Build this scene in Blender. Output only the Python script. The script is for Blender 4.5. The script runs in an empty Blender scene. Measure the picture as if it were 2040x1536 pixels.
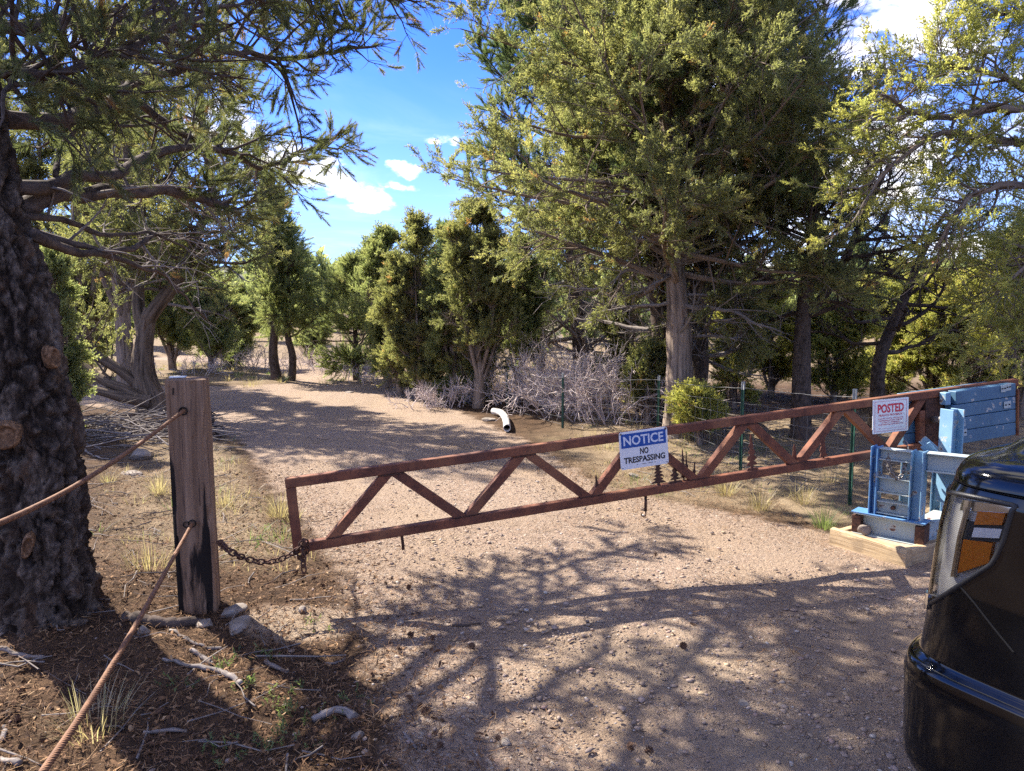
import bpy, bmesh, math, random
import numpy as np
from mathutils import Vector, Matrix

sc = bpy.context.scene
COL = sc.collection
R = math.radians

# ------------------------------------------------------------------ camera
F, CX, CY, CAMH = 1430.0, 1020.0, 768.0, 1.55
PITCH = math.atan((768 - 625) / F)
cam_d = bpy.data.cameras.new('camera')
cam_d.sensor_width = 36.0
cam_d.lens = F / 2040 * 36
cam_d.clip_start = 0.05
cam_d.clip_end = 4000
cam = bpy.data.objects.new('camera', cam_d)
COL.objects.link(cam)
cam.location = (0, 0, CAMH)
cam.rotation_euler = (math.pi / 2 - PITCH, 0, 0)
sc.camera = cam
CAM = np.array([0, 0, CAMH])
FW = np.array([0, math.cos(PITCH), -math.sin(PITCH)])
UPV = np.array([0, math.sin(PITCH), math.cos(PITCH)])
RT = np.array([1.0, 0, 0])

# ------------------------------------------------------------------ light
SUN_EL, SUN_AZ = 43.0, 50.0          # azimuth measured to the west (left) of straight ahead
SUN_STRENGTH, SKY_STRENGTH = 5.0, 0.145
EXPOSURE = 1.65
sun_d = bpy.data.lights.new('sun', 'SUN')
sun_d.energy = SUN_STRENGTH
sun_d.angle = R(0.55)
sun_d.color = (1.0, 0.925, 0.81)
sun = bpy.data.objects.new('sun', sun_d)
COL.objects.link(sun)
sdir = Vector((-math.sin(R(SUN_AZ)) * math.cos(R(SUN_EL)), math.cos(R(SUN_AZ)) * math.cos(R(SUN_EL)), math.sin(R(SUN_EL))))
sun.rotation_euler = sdir.to_track_quat('Z', 'Y').to_euler()
sun.location = sdir * 60

sc.render.engine = 'CYCLES'
sc.view_settings.view_transform = 'Standard'
sc.view_settings.look = 'None'
sc.view_settings.gamma = 1.0
sc.view_settings.use_curve_mapping = False
sc.view_settings.exposure = EXPOSURE
sc.cycles.use_denoising = False
sc.cycles.max_bounces = 7
sc.cycles.diffuse_bounces = 4
sc.cycles.glossy_bounces = 3
sc.cycles.transmission_bounces = 5
sc.cycles.transparent_max_bounces = 8
sc.cycles.sample_clamp_indirect = 6.0


def raydir(px, py):
    return FW + RT * ((px - CX) / F) + UPV * (-(py - CY) / F)


def at(px, py, d):
    return CAM + d * raydir(px, py)


class NT:
    """small helper to write node trees"""
    def __init__(self, tree):
        self.t = tree
        tree.nodes.clear()

    def n(self, typ, **kw):
        nd = self.t.nodes.new(typ)
        for k, v in kw.items():
            if k.startswith('i_'):
                nd.inputs[k[2:].replace('_', ' ')].default_value = v
            else:
                setattr(nd, k, v)
        return nd

    def link(self, a, b):
        self.t.links.new(a, b)

    def math(self, op, a, b=None, c=None, clamp=False):
        nd = self.t.nodes.new('ShaderNodeMath')
        nd.operation = op
        nd.use_clamp = clamp
        for i, v in enumerate((a, b, c)):
            if v is None:
                continue
            if isinstance(v, (int, float)):
                nd.inputs[i].default_value = v
            else:
                self.link(v, nd.inputs[i])
        return nd.outputs[0]

    def vmath(self, op, a, b=None):
        nd = self.t.nodes.new('ShaderNodeVectorMath')
        nd.operation = op
        for i, v in enumerate((a, b)):
            if v is None:
                continue
            if isinstance(v, (tuple, list)):
                nd.inputs[i].default_value = v
            else:
                self.link(v, nd.inputs[i])
        return nd

    def smooth(self, x, lo, hi):
        nd = self.t.nodes.new('ShaderNodeMapRange')
        nd.interpolation_type = 'SMOOTHSTEP'
        nd.inputs['From Min'].default_value = lo
        nd.inputs['From Max'].default_value = hi
        self.link(x, nd.inputs['Value'])
        return nd.outputs[0]

    def noise(self, vec, scale, detail=4, rough=0.55, dist=0.0, out='Fac'):
        nd = self.t.nodes.new('ShaderNodeTexNoise')
        nd.inputs['Scale'].default_value = scale
        nd.inputs['Detail'].default_value = detail
        nd.inputs['Roughness'].default_value = rough
        nd.inputs['Distortion'].default_value = dist
        if vec is not None:
            self.link(vec, nd.inputs['Vector'])
        return nd.outputs[out]

    def voro(self, vec, scale, feature='F1', out='Distance', rnd=1.0):
        nd = self.t.nodes.new('ShaderNodeTexVoronoi')
        nd.feature = feature
        nd.inputs['Scale'].default_value = scale
        nd.inputs['Randomness'].default_value = rnd
        if vec is not None:
            self.link(vec, nd.inputs['Vector'])
        return nd.outputs[out]

    def ramp(self, fac, stops, interp='LINEAR'):
        nd = self.t.nodes.new('ShaderNodeValToRGB')
        cr = nd.color_ramp
        cr.interpolation = interp
        while len(cr.elements) < len(stops):
            cr.elements.new(0.5)
        for e, (p, c) in zip(cr.elements, stops):
            e.position = p
            e.color = (*c, 1) if len(c) == 3 else c
        if fac is not None:
            self.link(fac, nd.inputs['Fac'])
        return nd.outputs['Color']

    def mix(self, fac, a, b, blend='MIX'):
        nd = self.t.nodes.new('ShaderNodeMix')
        nd.data_type = 'RGBA'
        nd.blend_type = blend
        for idx, v in ((0, fac), (6, a), (7, b)):
            if isinstance(v, (int, float)):
                nd.inputs[idx].default_value = v
            elif isinstance(v, (tuple, list)):
                nd.inputs[idx].default_value = (*v, 1) if len(v) == 3 else v
            else:
                self.link(v, nd.inputs[idx])
        return nd.outputs[2]

    def attr(self, name, out='Fac'):
        nd = self.t.nodes.new('ShaderNodeAttribute')
        nd.attribute_name = name
        return nd.outputs[out]

    def scale(self, vec, s):
        return self.vmath('MULTIPLY', vec, s).outputs[0]

    def coords(self, out='Object'):
        return self.t.nodes.new('ShaderNodeTexCoord').outputs[out]

    def bump(self, h, strength=0.5, dist=0.01, prev=None):
        nd = self.t.nodes.new('ShaderNodeBump')
        nd.inputs['Strength'].default_value = strength
        nd.inputs['Distance'].default_value = dist
        self.link(h, nd.inputs['Height'])
        if prev is not None:
            self.link(prev, nd.inputs['Normal'])
        return nd.outputs[0]


# ------------------------------------------------------------------ sky with clouds
world = bpy.data.worlds.new('World')
sc.world = world
world.use_nodes = True
W = NT(world.node_tree)
sky = W.n('ShaderNodeTexSky')
sky.sky_type = 'NISHITA'
sky.sun_disc = False
sky.sun_elevation = R(SUN_EL)
sky.sun_rotation = R(-SUN_AZ)
sky.altitude = 2000
sky.air_density = 1.0
sky.dust_density = 0.6
sky.ozone_density = 1.6
wdir = W.coords('Generated')
wn1 = W.noise(wdir, 7.0, 7, 0.62)
wn2 = W.noise(W.scale(wdir, (1, 1, 2.2)), 22.0, 6, 0.6)
wnv = W.noise(wdir, 9.0, 5, 0.6, out='Color')
wwarp = W.vmath('ADD', wdir, W.scale(W.vmath('SUBTRACT', wnv, (0.5, 0.5, 0.5)).outputs[0], (0.14, 0.14, 0.07))).outputs[0]
blobs = [  # pixel centre, half width, half height, tilt
    (545, 330, 125, 52, 0.10), (640, 362, 130, 38, 0.22), (715, 395, 95, 20, 0.1), (735, 413, 65, 11, 0), (830, 327, 44, 17, 0.2),
    (822, 367, 50, 12, 0.1), (885, 265, 26, 17, 0), (1800, 20, 190, 95, 0.25), (1690, 110, 90, 70, 0.2), (1905, 95, 130, 45, 0.35),
    (1500, 330, 150, 90, 0.1), (1760, 330, 170, 130, 0.2), (1900, 520, 200, 60, 0), (1500, 180, 90, 60, 0), (430, 250, 110, 70, 0),
    (1480, 540, 150, 40, 0), (2150, 260, 160, 90, 0), (-200, 200, 190, 90, 0), (2600, 100, 300, 120, 0), (-700, 300, 260, 90, 0)]
acc = None
for (bx, by, bw, bh, tl) in blobs:
    c = raydir(bx, by)
    k = np.linalg.norm(c)
    c = c / k
    r0 = raydir(bx + 1, by + tl) - raydir(bx, by)
    r0 = r0 / np.linalg.norm(r0)
    r0 = r0 - c * r0.dot(c)
    r0 /= np.linalg.norm(r0)
    u0 = np.cross(r0, c)
    sw, sh = bw / F / k, bh / F / k
    d1 = W.vmath('DOT_PRODUCT', wwarp, tuple(r0 / sw)).outputs['Value']
    d2 = W.vmath('DOT_PRODUCT', wwarp, tuple(u0 / sh)).outputs['Value']
    d1 = W.math('SUBTRACT', d1, float(c.dot(r0) / sw))
    front = W.math('GREATER_THAN', W.vmath('DOT_PRODUCT', wdir, tuple(c)).outputs['Value'], 0.5)
    s = W.math('SUBTRACT', 1.0, W.math('ADD', W.math('MULTIPLY', d1, d1), W.math('MULTIPLY', d2, d2)))
    s = W.math('ADD', s, W.math('MULTIPLY', W.math('SUBTRACT', front, 1.0), 50.0))
    acc = s if acc is None else W.math('MAXIMUM', acc, s)
dens = W.math('ADD', acc, W.math('MULTIPLY', W.math('SUBTRACT', wn2, 0.5), 4.6))
dens = W.math('ADD', dens, W.math('MULTIPLY', W.math('SUBTRACT', wn1, 0.5), 1.2))
dens = W.smooth(dens, 0.05, 1.5)
gap = raydir(800, 300)
gap = gap / np.linalg.norm(gap)
clear = W.smooth(W.vmath('DOT_PRODUCT', wdir, tuple(gap)).outputs['Value'], 0.90, 0.965)
gn = W.noise(W.scale(wdir, (1, 1, 1.6)), 2.3, 7, 0.6, 0.3)
gen = W.math('MULTIPLY', W.smooth(gn, 0.51, 0.62), W.math('SUBTRACT', 1.0, clear))  # clouds outside the open gap, added to whiten the fill light
dens = W.math('MAXIMUM', dens, gen)
# thin high streaks towards the horizon
sep = W.n('ShaderNodeSeparateXYZ')
W.link(wdir, sep.inputs[0])
zc = W.math('MAXIMUM', sep.outputs['Z'], 0.03)
cmb = W.n('ShaderNodeCombineXYZ')
W.link(W.math('DIVIDE', sep.outputs['X'], zc), cmb.inputs[0])
W.link(W.math('MULTIPLY', W.math('DIVIDE', sep.outputs['Y'], zc), 1.0), cmb.inputs[1])
st = W.noise(cmb.outputs[0], 0.55, 6, 0.62, 1.2)
st = W.math('MULTIPLY', W.smooth(st, 0.45, 0.8), W.smooth(sep.outputs['Z'], 0.42, 0.08))
low = W.smooth(sep.outputs['Z'], 0.16, -0.02)
cloudcol = W.mix(wn1, (3.8, 3.65, 3.5), (5.8, 5.5, 5.15))
skyc = W.mix(1.0, sky.outputs[0], (0.185, 0.345, 0.80), 'MULTIPLY')
skyc = W.mix(W.math('MULTIPLY', W.smooth(sep.outputs['Z'], 0.34, 0.0), 0.55), skyc, (2.3, 3.1, 4.3))
skyc = W.mix(W.math('MULTIPLY', st, 0.38), skyc, (2.6, 3.2, 4.2))
skyc = W.mix(dens, skyc, cloudcol)
bg = W.n('ShaderNodeBackground')
bg.inputs['Strength'].default_value = SKY_STRENGTH
W.link(skyc, bg.inputs['Color'])
wo = W.n('ShaderNodeOutputWorld')
W.link(bg.outputs[0], wo.inputs[0])

# ------------------------------------------------------------------ numpy noise


def _hash(ix, iy, iz, seed=0):
    h = (ix.astype(np.int64) * 374761393 + iy.astype(np.int64) * 668265263 + iz.astype(np.int64) * 2147483647 + seed * 974634777) & 0xFFFFFFFF
    h = ((h ^ (h >> 13)) * 1274126177) & 0xFFFFFFFF
    h = ((h ^ (h >> 16)) * 2246822519) & 0xFFFFFFFF
    return ((h ^ (h >> 15)) & 0xFFFFFF) / float(0xFFFFFF)


def vnoise(p, seed=0):
    p = np.asarray(p, float)
    i = np.floor(p)
    f = p - i
    f = f * f * (3 - 2 * f)
    x, y, z = i[..., 0], i[..., 1], i[..., 2]
    o = 0
    for dx in (0, 1):
        wx = f[..., 0] if dx else 1 - f[..., 0]
        for dy in (0, 1):
            wy = f[..., 1] if dy else 1 - f[..., 1]
            for dz in (0, 1):
                wz = f[..., 2] if dz else 1 - f[..., 2]
                o = o + _hash(x + dx, y + dy, z + dz, seed) * wx * wy * wz
    return o


def fbm(p, oct=4, seed=0):
    p = np.asarray(p, float)
    a, s, o = 0.5, 0, 0
    for k in range(oct):
        o = o + a * vnoise(p * (2 ** k) + 17.3 * k, seed + k)
        s += a
        a *= 0.5
    return o / s


def worley(p, seed=0):
    """F1, F2 and the id (0..1) of the nearest cell"""
    p = np.asarray(p, float)
    i = np.floor(p)
    f1 = np.full(p.shape[:-1], 9.0)
    f2 = np.full(p.shape[:-1], 9.0)
    cid = np.zeros(p.shape[:-1])
    for dx in (-1, 0, 1):
        for dy in (-1, 0, 1):
            for dz in (-1, 0, 1):
                c = i + np.array([dx, dy, dz])
                q = np.stack([_hash(c[..., 0], c[..., 1], c[..., 2], seed + s) for s in (1, 2, 3)], -1) + c
                d = np.linalg.norm(p - q, axis=-1)
                idv = _hash(c[..., 0], c[..., 1], c[..., 2], seed + 9)
                near = d < f1
                f2 = np.where(near, f1, np.minimum(f2, d))
                cid = np.where(near, idv, cid)
                f1 = np.where(near, d, f1)
    return f1, f2, cid


def unit(v):
    v = np.asarray(v, float)
    return v / np.maximum(np.linalg.norm(v, axis=-1, keepdims=True), 1e-9)


# ------------------------------------------------------------------ mesh building
class MB:
    def __init__(self):
        self.v, self.f, self.n, self.bk, self.tone, self.mi = [], [], 0, [], [], []

    def add(self, v, f, bk=None, tone=0.5, mi=0):
        v = np.asarray(v, float).reshape(-1, 3)
        self.v.append(v)
        fs = [np.asarray(f)] if (isinstance(f, np.ndarray)) else [np.asarray(x).reshape(-1, len(x)) if not isinstance(x, np.ndarray) else x for x in f]
        for a in fs:
            self.f.append(a.astype(np.int64) + self.n)
            self.mi.append(np.full(len(a), mi))
        self.bk.append(v if bk is None else np.asarray(bk, float))
        self.tone.append(np.full(len(v), tone) if np.isscalar(tone) else np.asarray(tone, float))
        self.n += len(v)
        return self

    def tube(self, pts, rad, sides=6, tone=0.5, cap=True, off=0.0):
        pts = np.asarray(pts, float)
        n = len(pts)
        rad = np.broadcast_to(np.asarray(rad, float), (n,))
        t = np.gradient(pts, axis=0)
        t = unit(t)
        m = np.abs(t.mean(0))
        ref = np.zeros(3)
        ref[int(np.argmin(m))] = 1
        a = unit(np.cross(t, ref))
        b = np.cross(t, a)
        th = np.arange(sides) * 2 * math.pi / sides
        c, s = np.cos(th), np.sin(th)
        ring = a[:, None] * c[None, :, None] + b[:, None] * s[None, :, None]
        v = pts[:, None] + ring * rad[:, None, None]
        ln = np.concatenate([[0], np.cumsum(np.linalg.norm(np.diff(pts, axis=0), axis=1))]) + off
        bk = np.stack([np.broadcast_to(c * rad.mean(), (n, sides)), np.broadcast_to(s * rad.mean(), (n, sides)), np.broadcast_to(ln[:, None], (n, sides))], -1)
        i = np.arange(n - 1)[:, None] * sides
        j = np.arange(sides)[None]
        k = (np.arange(sides) + 1)[None] % sides
        q = np.stack([i + j, i + k, i + k + sides, i + j + sides], -1).reshape(-1, 4)
        fs = [q]
        if cap:
            fs.append(np.arange(sides)[::-1][None])
            fs.append(((n - 1) * sides + np.arange(sides))[None])
        self.add(v.reshape(-1, 3), fs, bk.reshape(-1, 3), tone)
        return self

    def box(self, c, ax, half, ch=0.0, tone=0.5, mi=0):
        """a box with chamfered edges. ax: 3 unit rows"""
        c = np.asarray(c, float)
        ax = np.asarray(ax, float)
        h = np.asarray(half, float)
        ch = min(ch, 0.45 * h.min())
        if ch <= 0:
            s = np.array([[x, y, z] for x in (-1, 1) for y in (-1, 1) for z in (-1, 1)], float)
            v = c + (s * h) @ ax
            f = np.array([[0, 1, 3, 2], [4, 6, 7, 5], [0, 4, 5, 1], [2, 3, 7, 6], [0, 2, 6, 4], [1, 5, 7, 3]])
            return self.add(v, f, None, tone, mi)
        vs, idx = [], {}
        for x in (-1, 1):
            for y in (-1, 1):
                for z in (-1, 1):
                    for k in range(3):
                        p = np.array([x, y, z]) * (h - ch)
                        p[k] = (x, y, z)[k] * h[k]
                        idx[(x, y, z, k)] = len(vs)
                        vs.append(p)
        quads, tris = [], []
        for k in range(3):
            a, b = [(1, 2), (2, 0), (0, 1)][k]
            for s in (-1, 1):
                loop = []
                for (p, q) in ((-1, -1), (1, -1), (1, 1), (-1, 1)):
                    t = [0, 0, 0]
                    t[k], t[a], t[b] = s, p, q
                    loop.append(idx[(*t, k)])
                quads.append(loop if s > 0 else loop[::-1])
        for k in range(3):
            a, b = [(1, 2), (2, 0), (0, 1)][k]
            for p in (-1, 1):
                for q in (-1, 1):
                    t0, t1 = [0, 0, 0], [0, 0, 0]
                    t0[k], t0[a], t0[b] = -1, p, q
                    t1[k], t1[a], t1[b] = 1, p, q
                    l = [idx[(*t0, a)], idx[(*t1, a)], idx[(*t1, b)], idx[(*t0, b)]]
                    quads.append(l if p * q > 0 else l[::-1])
        for x in (-1, 1):
            for y in (-1, 1):
                for z in (-1, 1):
                    l = [idx[(x, y, z, 0)], idx[(x, y, z, 1)], idx[(x, y, z, 2)]]
                    tris.append(l if x * y * z > 0 else l[::-1])
        vs = np.array(vs)
        return self.add(c + vs @ ax, [np.array(quads), np.array(tris)], None, tone, mi)

    def beam(self, p0, p1, wdir, w, t, ch=0.003, tone=0.5):
        """box from p0 to p1; width w along wdir, thickness t across"""
        p0, p1 = np.asarray(p0, float), np.asarray(p1, float)
        a = unit(p1 - p0)
        b = np.asarray(wdir, float)
        b = unit(b - a * b.dot(a))
        c = np.cross(a, b)
        return self.box((p0 + p1) / 2, np.array([a, b, c]), (np.linalg.norm(p1 - p0) / 2, w / 2, t / 2), ch, tone)

    def prism(self, poly, o, eu, ev, en, t0, t1, tone=0.5):
        """flat outline poly (u,v) extruded along en from t0 to t1"""
        poly = np.asarray(poly, float)
        n = len(poly)
        base = o + poly[:, :1] * eu + poly[:, 1:] * ev
        v = np.concatenate([base + en * t0, base + en * t1])
        i = np.arange(n)
        j = (i + 1) % n
        side = np.stack([i, j, j + n, i + n], -1)
        return self.add(v, [side, i[::-1][None], (i + n)[None]], None, tone)

    def grid(self, P, closed_u=False, tone=0.5, bk=None, mask=None):
        nu, nv = P.shape[:2]
        i = np.arange(nu if closed_u else nu - 1)[:, None]
        j = np.arange(nv - 1)[None]
        i2 = (i + 1) % nu
        q = np.stack([i * nv + j, i2 * nv + j, i2 * nv + j + 1, i * nv + j + 1], -1)
        q = q.reshape(-1, 4) if mask is None else q.reshape(-1, 4)[mask]
        return self.add(P.reshape(-1, 3), q, None if bk is None else bk.reshape(-1, 3), tone if np.isscalar(tone) else np.asarray(tone).reshape(-1))

    def mesh(self, name, off=(0, 0, 0), smooth=False, attrs=True):
        me = bpy.data.meshes.new(name)
        if not self.v:
            return me
        v = np.concatenate(self.v) - np.asarray(off, float)
        me.vertices.add(len(v))
        me.vertices.foreach_set('co', v.astype(np.float32).ravel())
        li = np.concatenate([a.ravel() for a in self.f])
        lt = np.concatenate([np.full(len(a), a.shape[1]) for a in self.f])
        ls = np.concatenate([[0], np.cumsum(lt)[:-1]])
        me.loops.add(len(li))
        me.loops.foreach_set('vertex_index', li.astype(np.int32))
        me.polygons.add(len(lt))
        me.polygons.foreach_set('loop_start', ls.astype(np.int32))
        me.polygons.foreach_set('material_index', np.concatenate(self.mi).astype(np.int32))
        me.polygons.foreach_set('use_smooth', np.full(len(lt), smooth))
        me.update(calc_edges=True)
        if attrs:
            a = me.attributes.new('bk', 'FLOAT_VECTOR', 'POINT')
            a.data.foreach_set('vector', np.concatenate(self.bk).astype(np.float32).ravel())
            a = me.attributes.new('tone', 'FLOAT', 'POINT')
            a.data.foreach_set('value', np.concatenate(self.tone).astype(np.float32))
        return me

    def build(self, name, m, root=None, off=None, smooth=False):
        if root is not None and off is None:
            off = root_loc(root)
        if off is None:
            off = (0, 0, 0)
        me = self.mesh(name, off, smooth)
        for x in (m if isinstance(m, (list, tuple)) else [m]):
            me.materials.append(x)
        o = bpy.data.objects.new(name, me)
        COL.objects.link(o)
        if root is not None:
            o.parent = root
        else:
            o.location = off
        return o


def root_loc(o):
    p = np.zeros(3)
    while o is not None:
        p += np.array(o.location)
        o = o.parent
    return p


def tag(o, label=None, cat=None, group=None, kind=None):
    for k, v in (('label', label), ('category', cat), ('group', group), ('kind', kind)):
        if v:
            o[k] = v
    return o


def thing(name, label, cat, loc, group=None):
    o = bpy.data.objects.new(name, None)
    o.empty_display_size = 0.2
    COL.objects.link(o)
    o.location = tuple(float(x) for x in loc)
    return tag(o, label, cat, group)


def smoothpath(pts, n):
    """Catmull-Rom through the points, n samples"""
    pts = np.asarray(pts, float)
    if len(pts) == 2:
        return pts[0] + (pts[1] - pts[0]) * np.linspace(0, 1, n)[:, None]
    p = np.concatenate([[2 * pts[0] - pts[1]], pts, [2 * pts[-1] - pts[-2]]])
    t = np.linspace(0, len(pts) - 1 - 1e-6, n)
    i = np.floor(t).astype(int)
    f = (t - i)[:, None]
    a, b, c, d = p[i], p[i + 1], p[i + 2], p[i + 3]
    return 0.5 * (2 * b + (c - a) * f + (2 * a - 5 * b + 4 * c - d) * f ** 2 + (3 * b - a - 3 * c + d) * f ** 3)


# ------------------------------------------------------------------ materials
def mat(name, fn):
    m = bpy.data.materials.new(name)
    m.use_nodes = True
    t = NT(m.node_tree)
    out = t.n('ShaderNodeOutputMaterial')
    sh = fn(t)
    t.link(sh, out.inputs['Surface'])
    return m


def principled(t, col, rough=0.8, normal=None, metal=0.0, spec=0.3, coat=0.0):
    p = t.n('ShaderNodeBsdfPrincipled')
    for sock, v in (('Base Color', col), ('Roughness', rough), ('Metallic', metal), ('Specular IOR Level', spec), ('Coat Weight', coat)):
        if isinstance(v, (int, float)):
            p.inputs[sock].default_value = v
        elif isinstance(v, (tuple, list)):
            p.inputs[sock].default_value = (*v, 1)
        else:
            t.link(v, p.inputs[sock])
    if normal is not None:
        t.link(normal, p.inputs['Normal'])
    return p.outputs[0]


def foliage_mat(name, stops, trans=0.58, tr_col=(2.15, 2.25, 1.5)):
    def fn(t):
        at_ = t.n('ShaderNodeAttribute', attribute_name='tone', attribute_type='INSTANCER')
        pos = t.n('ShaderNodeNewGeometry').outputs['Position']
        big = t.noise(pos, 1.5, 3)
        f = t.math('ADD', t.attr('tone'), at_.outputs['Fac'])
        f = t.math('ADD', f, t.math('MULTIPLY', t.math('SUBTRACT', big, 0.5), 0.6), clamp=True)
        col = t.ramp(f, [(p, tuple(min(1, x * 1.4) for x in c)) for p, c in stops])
        d = t.n('ShaderNodeBsdfDiffuse')
        t.link(col, d.inputs['Color'])
        tr = t.n('ShaderNodeBsdfTranslucent')
        t.link(t.mix(1.0, col, tr_col, 'MULTIPLY'), tr.inputs['Color'])
        g = t.n('ShaderNodeBsdfGlossy')
        g.inputs['Roughness'].default_value = 0.5
        m1 = t.n('ShaderNodeMixShader')
        m1.inputs[0].default_value = trans
        t.link(d.outputs[0], m1.inputs[1])
        t.link(tr.outputs[0], m1.inputs[2])
        m2 = t.n('ShaderNodeMixShader')
        m2.inputs[0].default_value = 0.03
        t.link(m1.outputs[0], m2.inputs[1])
        t.link(g.outputs[0], m2.inputs[2])
        return m2.outputs[0]
    return mat(name, fn)


M = {}
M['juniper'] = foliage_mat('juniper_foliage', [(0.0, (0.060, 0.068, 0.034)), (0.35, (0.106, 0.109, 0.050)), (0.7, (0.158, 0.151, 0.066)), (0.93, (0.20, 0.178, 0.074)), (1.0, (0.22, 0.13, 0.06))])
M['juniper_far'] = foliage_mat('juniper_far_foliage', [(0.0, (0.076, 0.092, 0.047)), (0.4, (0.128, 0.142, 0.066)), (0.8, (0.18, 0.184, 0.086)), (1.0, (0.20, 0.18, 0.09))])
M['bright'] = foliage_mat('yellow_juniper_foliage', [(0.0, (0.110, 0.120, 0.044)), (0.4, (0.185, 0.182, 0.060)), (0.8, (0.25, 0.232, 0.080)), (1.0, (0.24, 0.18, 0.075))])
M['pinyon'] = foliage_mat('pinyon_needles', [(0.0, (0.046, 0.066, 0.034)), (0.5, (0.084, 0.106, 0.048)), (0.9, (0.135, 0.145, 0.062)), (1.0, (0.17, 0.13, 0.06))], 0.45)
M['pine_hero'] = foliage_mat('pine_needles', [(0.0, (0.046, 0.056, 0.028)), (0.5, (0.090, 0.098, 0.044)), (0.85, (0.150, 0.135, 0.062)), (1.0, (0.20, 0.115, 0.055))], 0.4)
M['drygrass'] = foliage_mat('dry_grass', [(0.0, (0.11, 0.085, 0.050)), (0.6, (0.22, 0.175, 0.105)), (0.9, (0.30, 0.25, 0.165)), (1.0, (0.14, 0.19, 0.05))], 0.35)
M['greengrass'] = foliage_mat('green_sprouts', [(0.0, (0.06, 0.08, 0.03)), (1.0, (0.12, 0.15, 0.055))], 0.4)


def bark(name, dark, light, sx=38, sz=3.5, patch=None, bumpd=0.012):
    def fn(t):
        b = t.attr('bk', 'Vector')
        s = t.scale(b, (sx, sx, sz))
        n1 = t.noise(s, 1.0, 6, 0.65, 0.4)
        n2 = t.noise(t.scale(b, (9, 9, 2.2)), 1.0, 3, 0.6)
        f = t.math('ADD', t.math('MULTIPLY', n1, 0.75), t.math('MULTIPLY', n2, 0.35))
        col = t.ramp(f, [(0.40, dark), (0.58, light), (0.75, tuple(min(1, c * 1.35) for c in light))])
        if patch:
            col = t.mix(t.smooth(n2, 0.6, 0.75), col, patch)
        nm = t.bump(n1, 0.9, bumpd)
        return principled(t, col, 0.93, nm, spec=0.12)
    return mat(name, fn)


M['juniper_bark'] = bark('juniper_bark', (0.050, 0.036, 0.026), (0.27, 0.21, 0.165), 24, 1.6, (0.19, 0.125, 0.08), 0.02)
M['shaded_juniper_bark'] = bark('shaded_juniper_bark', (0.034, 0.025, 0.018), (0.165, 0.125, 0.095), 26, 1.8, (0.14, 0.09, 0.06), 0.02)  # juniper bark colour darkened for a trunk standing in shade
M['pinyon_bark'] = bark('pinyon_bark', (0.028, 0.022, 0.018), (0.105, 0.080, 0.066), 30, 14, (0.13, 0.07, 0.045))
M['deadwood'] = bark('grey_deadwood', (0.085, 0.070, 0.060), (0.26, 0.225, 0.20), 60, 5, None, 0.004)
M['twigs'] = bark('bare_shrub_twigs', (0.28, 0.225, 0.205), (0.64, 0.545, 0.51), 50, 9, (0.22, 0.15, 0.13), 0.003)


def hero_bark(t):
    tone = t.attr('tone')
    b = t.attr('bk', 'Vector')
    n1 = t.noise(t.scale(b, (55, 55, 26)), 1.0, 6, 0.7)
    n2 = t.noise(t.scale(b, (9, 9, 5)), 1.0, 3)
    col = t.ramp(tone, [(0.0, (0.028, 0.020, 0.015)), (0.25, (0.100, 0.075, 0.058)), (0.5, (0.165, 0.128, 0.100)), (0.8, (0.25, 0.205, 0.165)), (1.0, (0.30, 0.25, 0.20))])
    col = t.mix(t.math('MULTIPLY', t.smooth(n2, 0.56, 0.7), 0.75), col, (0.115, 0.068, 0.042))
    col = t.mix(t.smooth(n1, 0.35, 0.75), t.mix(1.0, col, (0.5, 0.5, 0.5), 'MULTIPLY'), t.mix(1.0, col, (1.45, 1.45, 1.45), 'MULTIPLY'))
    n3 = t.noise(t.scale(b, (75, 75, 14)), 1.0, 5, 0.7)
    return principled(t, col, 0.92, t.bump(t.math('ADD', n1, n3), 1.0, 0.022), spec=0.1)


M['hero_bark'] = mat('plated_pine_bark', hero_bark)


def cutwood(t):
    b = t.coords()
    n = t.noise(t.scale(b, (1, 1, 1)), 60, 4)
    col = t.ramp(n, [(0.3, (0.050, 0.026, 0.014)), (0.5, (0.14, 0.075, 0.036)), (0.7, (0.30, 0.175, 0.095))])
    return principled(t, col, 0.8, t.bump(n, 0.5, 0.005))


M['cutwood'] = mat('resinous_cut_wood', cutwood)


def rust(t):
    c = t.coords()
    n1 = t.noise(c, 9, 6, 0.6)
    n2 = t.noise(c, 70, 4, 0.6)
    n3 = t.noise(t.scale(c, (3, 3, 3)), 1.0, 3)
    col = t.ramp(n1, [(0.3, (0.085, 0.034, 0.022)), (0.5, (0.165, 0.062, 0.034)), (0.7, (0.235, 0.088, 0.044))])
    col = t.mix(t.math('MULTIPLY', t.smooth(n2, 0.52, 0.72), 0.8), col, (0.055, 0.024, 0.018))
    col = t.mix(t.math('MULTIPLY', t.smooth(n3, 0.52, 0.66), 0.6), col, (0.28, 0.125, 0.06))
    col = t.mix(t.math('MULTIPLY', t.smooth(t.noise(c, 2.1, 5, 0.65), 0.52, 0.66), 0.55), col, (0.085, 0.040, 0.030))
    return principled(t, col, 0.78, t.bump(n2, 0.25, 0.002), spec=0.3)


M['rust'] = mat('rusted_steel', rust)


def rust_dark(t):
    c = t.coords()
    n2 = t.noise(c, 60, 5, 0.6)
    col = t.ramp(n2, [(0.35, (0.035, 0.020, 0.016)), (0.7, (0.13, 0.060, 0.035))])
    return principled(t, col, 0.8, t.bump(n2, 0.4, 0.002), spec=0.3)


M['rust_dark'] = mat('dark_rusted_iron', rust_dark)


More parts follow.
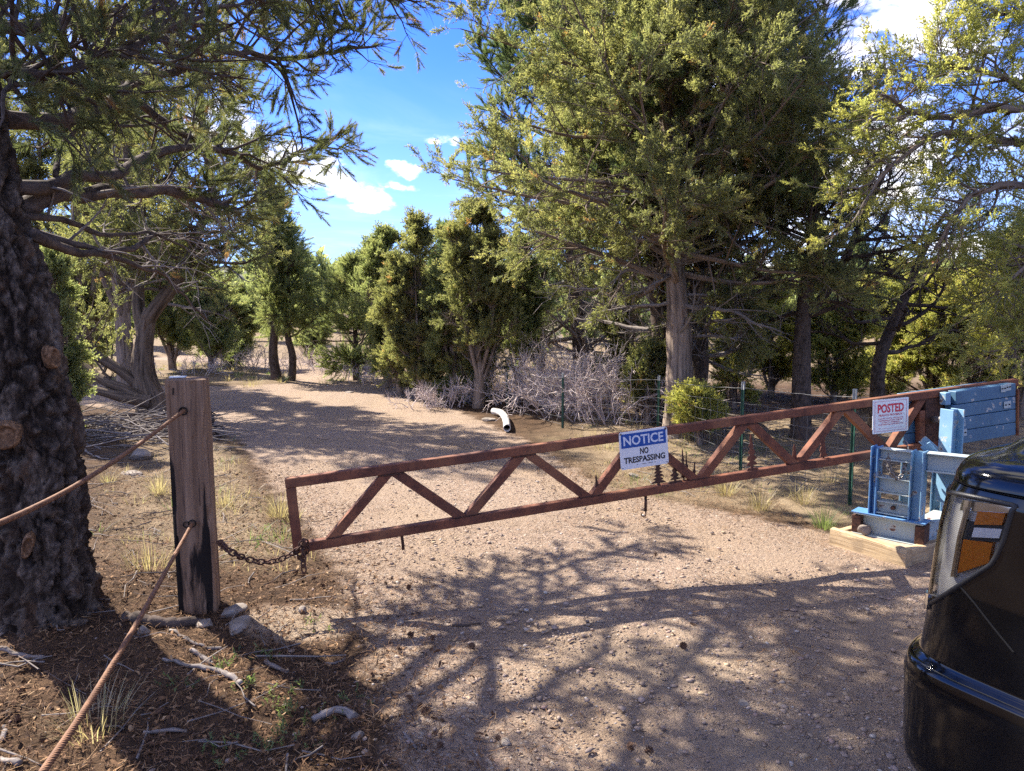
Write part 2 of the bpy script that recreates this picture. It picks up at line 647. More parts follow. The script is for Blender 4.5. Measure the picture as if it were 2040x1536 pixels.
def cable_m(t):
    n2 = t.noise(t.coords(), 45, 5, 0.6)
    col = t.ramp(n2, [(0.3, (0.11, 0.052, 0.028)), (0.7, (0.27, 0.135, 0.07))])
    return principled(t, col, 0.75, spec=0.3)


M['cable'] = mat('rusty_wire_rope', cable_m)


def chain_grey(t):
    n2 = t.noise(t.coords(), 80, 4)
    return principled(t, t.ramp(n2, [(0.35, (0.12, 0.11, 0.10)), (0.7, (0.28, 0.26, 0.24))]), 0.5, metal=0.5)


M['chain_grey'] = mat('galvanised_chain', chain_grey)


def blue_paint(cols, wear):
    def fn(t):
        c = t.coords()
        n1 = t.noise(c, 4.5, 5, 0.6)
        n2 = t.noise(c, 13, 6, 0.65)
        n3 = t.noise(t.scale(c, (1, 1, 0.25)), 42, 4, 0.7)
        col = t.ramp(n1, [(0.3, cols[0]), (0.7, cols[1])])
        e = t.math('ADD', n2, t.math('MULTIPLY', n1, 0.35))
        col = t.mix(t.smooth(e, wear - 0.05, wear), col, (0.46, 0.47, 0.43))
        col = t.mix(t.smooth(e, wear, wear + 0.04), col, (0.13, 0.055, 0.035))
        col = t.mix(t.math('MULTIPLY', t.smooth(n3, 0.6, 0.75), 0.45), col, (0.17, 0.085, 0.05))
        return principled(t, col, 0.55, t.bump(n2, 0.2, 0.002), spec=0.4)
    return fn


M['blue'] = mat('chipped_blue_paint', blue_paint([(0.13, 0.26, 0.40), (0.22, 0.38, 0.50)], 0.80))
M['blue_bright'] = mat('bright_blue_paint', blue_paint([(0.075, 0.19, 0.40), (0.12, 0.28, 0.50)], 0.80))
M['pale'] = mat('faded_pale_blue_paint', blue_paint([(0.42, 0.46, 0.42), (0.29, 0.39, 0.44)], 0.78))
M['blue_board'] = mat('weathered_blue_steel', blue_paint([(0.055, 0.125, 0.20), (0.085, 0.18, 0.27)], 0.82))


def timber(t):
    c = t.coords()
    s = t.noise(t.scale(c, (34, 34, 1.6)), 1.0, 6, 0.62, 0.3)
    s2 = t.noise(t.scale(c, (90, 90, 2.0)), 1.0, 3, 0.6)
    col = t.ramp(s, [(0.25, (0.090, 0.054, 0.033)), (0.5, (0.215, 0.135, 0.085)), (0.75, (0.33, 0.22, 0.145))])
    col = t.mix(t.smooth(s2, 0.58, 0.72), col, (0.07, 0.045, 0.035))
    ch = t.attr('tone')                      # burnt edges and foot
    rag = t.noise(t.scale(c, (26, 26, 3)), 1.0, 5, 0.7)
    burn = t.smooth(t.math('ADD', ch, t.math('MULTIPLY', t.math('SUBTRACT', rag, 0.5), 1.3)), 0.45, 0.75)
    col = t.mix(burn, col, (0.017, 0.013, 0.011))
    return principled(t, col, 0.88, t.bump(t.math('ADD', s, t.math('MULTIPLY', s2, 0.4)), 0.7, 0.006), spec=0.2)


M['post'] = mat('charred_timber', timber)


def basewood(t):
    b = t.attr('bk', 'Vector')
    s = t.noise(t.scale(b, (3.0, 60, 60)), 1.0, 6, 0.65, 0.4)
    n = t.noise(b, 7, 3)
    col = t.ramp(s, [(0.25, (0.19, 0.125, 0.065)), (0.5, (0.44, 0.32, 0.185)), (0.75, (0.58, 0.45, 0.28))])
    col = t.mix(t.math('MULTIPLY', t.smooth(n, 0.55, 0.7), 0.4), col, (0.16, 0.115, 0.08))
    return principled(t, col, 0.88, t.bump(s, 0.6, 0.006), spec=0.2)


M['basewood'] = mat('bleached_timber', basewood)


def plain(name, col, rough=0.6, metal=0.0, spec=0.4, coat=0.0, ns=0, nv=0.0):
    def fn(t):
        c = col
        if ns:
            n = t.noise(t.coords(), ns, 4)
            c = t.mix(t.math('MULTIPLY', n, 1.0), tuple(x * (1 - nv) for x in col), tuple(min(1, x * (1 + nv)) for x in col))
        return principled(t, c, rough, None, metal, spec, coat)
    return mat(name, fn)


M['sign_white'] = plain('sign_white_enamel', (0.74, 0.75, 0.74), 0.4, ns=7, nv=0.07)
M['sign_blue'] = plain('sign_blue_print', (0.022, 0.085, 0.33), 0.4, ns=9, nv=0.08)
M['sign_black'] = plain('sign_black_print', (0.018, 0.018, 0.02), 0.45)
M['sign_red'] = plain('sign_red_print', (0.56, 0.02, 0.045), 0.45)
M['sign_letter'] = plain('sign_white_letter', (0.66, 0.70, 0.76), 0.4)
M['tpost'] = plain('green_post_paint', (0.018, 0.065, 0.045), 0.5, ns=30, nv=0.3)
M['tpost_tip'] = plain('post_tip_paint', (0.30, 0.32, 0.31), 0.6)
M['wire'] = plain('galvanised_wire', (0.15, 0.15, 0.15), 0.75, spec=0.2)
M['pvc'] = plain('white_pipe_plastic', (0.62, 0.59, 0.54), 0.45, ns=14, nv=0.2)
M['dark'] = plain('hollow_shade', (0.012, 0.011, 0.010), 0.9)  # near-black colour stands in for shade inside holes and gaps
M['tyre'] = plain('tyre_rubber', (0.014, 0.014, 0.014), 0.8, ns=40, nv=0.3)
M['plastic'] = plain('black_trim_plastic', (0.012, 0.012, 0.013), 0.45, ns=60, nv=0.3)
M['chrome'] = plain('chrome', (0.55, 0.56, 0.57), 0.12, metal=1.0)
M['steel_rim'] = plain('alloy_rim', (0.35, 0.35, 0.36), 0.3, metal=0.9)
M['cone'] = plain('pine_cone_scales', (0.115, 0.062, 0.036), 0.85, ns=60, nv=0.5)


def paint(t):
    n = t.noise(t.coords(), 30, 5, 0.65)
    dust = t.noise(t.coords(), 3.0, 4)
    rough = t.math('ADD', 0.055, t.math('MULTIPLY', t.math('MULTIPLY', n, dust), 0.22))
    col = t.mix(t.math('MULTIPLY', dust, 0.035), (0.0035, 0.0035, 0.004), (0.10, 0.085, 0.07))
    return principled(t, col, rough, spec=0.5, coat=0.15)


M['paint'] = mat('black_car_paint', paint)


def lens(t):
    fr = t.n('ShaderNodeFresnel')
    fr.inputs['IOR'].default_value = 1.18
    tr = t.n('ShaderNodeBsdfTransparent')
    tr.inputs['Color'].default_value = (0.80, 0.81, 0.82, 1)
    g = t.n('ShaderNodeBsdfGlossy')
    g.inputs['Roughness'].default_value = 0.08
    m = t.n('ShaderNodeMixShader')
    t.link(fr.outputs[0], m.inputs[0])
    t.link(tr.outputs[0], m.inputs[1])
    t.link(g.outputs[0], m.inputs[2])
    return m.outputs[0]


M['lens'] = mat('headlight_lens', lens)


def amber(t):
    c = t.coords()
    n = t.voro(c, 160)
    return principled(t, t.ramp(n, [(0.0, (0.50, 0.16, 0.012)), (0.8, (0.40, 0.105, 0.009))]), 0.22, t.bump(n, 0.15, 0.002), spec=0.6)


M['amber'] = mat('amber_reflector', amber)


def ribbed(t):
    c = t.coords()
    w = t.n('ShaderNodeTexWave')
    w.bands_direction = 'Z'
    w.inputs['Scale'].default_value = 60
    w.inputs['Distortion'].default_value = 0.6
    t.link(c, w.inputs['Vector'])
    col = t.ramp(w.outputs['Fac'], [(0.2, (0.30, 0.29, 0.27)), (0.8, (0.46, 0.44, 0.41))])
    return principled(t, col, 0.3, t.bump(w.outputs['Fac'], 0.15, 0.002), metal=0.3)


M['ribbed'] = mat('ribbed_lamp_reflector', ribbed)
M['lamp_white'] = plain('clear_side_lamp', (0.62, 0.62, 0.60), 0.25, ns=50, nv=0.2)
M['glass'] = plain('dark_window_glass', (0.01, 0.012, 0.014), 0.05, spec=0.6)


def stones_m(t):
    tone = t.attr('tone')
    n = t.noise(t.coords(), 55, 4)
    col = t.ramp(tone, [(0.0, (0.15, 0.12, 0.105)), (0.2, (0.25, 0.195, 0.16)), (0.42, (0.34, 0.262, 0.21)), (0.6, (0.385, 0.295, 0.23)), (0.72, (0.44, 0.33, 0.205)), (0.84, (0.37, 0.25, 0.20)), (0.93, (0.48, 0.42, 0.35)), (1.0, (0.55, 0.50, 0.44))])
    col = t.mix(t.smooth(n, 0.3, 0.7), t.mix(1.0, col, (0.72, 0.70, 0.70), 'MULTIPLY'), col)
    return principled(t, col, 0.85, t.bump(n, 0.3, 0.003), spec=0.2)


M['stones'] = mat('gravel_stones', stones_m)


def rock_m(t):
    c = t.coords()
    n = t.noise(c, 9, 7, 0.65)
    col = t.ramp(n, [(0.3, (0.13, 0.11, 0.09)), (0.55, (0.26, 0.22, 0.185)), (0.75, (0.36, 0.315, 0.27))])
    return principled(t, col, 0.92, t.bump(n, 0.6, 0.02), spec=0.15)


M['rock'] = mat('pale_limestone', rock_m)


def litter_m(t):
    tone = t.attr('tone')
    col = t.ramp(tone, [(0.0, (0.040, 0.024, 0.015)), (0.35, (0.125, 0.066, 0.034)), (0.7, (0.27, 0.155, 0.075)), (0.9, (0.38, 0.26, 0.145)), (1.0, (0.42, 0.36, 0.29))])
    return principled(t, col, 0.85, spec=0.2)


M['litter'] = mat('needle_litter', litter_m)


def ground_m(t):
    c = t.coords()
    road = t.attr('tone')
    aux = t.attr('bk', 'Vector')
    sp = t.n('ShaderNodeSeparateXYZ')
    t.link(aux, sp.inputs[0])
    grassy, sand = sp.outputs[0], sp.outputs[1]
    big = t.noise(c, 0.9, 5, 0.6)
    mid = t.noise(c, 5, 5, 0.65)
    fine = t.noise(c, 60, 4, 0.7)
    # gravel: three sizes of cells
    v1 = t.voro(c, 42, out='Color')
    v1d = t.voro(c, 42)
    v2 = t.voro(c, 95, out='Color')
    v2d = t.voro(c, 95)
    sx = t.n('ShaderNodeSeparateColor')
    t.link(v1, sx.inputs[0])
    sx2 = t.n('ShaderNodeSeparateColor')
    t.link(v2, sx2.inputs[0])
    pal = [(0.0, (0.15, 0.12, 0.105)), (0.2, (0.26, 0.20, 0.165)), (0.5, (0.37, 0.285, 0.23)), (0.75, (0.43, 0.325, 0.255)), (0.88, (0.39, 0.265, 0.21)), (0.96, (0.54, 0.48, 0.41)), (1.0, (0.64, 0.59, 0.54))]
    g1 = t.ramp(sx.outputs[0], pal)
    g2 = t.ramp(sx2.outputs[1], pal)
    grav = t.mix(t.smooth(sx2.outputs[2], 0.35, 0.45), g1, g2)
    dirt = t.mix(mid, (0.27, 0.205, 0.160), (0.42, 0.325, 0.25))
    grav = t.mix(t.math('ADD', 0.30, t.math('MULTIPLY', t.smooth(big, 0.4, 0.62), 0.45)), grav, dirt)
    trk = t.math('MULTIPLY', sp.outputs[2], t.smooth(t.noise(c, 2.2, 5, 0.6), 0.34, 0.62))
    grav = t.mix(t.math('MULTIPLY', trk, 0.75), grav, t.mix(fine, (0.31, 0.235, 0.175), (0.46, 0.355, 0.265)))
    damp = t.smooth(t.noise(c, 0.55, 4, 0.6), 0.52, 0.68)
    grav = t.mix(t.math('MULTIPLY', damp, 0.45), grav, t.mix(1.0, grav, (0.70, 0.64, 0.58), 'MULTIPLY'))
    grav = t.mix(sand, grav, t.mix(fine, (0.30, 0.235, 0.175), (0.44, 0.35, 0.265)))
    # duff
    nl = t.noise(t.scale(c, (1, 1, 1)), 120, 4, 0.75, 1.5)
    duff = t.ramp(t.math('ADD', t.math('MULTIPLY', nl, 0.6), t.math('MULTIPLY', mid, 0.4)), [(0.3, (0.024, 0.016, 0.011)), (0.5, (0.080, 0.048, 0.028)), (0.66, (0.165, 0.098, 0.054)), (0.8, (0.27, 0.18, 0.105))])
    straw = t.ramp(t.math('ADD', t.math('MULTIPLY', nl, 0.5), t.math('MULTIPLY', mid, 0.5)), [(0.3, (0.11, 0.075, 0.048)), (0.5, (0.25, 0.185, 0.115)), (0.7, (0.37, 0.29, 0.19))])
    straw = t.mix(t.math('MULTIPLY', t.smooth(big, 0.55, 0.7), 0.45), straw, (0.17, 0.165, 0.08))
    off = t.mix(grassy, duff, straw)
    edge = t.smooth(t.math('ADD', road, t.math('MULTIPLY', t.math('SUBTRACT', mid, 0.5), 0.9)), 0.34, 0.66)
    grav = t.mix(1.0, grav, (0.885, 0.850, 0.785), 'MULTIPLY')
    col = t.mix(edge, off, grav)
    h = t.math('ADD', t.math('MULTIPLY', v1d, -0.9), t.math('MULTIPLY', v2d, -0.6))
    h = t.math('ADD', t.math('MULTIPLY', h, edge), t.math('MULTIPLY', nl, 1.4))
    nm = t.bump(h, 0.75, 0.014)
    return principled(t, col, 0.95, nm, spec=0.12)


M['ground'] = mat('forest_floor_and_gravel', ground_m)


def hill_m(t):
    c = t.coords()
    n = t.noise(c, 0.06, 5)
    return principled(t, t.ramp(n, [(0.35, (0.075, 0.09, 0.065)), (0.65, (0.17, 0.15, 0.11))]), 0.95, spec=0.05)


M['hill'] = mat('distant_scrub', hill_m)


def redrock(t):
    c = t.coords()
    n = t.noise(t.scale(c, (0.15, 0.15, 1.0)), 1.0, 5)
    return principled(t, t.ramp(n, [(0.35, (0.26, 0.10, 0.055)), (0.65, (0.42, 0.19, 0.11))]), 0.95, spec=0.05)


M['redrock'] = mat('red_sandstone', redrock)

# ------------------------------------------------------------------ terrain
ROAD = np.array([(-0.05, 0.4), (-0.35, 2.4), (-0.62, 3.2), (-0.95, 4.2), (-1.85, 5.9), (-3.2, 8.6), (-5.2, 11.2), (-9, 12.9), (-18, 13.6), (-30, 14), (-30, 16.5),
                 (-16, 16.4), (-9, 15.6), (-6.2, 15.2), (-4.7, 16.0), (-5.6, 18.5), (-8.5, 22), (-13, 25), (-12, 27), (-6.5, 23.5), (-3.9, 19.5), (-2.2, 15.0), (-1.55, 13.2),
                 (-0.5, 10.2), (0.1, 8.6), (0.75, 6.3), (1.55, 5.5), (2.15, 4.95), (3.2, 4.7), (4.2, 3.5), (4.6, 1), (5, -12), (-1.2, -12)])


def poly_sd(x, y, poly):
    """signed distance, positive inside"""
    p = np.stack([x, y], -1)
    d = np.full(x.shape, 1e9)
    ins = np.zeros(x.shape, bool)
    n = len(poly)
    for i in range(n):
        a, b = poly[i], poly[(i + 1) % n]
        ab = b - a
        t = np.clip(((p - a) @ ab) / (ab @ ab), 0, 1)
        d = np.minimum(d, np.linalg.norm(p - a - t[..., None] * ab, axis=-1))
        c = ((a[1] > y) != (b[1] > y)) & (x < (b[0] - a[0]) * (y - a[1]) / (b[1] - a[1] + 1e-12) + a[0])
        ins ^= c
    return np.where(ins, d, -d)


def sstep(x, a, b):
    t = np.clip((x - a) / (b - a), 0, 1)
    return t * t * (3 - 2 * t)


def gh(x, y, detail=False):
    x = np.asarray(x, float)
    y = np.asarray(y, float)
    sd = poly_sd(x, y, ROAD)
    off = sstep(-sd, 0.0, 1.2)
    z = off * 0.05
    p = np.stack([x, y, 0 * x], -1)
    z = z + off * (fbm(p * 0.55, 3, 5) - 0.5) * 0.16
    z = z + (fbm(p * 1.3, 3, 8) - 0.5) * 0.035
    z = z + 0.07 * np.exp(-((x + 2.25) ** 2 + (y - 3.45) ** 2) / 0.55)
    far = np.maximum(0, np.hypot(x, y) - 30)
    z = z + 0.045 * far + sstep(far, 0, 60) * (fbm(p * 0.02, 3, 31) - 0.5) * 5
    if detail:
        z = z + (fbm(p * 7, 3, 12) - 0.5) * (0.012 + 0.045 * off) + (fbm(p * 26, 2, 14) - 0.5) * (0.006 + 0.016 * off)
    return z


def g1(x, y):
    return float(gh(np.array([x]), np.array([y]))[0])


def GP(px, py):
    """where the ray through a pixel meets the ground"""
    r = raydir(px, py)
    z = 0.0
    for _ in range(6):
        d = (z - CAMH) / r[2]
        p = CAM + d * r
        z = g1(p[0], p[1])
    return np.array([p[0], p[1], z])


xs = np.arange(-3.6, 3.6, 0.042)
k, step = [3.6], 0.042
while k[-1] < 420:
    step *= 1.07
    k.append(k[-1] + step)
k = np.array(k)
xs = np.concatenate([-k[::-1], xs[1:], k])
ys = [1.6]
while ys[-1] < 480:
    ys.append(ys[-1] + max(0.03, 0.019 * ys[-1]))
yb = 1.6 - np.cumsum(0.03 * 1.32 ** np.arange(24))
ys = np.concatenate([yb[::-1], ys])
Xg, Yg = np.meshgrid(xs, ys, indexing='ij')
sdg = poly_sd(Xg, Yg, ROAD)
Zg = gh(Xg, Yg, True)
roadm = sstep(sdg, -0.5, 0.35)
grassy = np.maximum(sstep(Xg, 0.3, 1.2) * sstep(Yg, 5.2, 6.2) * (1 - sstep(Yg, 9.5, 12)), sstep(-sdg, 0.1, 0.4) * (1 - sstep(-sdg, 0.8, 1.7)) * sstep(Yg, 3.9, 4.8) * (1 - sstep(Yg, 7, 10)))
grassy = np.maximum(grassy, 0.8 * sstep(Yg, 14, 17))
sandm = np.exp(-((Xg + 1.05) ** 2 / 0.10 + (Yg - 3.45) ** 2 / 0.06)) + 0.8 * np.exp(-((Xg - 0.75) ** 2 / 0.25 + (Yg - 3.05) ** 2 / 0.10)) + 0.8 * np.exp(-((Xg - 0.95) ** 2 / 0.08 + (Yg - 2.45) ** 2 / 0.03))
roadm = np.maximum(roadm, np.minimum(1, sandm * 1.2) * (Xg < -0.3))
CL = np.array([(1.45, -12), (1.35, 1), (1.15, 3), (0.55, 4.6), (-0.55, 6.6), (-1.75, 9), (-3.0, 12), (-3.4, 15), (-4.7, 18.6), (-7.6, 22.2), (-12, 26)])
dcl = np.full(Xg.shape, 1e9)
for i in range(len(CL) - 1):
    ab = CL[i + 1] - CL[i]
    tt_ = np.clip(((Xg - CL[i, 0]) * ab[0] + (Yg - CL[i, 1]) * ab[1]) / (ab @ ab), 0, 1)
    dcl = np.minimum(dcl, np.hypot(Xg - CL[i, 0] - tt_ * ab[0], Yg - CL[i, 1] - tt_ * ab[1]))
track = np.exp(-((dcl - 0.80) / 0.26) ** 2) * roadm
Zg = Zg - 0.014 * track
mb = MB()
mb.grid(np.stack([Xg, Yg, Zg], -1), tone=roadm, bk=np.stack([grassy, np.minimum(sandm, 1), track], -1))
ground = mb.build('ground', M['ground'], smooth=True)
tag(ground, kind='structure')

# distant hill and red rock seen between the trunks
hx = np.linspace(-900, 1500, 90)
hy = np.linspace(500, 1500, 24)
HX, HY = np.meshgrid(hx, hy, indexing='ij')
hp = np.stack([HX, HY, 0 * HX], -1)
HZ = sstep(HY, 500, 1100) * (18 + 70 * fbm(hp * 0.0022, 4, 3)) - 4 + 10
tag(MB().grid(np.stack([HX, HY, HZ], -1)).build('hill', M['hill'], smooth=True), kind='structure')
c0 = at(1885, 575, 240)
th = np.linspace(0, 2 * math.pi, 49)[:-1]
zz = np.array([-16, -4, 0, 1.5, 3, 5, 6, 9, 10])
rr = np.array([34, 26, 22, 17, 16.5, 14, 13.5, 12.5, 0.5])
TH, ZZ = np.meshgrid(th, zz, indexing='ij')
RR = np.broadcast_to(rr, TH.shape)
bp = np.stack([np.cos(TH) * 3, np.sin(TH) * 3, ZZ * 0.15], -1)
RR = RR * (0.75 + 0.5 * fbm(bp, 3, 4))
P = np.stack([c0[0] + RR * np.cos(TH) * 1.0, c0[1] + RR * np.sin(TH), c0[2] + ZZ], -1)
tag(MB().grid(P, closed_u=True).build('red_rock_hill', M['redrock']), kind='structure')

# ------------------------------------------------------------------ trees


def wander(rng, p0, d0, L, n, w, up=0.0):
    pts = [np.asarray(p0, float)]
    d = unit(d0)
    nr = rng.normal(0, w, (n, 3))
    for i in range(n):
        d = d + nr[i]
        d[2] += up
        d = d / math.sqrt(d.dot(d))
        pts.append(pts[-1] + d * (L / n))
    return np.array(pts)


def interp(pts, t):
    n = len(pts) - 1
    t = np.clip(np.asarray(t) * n, 0, n - 1e-6)
    i = np.floor(t).astype(int)
    f = (t - i)[..., None]
    return pts[i] * (1 - f) + pts[i + 1] * f, unit(pts[i + 1] - pts[i])


def spray_template(kind, seed):
    """a small leafy spray along +X, as triangles"""
    r = np.random.default_rng(seed)
    V, T_ = [], []
    if kind == 'juniper':
        L = 0.15
        for i in range(10):
            t = (i + r.random()) / 10
            p = np.array([L * t * 0.9, 0, 0]) + r.normal(0, 0.006, 3)
            d = unit(np.array([0.75, 0, 0]) + unit(np.array([0, *r.normal(0, 1, 2)])) * (0.75 - 0.35 * t) + np.array([0, 0, 0.0]))
            l = 0.075 * (1 - 0.55 * t) * r.uniform(0.7, 1.2)
            for j in range(9):
                q = p + d * l * (j / 8)
                e = unit(d * 0.8 + r.normal(0, 0.55, 3))
                s_ = unit(np.cross(e, r.normal(0, 1, 3)))
                w, h_ = 0.0048, 0.021 * r.uniform(0.7, 1.3)
                V += [q - s_ * w, q + s_ * w, q + e * h_]
                T_ += [0.12 * (j / 8 - 0.5) + 0.1 * (t - 0.5) + r.normal(0, 0.03)] * 3
    else:
        L = 0.11
        for i in range(62):
            t = (i + r.random()) / 62
            p = np.array([L * t, 0, 0])
            a_ = i * 2.39996
            d = unit(np.array([0.45 + 0.75 * t, 0, 0]) + np.array([0, math.cos(a_), math.sin(a_)]) * r.uniform(0.6, 1.0) * (1.05 - 0.5 * t))
            l = 0.038 * r.uniform(0.75, 1.2)
            s_ = unit(np.cross(d, r.normal(0, 1, 3)))
            w = 0.0021
            V += [p - s_ * w, p + s_ * w, p + d * l]
            T_ += [r.normal(0, 0.05)] * 3
        for s_ in (np.array([0, 0.0035, 0]), np.array([0, 0, 0.0035])):
            V += [-s_, s_, np.array([L, 0, 0])]
            T_ += [0.1] * 3
    return np.array(V), np.array(T_)


TPL = {(k, v): spray_template(k, 10 * v + (k == 'juniper')) for k in ('juniper', 'pinyon') for v in (1, 2, 3)}


def spray_nodes():
    g = bpy.data.node_groups.new('foliage_sprays', 'GeometryNodeTree')
    g.interface.new_socket('Geometry', in_out='INPUT', socket_type='NodeSocketGeometry')
    g.interface.new_socket('Geometry', in_out='OUTPUT', socket_type='NodeSocketGeometry')
    N, Lk = g.nodes.new, g.links.new
    gi, go = N('NodeGroupInput'), N('NodeGroupOutput')

    def named(name, typ):
        n = N('GeometryNodeInputNamedAttribute')
        n.data_type = typ
        n.inputs['Name'].default_value = name
        return n.outputs['Attribute']

    def pick(geo, name, val):
        c = N('FunctionNodeCompare')
        c.data_type = 'INT'
        c.operation = 'EQUAL'
        Lk(named(name, 'INT'), [i for i in c.inputs if i.type == 'INT'][0])
        [i for i in c.inputs if i.type == 'INT'][1].default_value = val
        sp = N('GeometryNodeSeparateGeometry')
        sp.domain = 'POINT'
        Lk(geo, sp.inputs['Geometry'])
        Lk(c.outputs['Result'], sp.inputs['Selection'])
        return sp.outputs['Selection']
    join = N('GeometryNodeJoinGeometry')
    for v in (1, 2, 3):
        ip = N('GeometryNodeInstanceOnPoints')
        Lk(pick(gi.outputs[0], 'var', v), ip.inputs['Points'])
        Lk(pick(gi.outputs[0], 'tmpl', v), ip.inputs['Instance'])
        er = N('FunctionNodeEulerToRotation')
        Lk(named('eul', 'FLOAT_VECTOR'), er.inputs[0])
        Lk(er.outputs[0], ip.inputs['Rotation'])
        Lk(named('size', 'FLOAT'), ip.inputs['Scale'])
        Lk(ip.outputs['Instances'], join.inputs[0])
    Lk(join.outputs[0], go.inputs[0])
    return g


SPRAYS = spray_nodes()


def crown_object(data, m, root):
    A, eul, sz, tone, var, kind = data
    off = root_loc(root)
    N = len(A)
    tv = [TPL[(kind, v)] for v in (1, 2, 3)]
    V = np.concatenate([A - off] + [t[0] for t in tv])
    me = bpy.data.meshes.new('crown')
    me.vertices.add(len(V))
    me.vertices.foreach_set('co', V.astype(np.float32).ravel())
    nt = sum(len(t[0]) for t in tv) // 3
    me.loops.add(nt * 3)
    me.loops.foreach_set('vertex_index', np.arange(N, N + nt * 3, dtype=np.int32))
    me.polygons.add(nt)
    me.polygons.foreach_set('loop_start', np.arange(0, nt * 3, 3, dtype=np.int32))
    me.update(calc_edges=True)
    z = np.zeros(nt * 3)
    for name, typ, key, val in (('eul', 'FLOAT_VECTOR', 'vector', np.concatenate([eul, np.zeros((nt * 3, 3))])), ('size', 'FLOAT', 'value', np.concatenate([sz, z])), ('tone', 'FLOAT', 'value', np.concatenate([tone] + [t[1] for t in tv])),
                                ('var', 'INT', 'value', np.concatenate([var, z])), ('tmpl', 'INT', 'value', np.concatenate([np.zeros(N)] + [np.full(len(t[0]), k + 1) for k, t in enumerate(tv)]))):
        a = me.attributes.new(name, typ, 'POINT')
        a.data.foreach_set(key, (val.astype(np.int32) if typ == 'INT' else val.astype(np.float32)).ravel())
    me.materials.append(m)
    o = bpy.data.objects.new('crown', me)
    COL.objects.link(o)
    o.parent = root
    o['kind'] = 'stuff'
    md = o.modifiers.new('sprays', 'NODES')
    md.node_group = SPRAYS
    return o


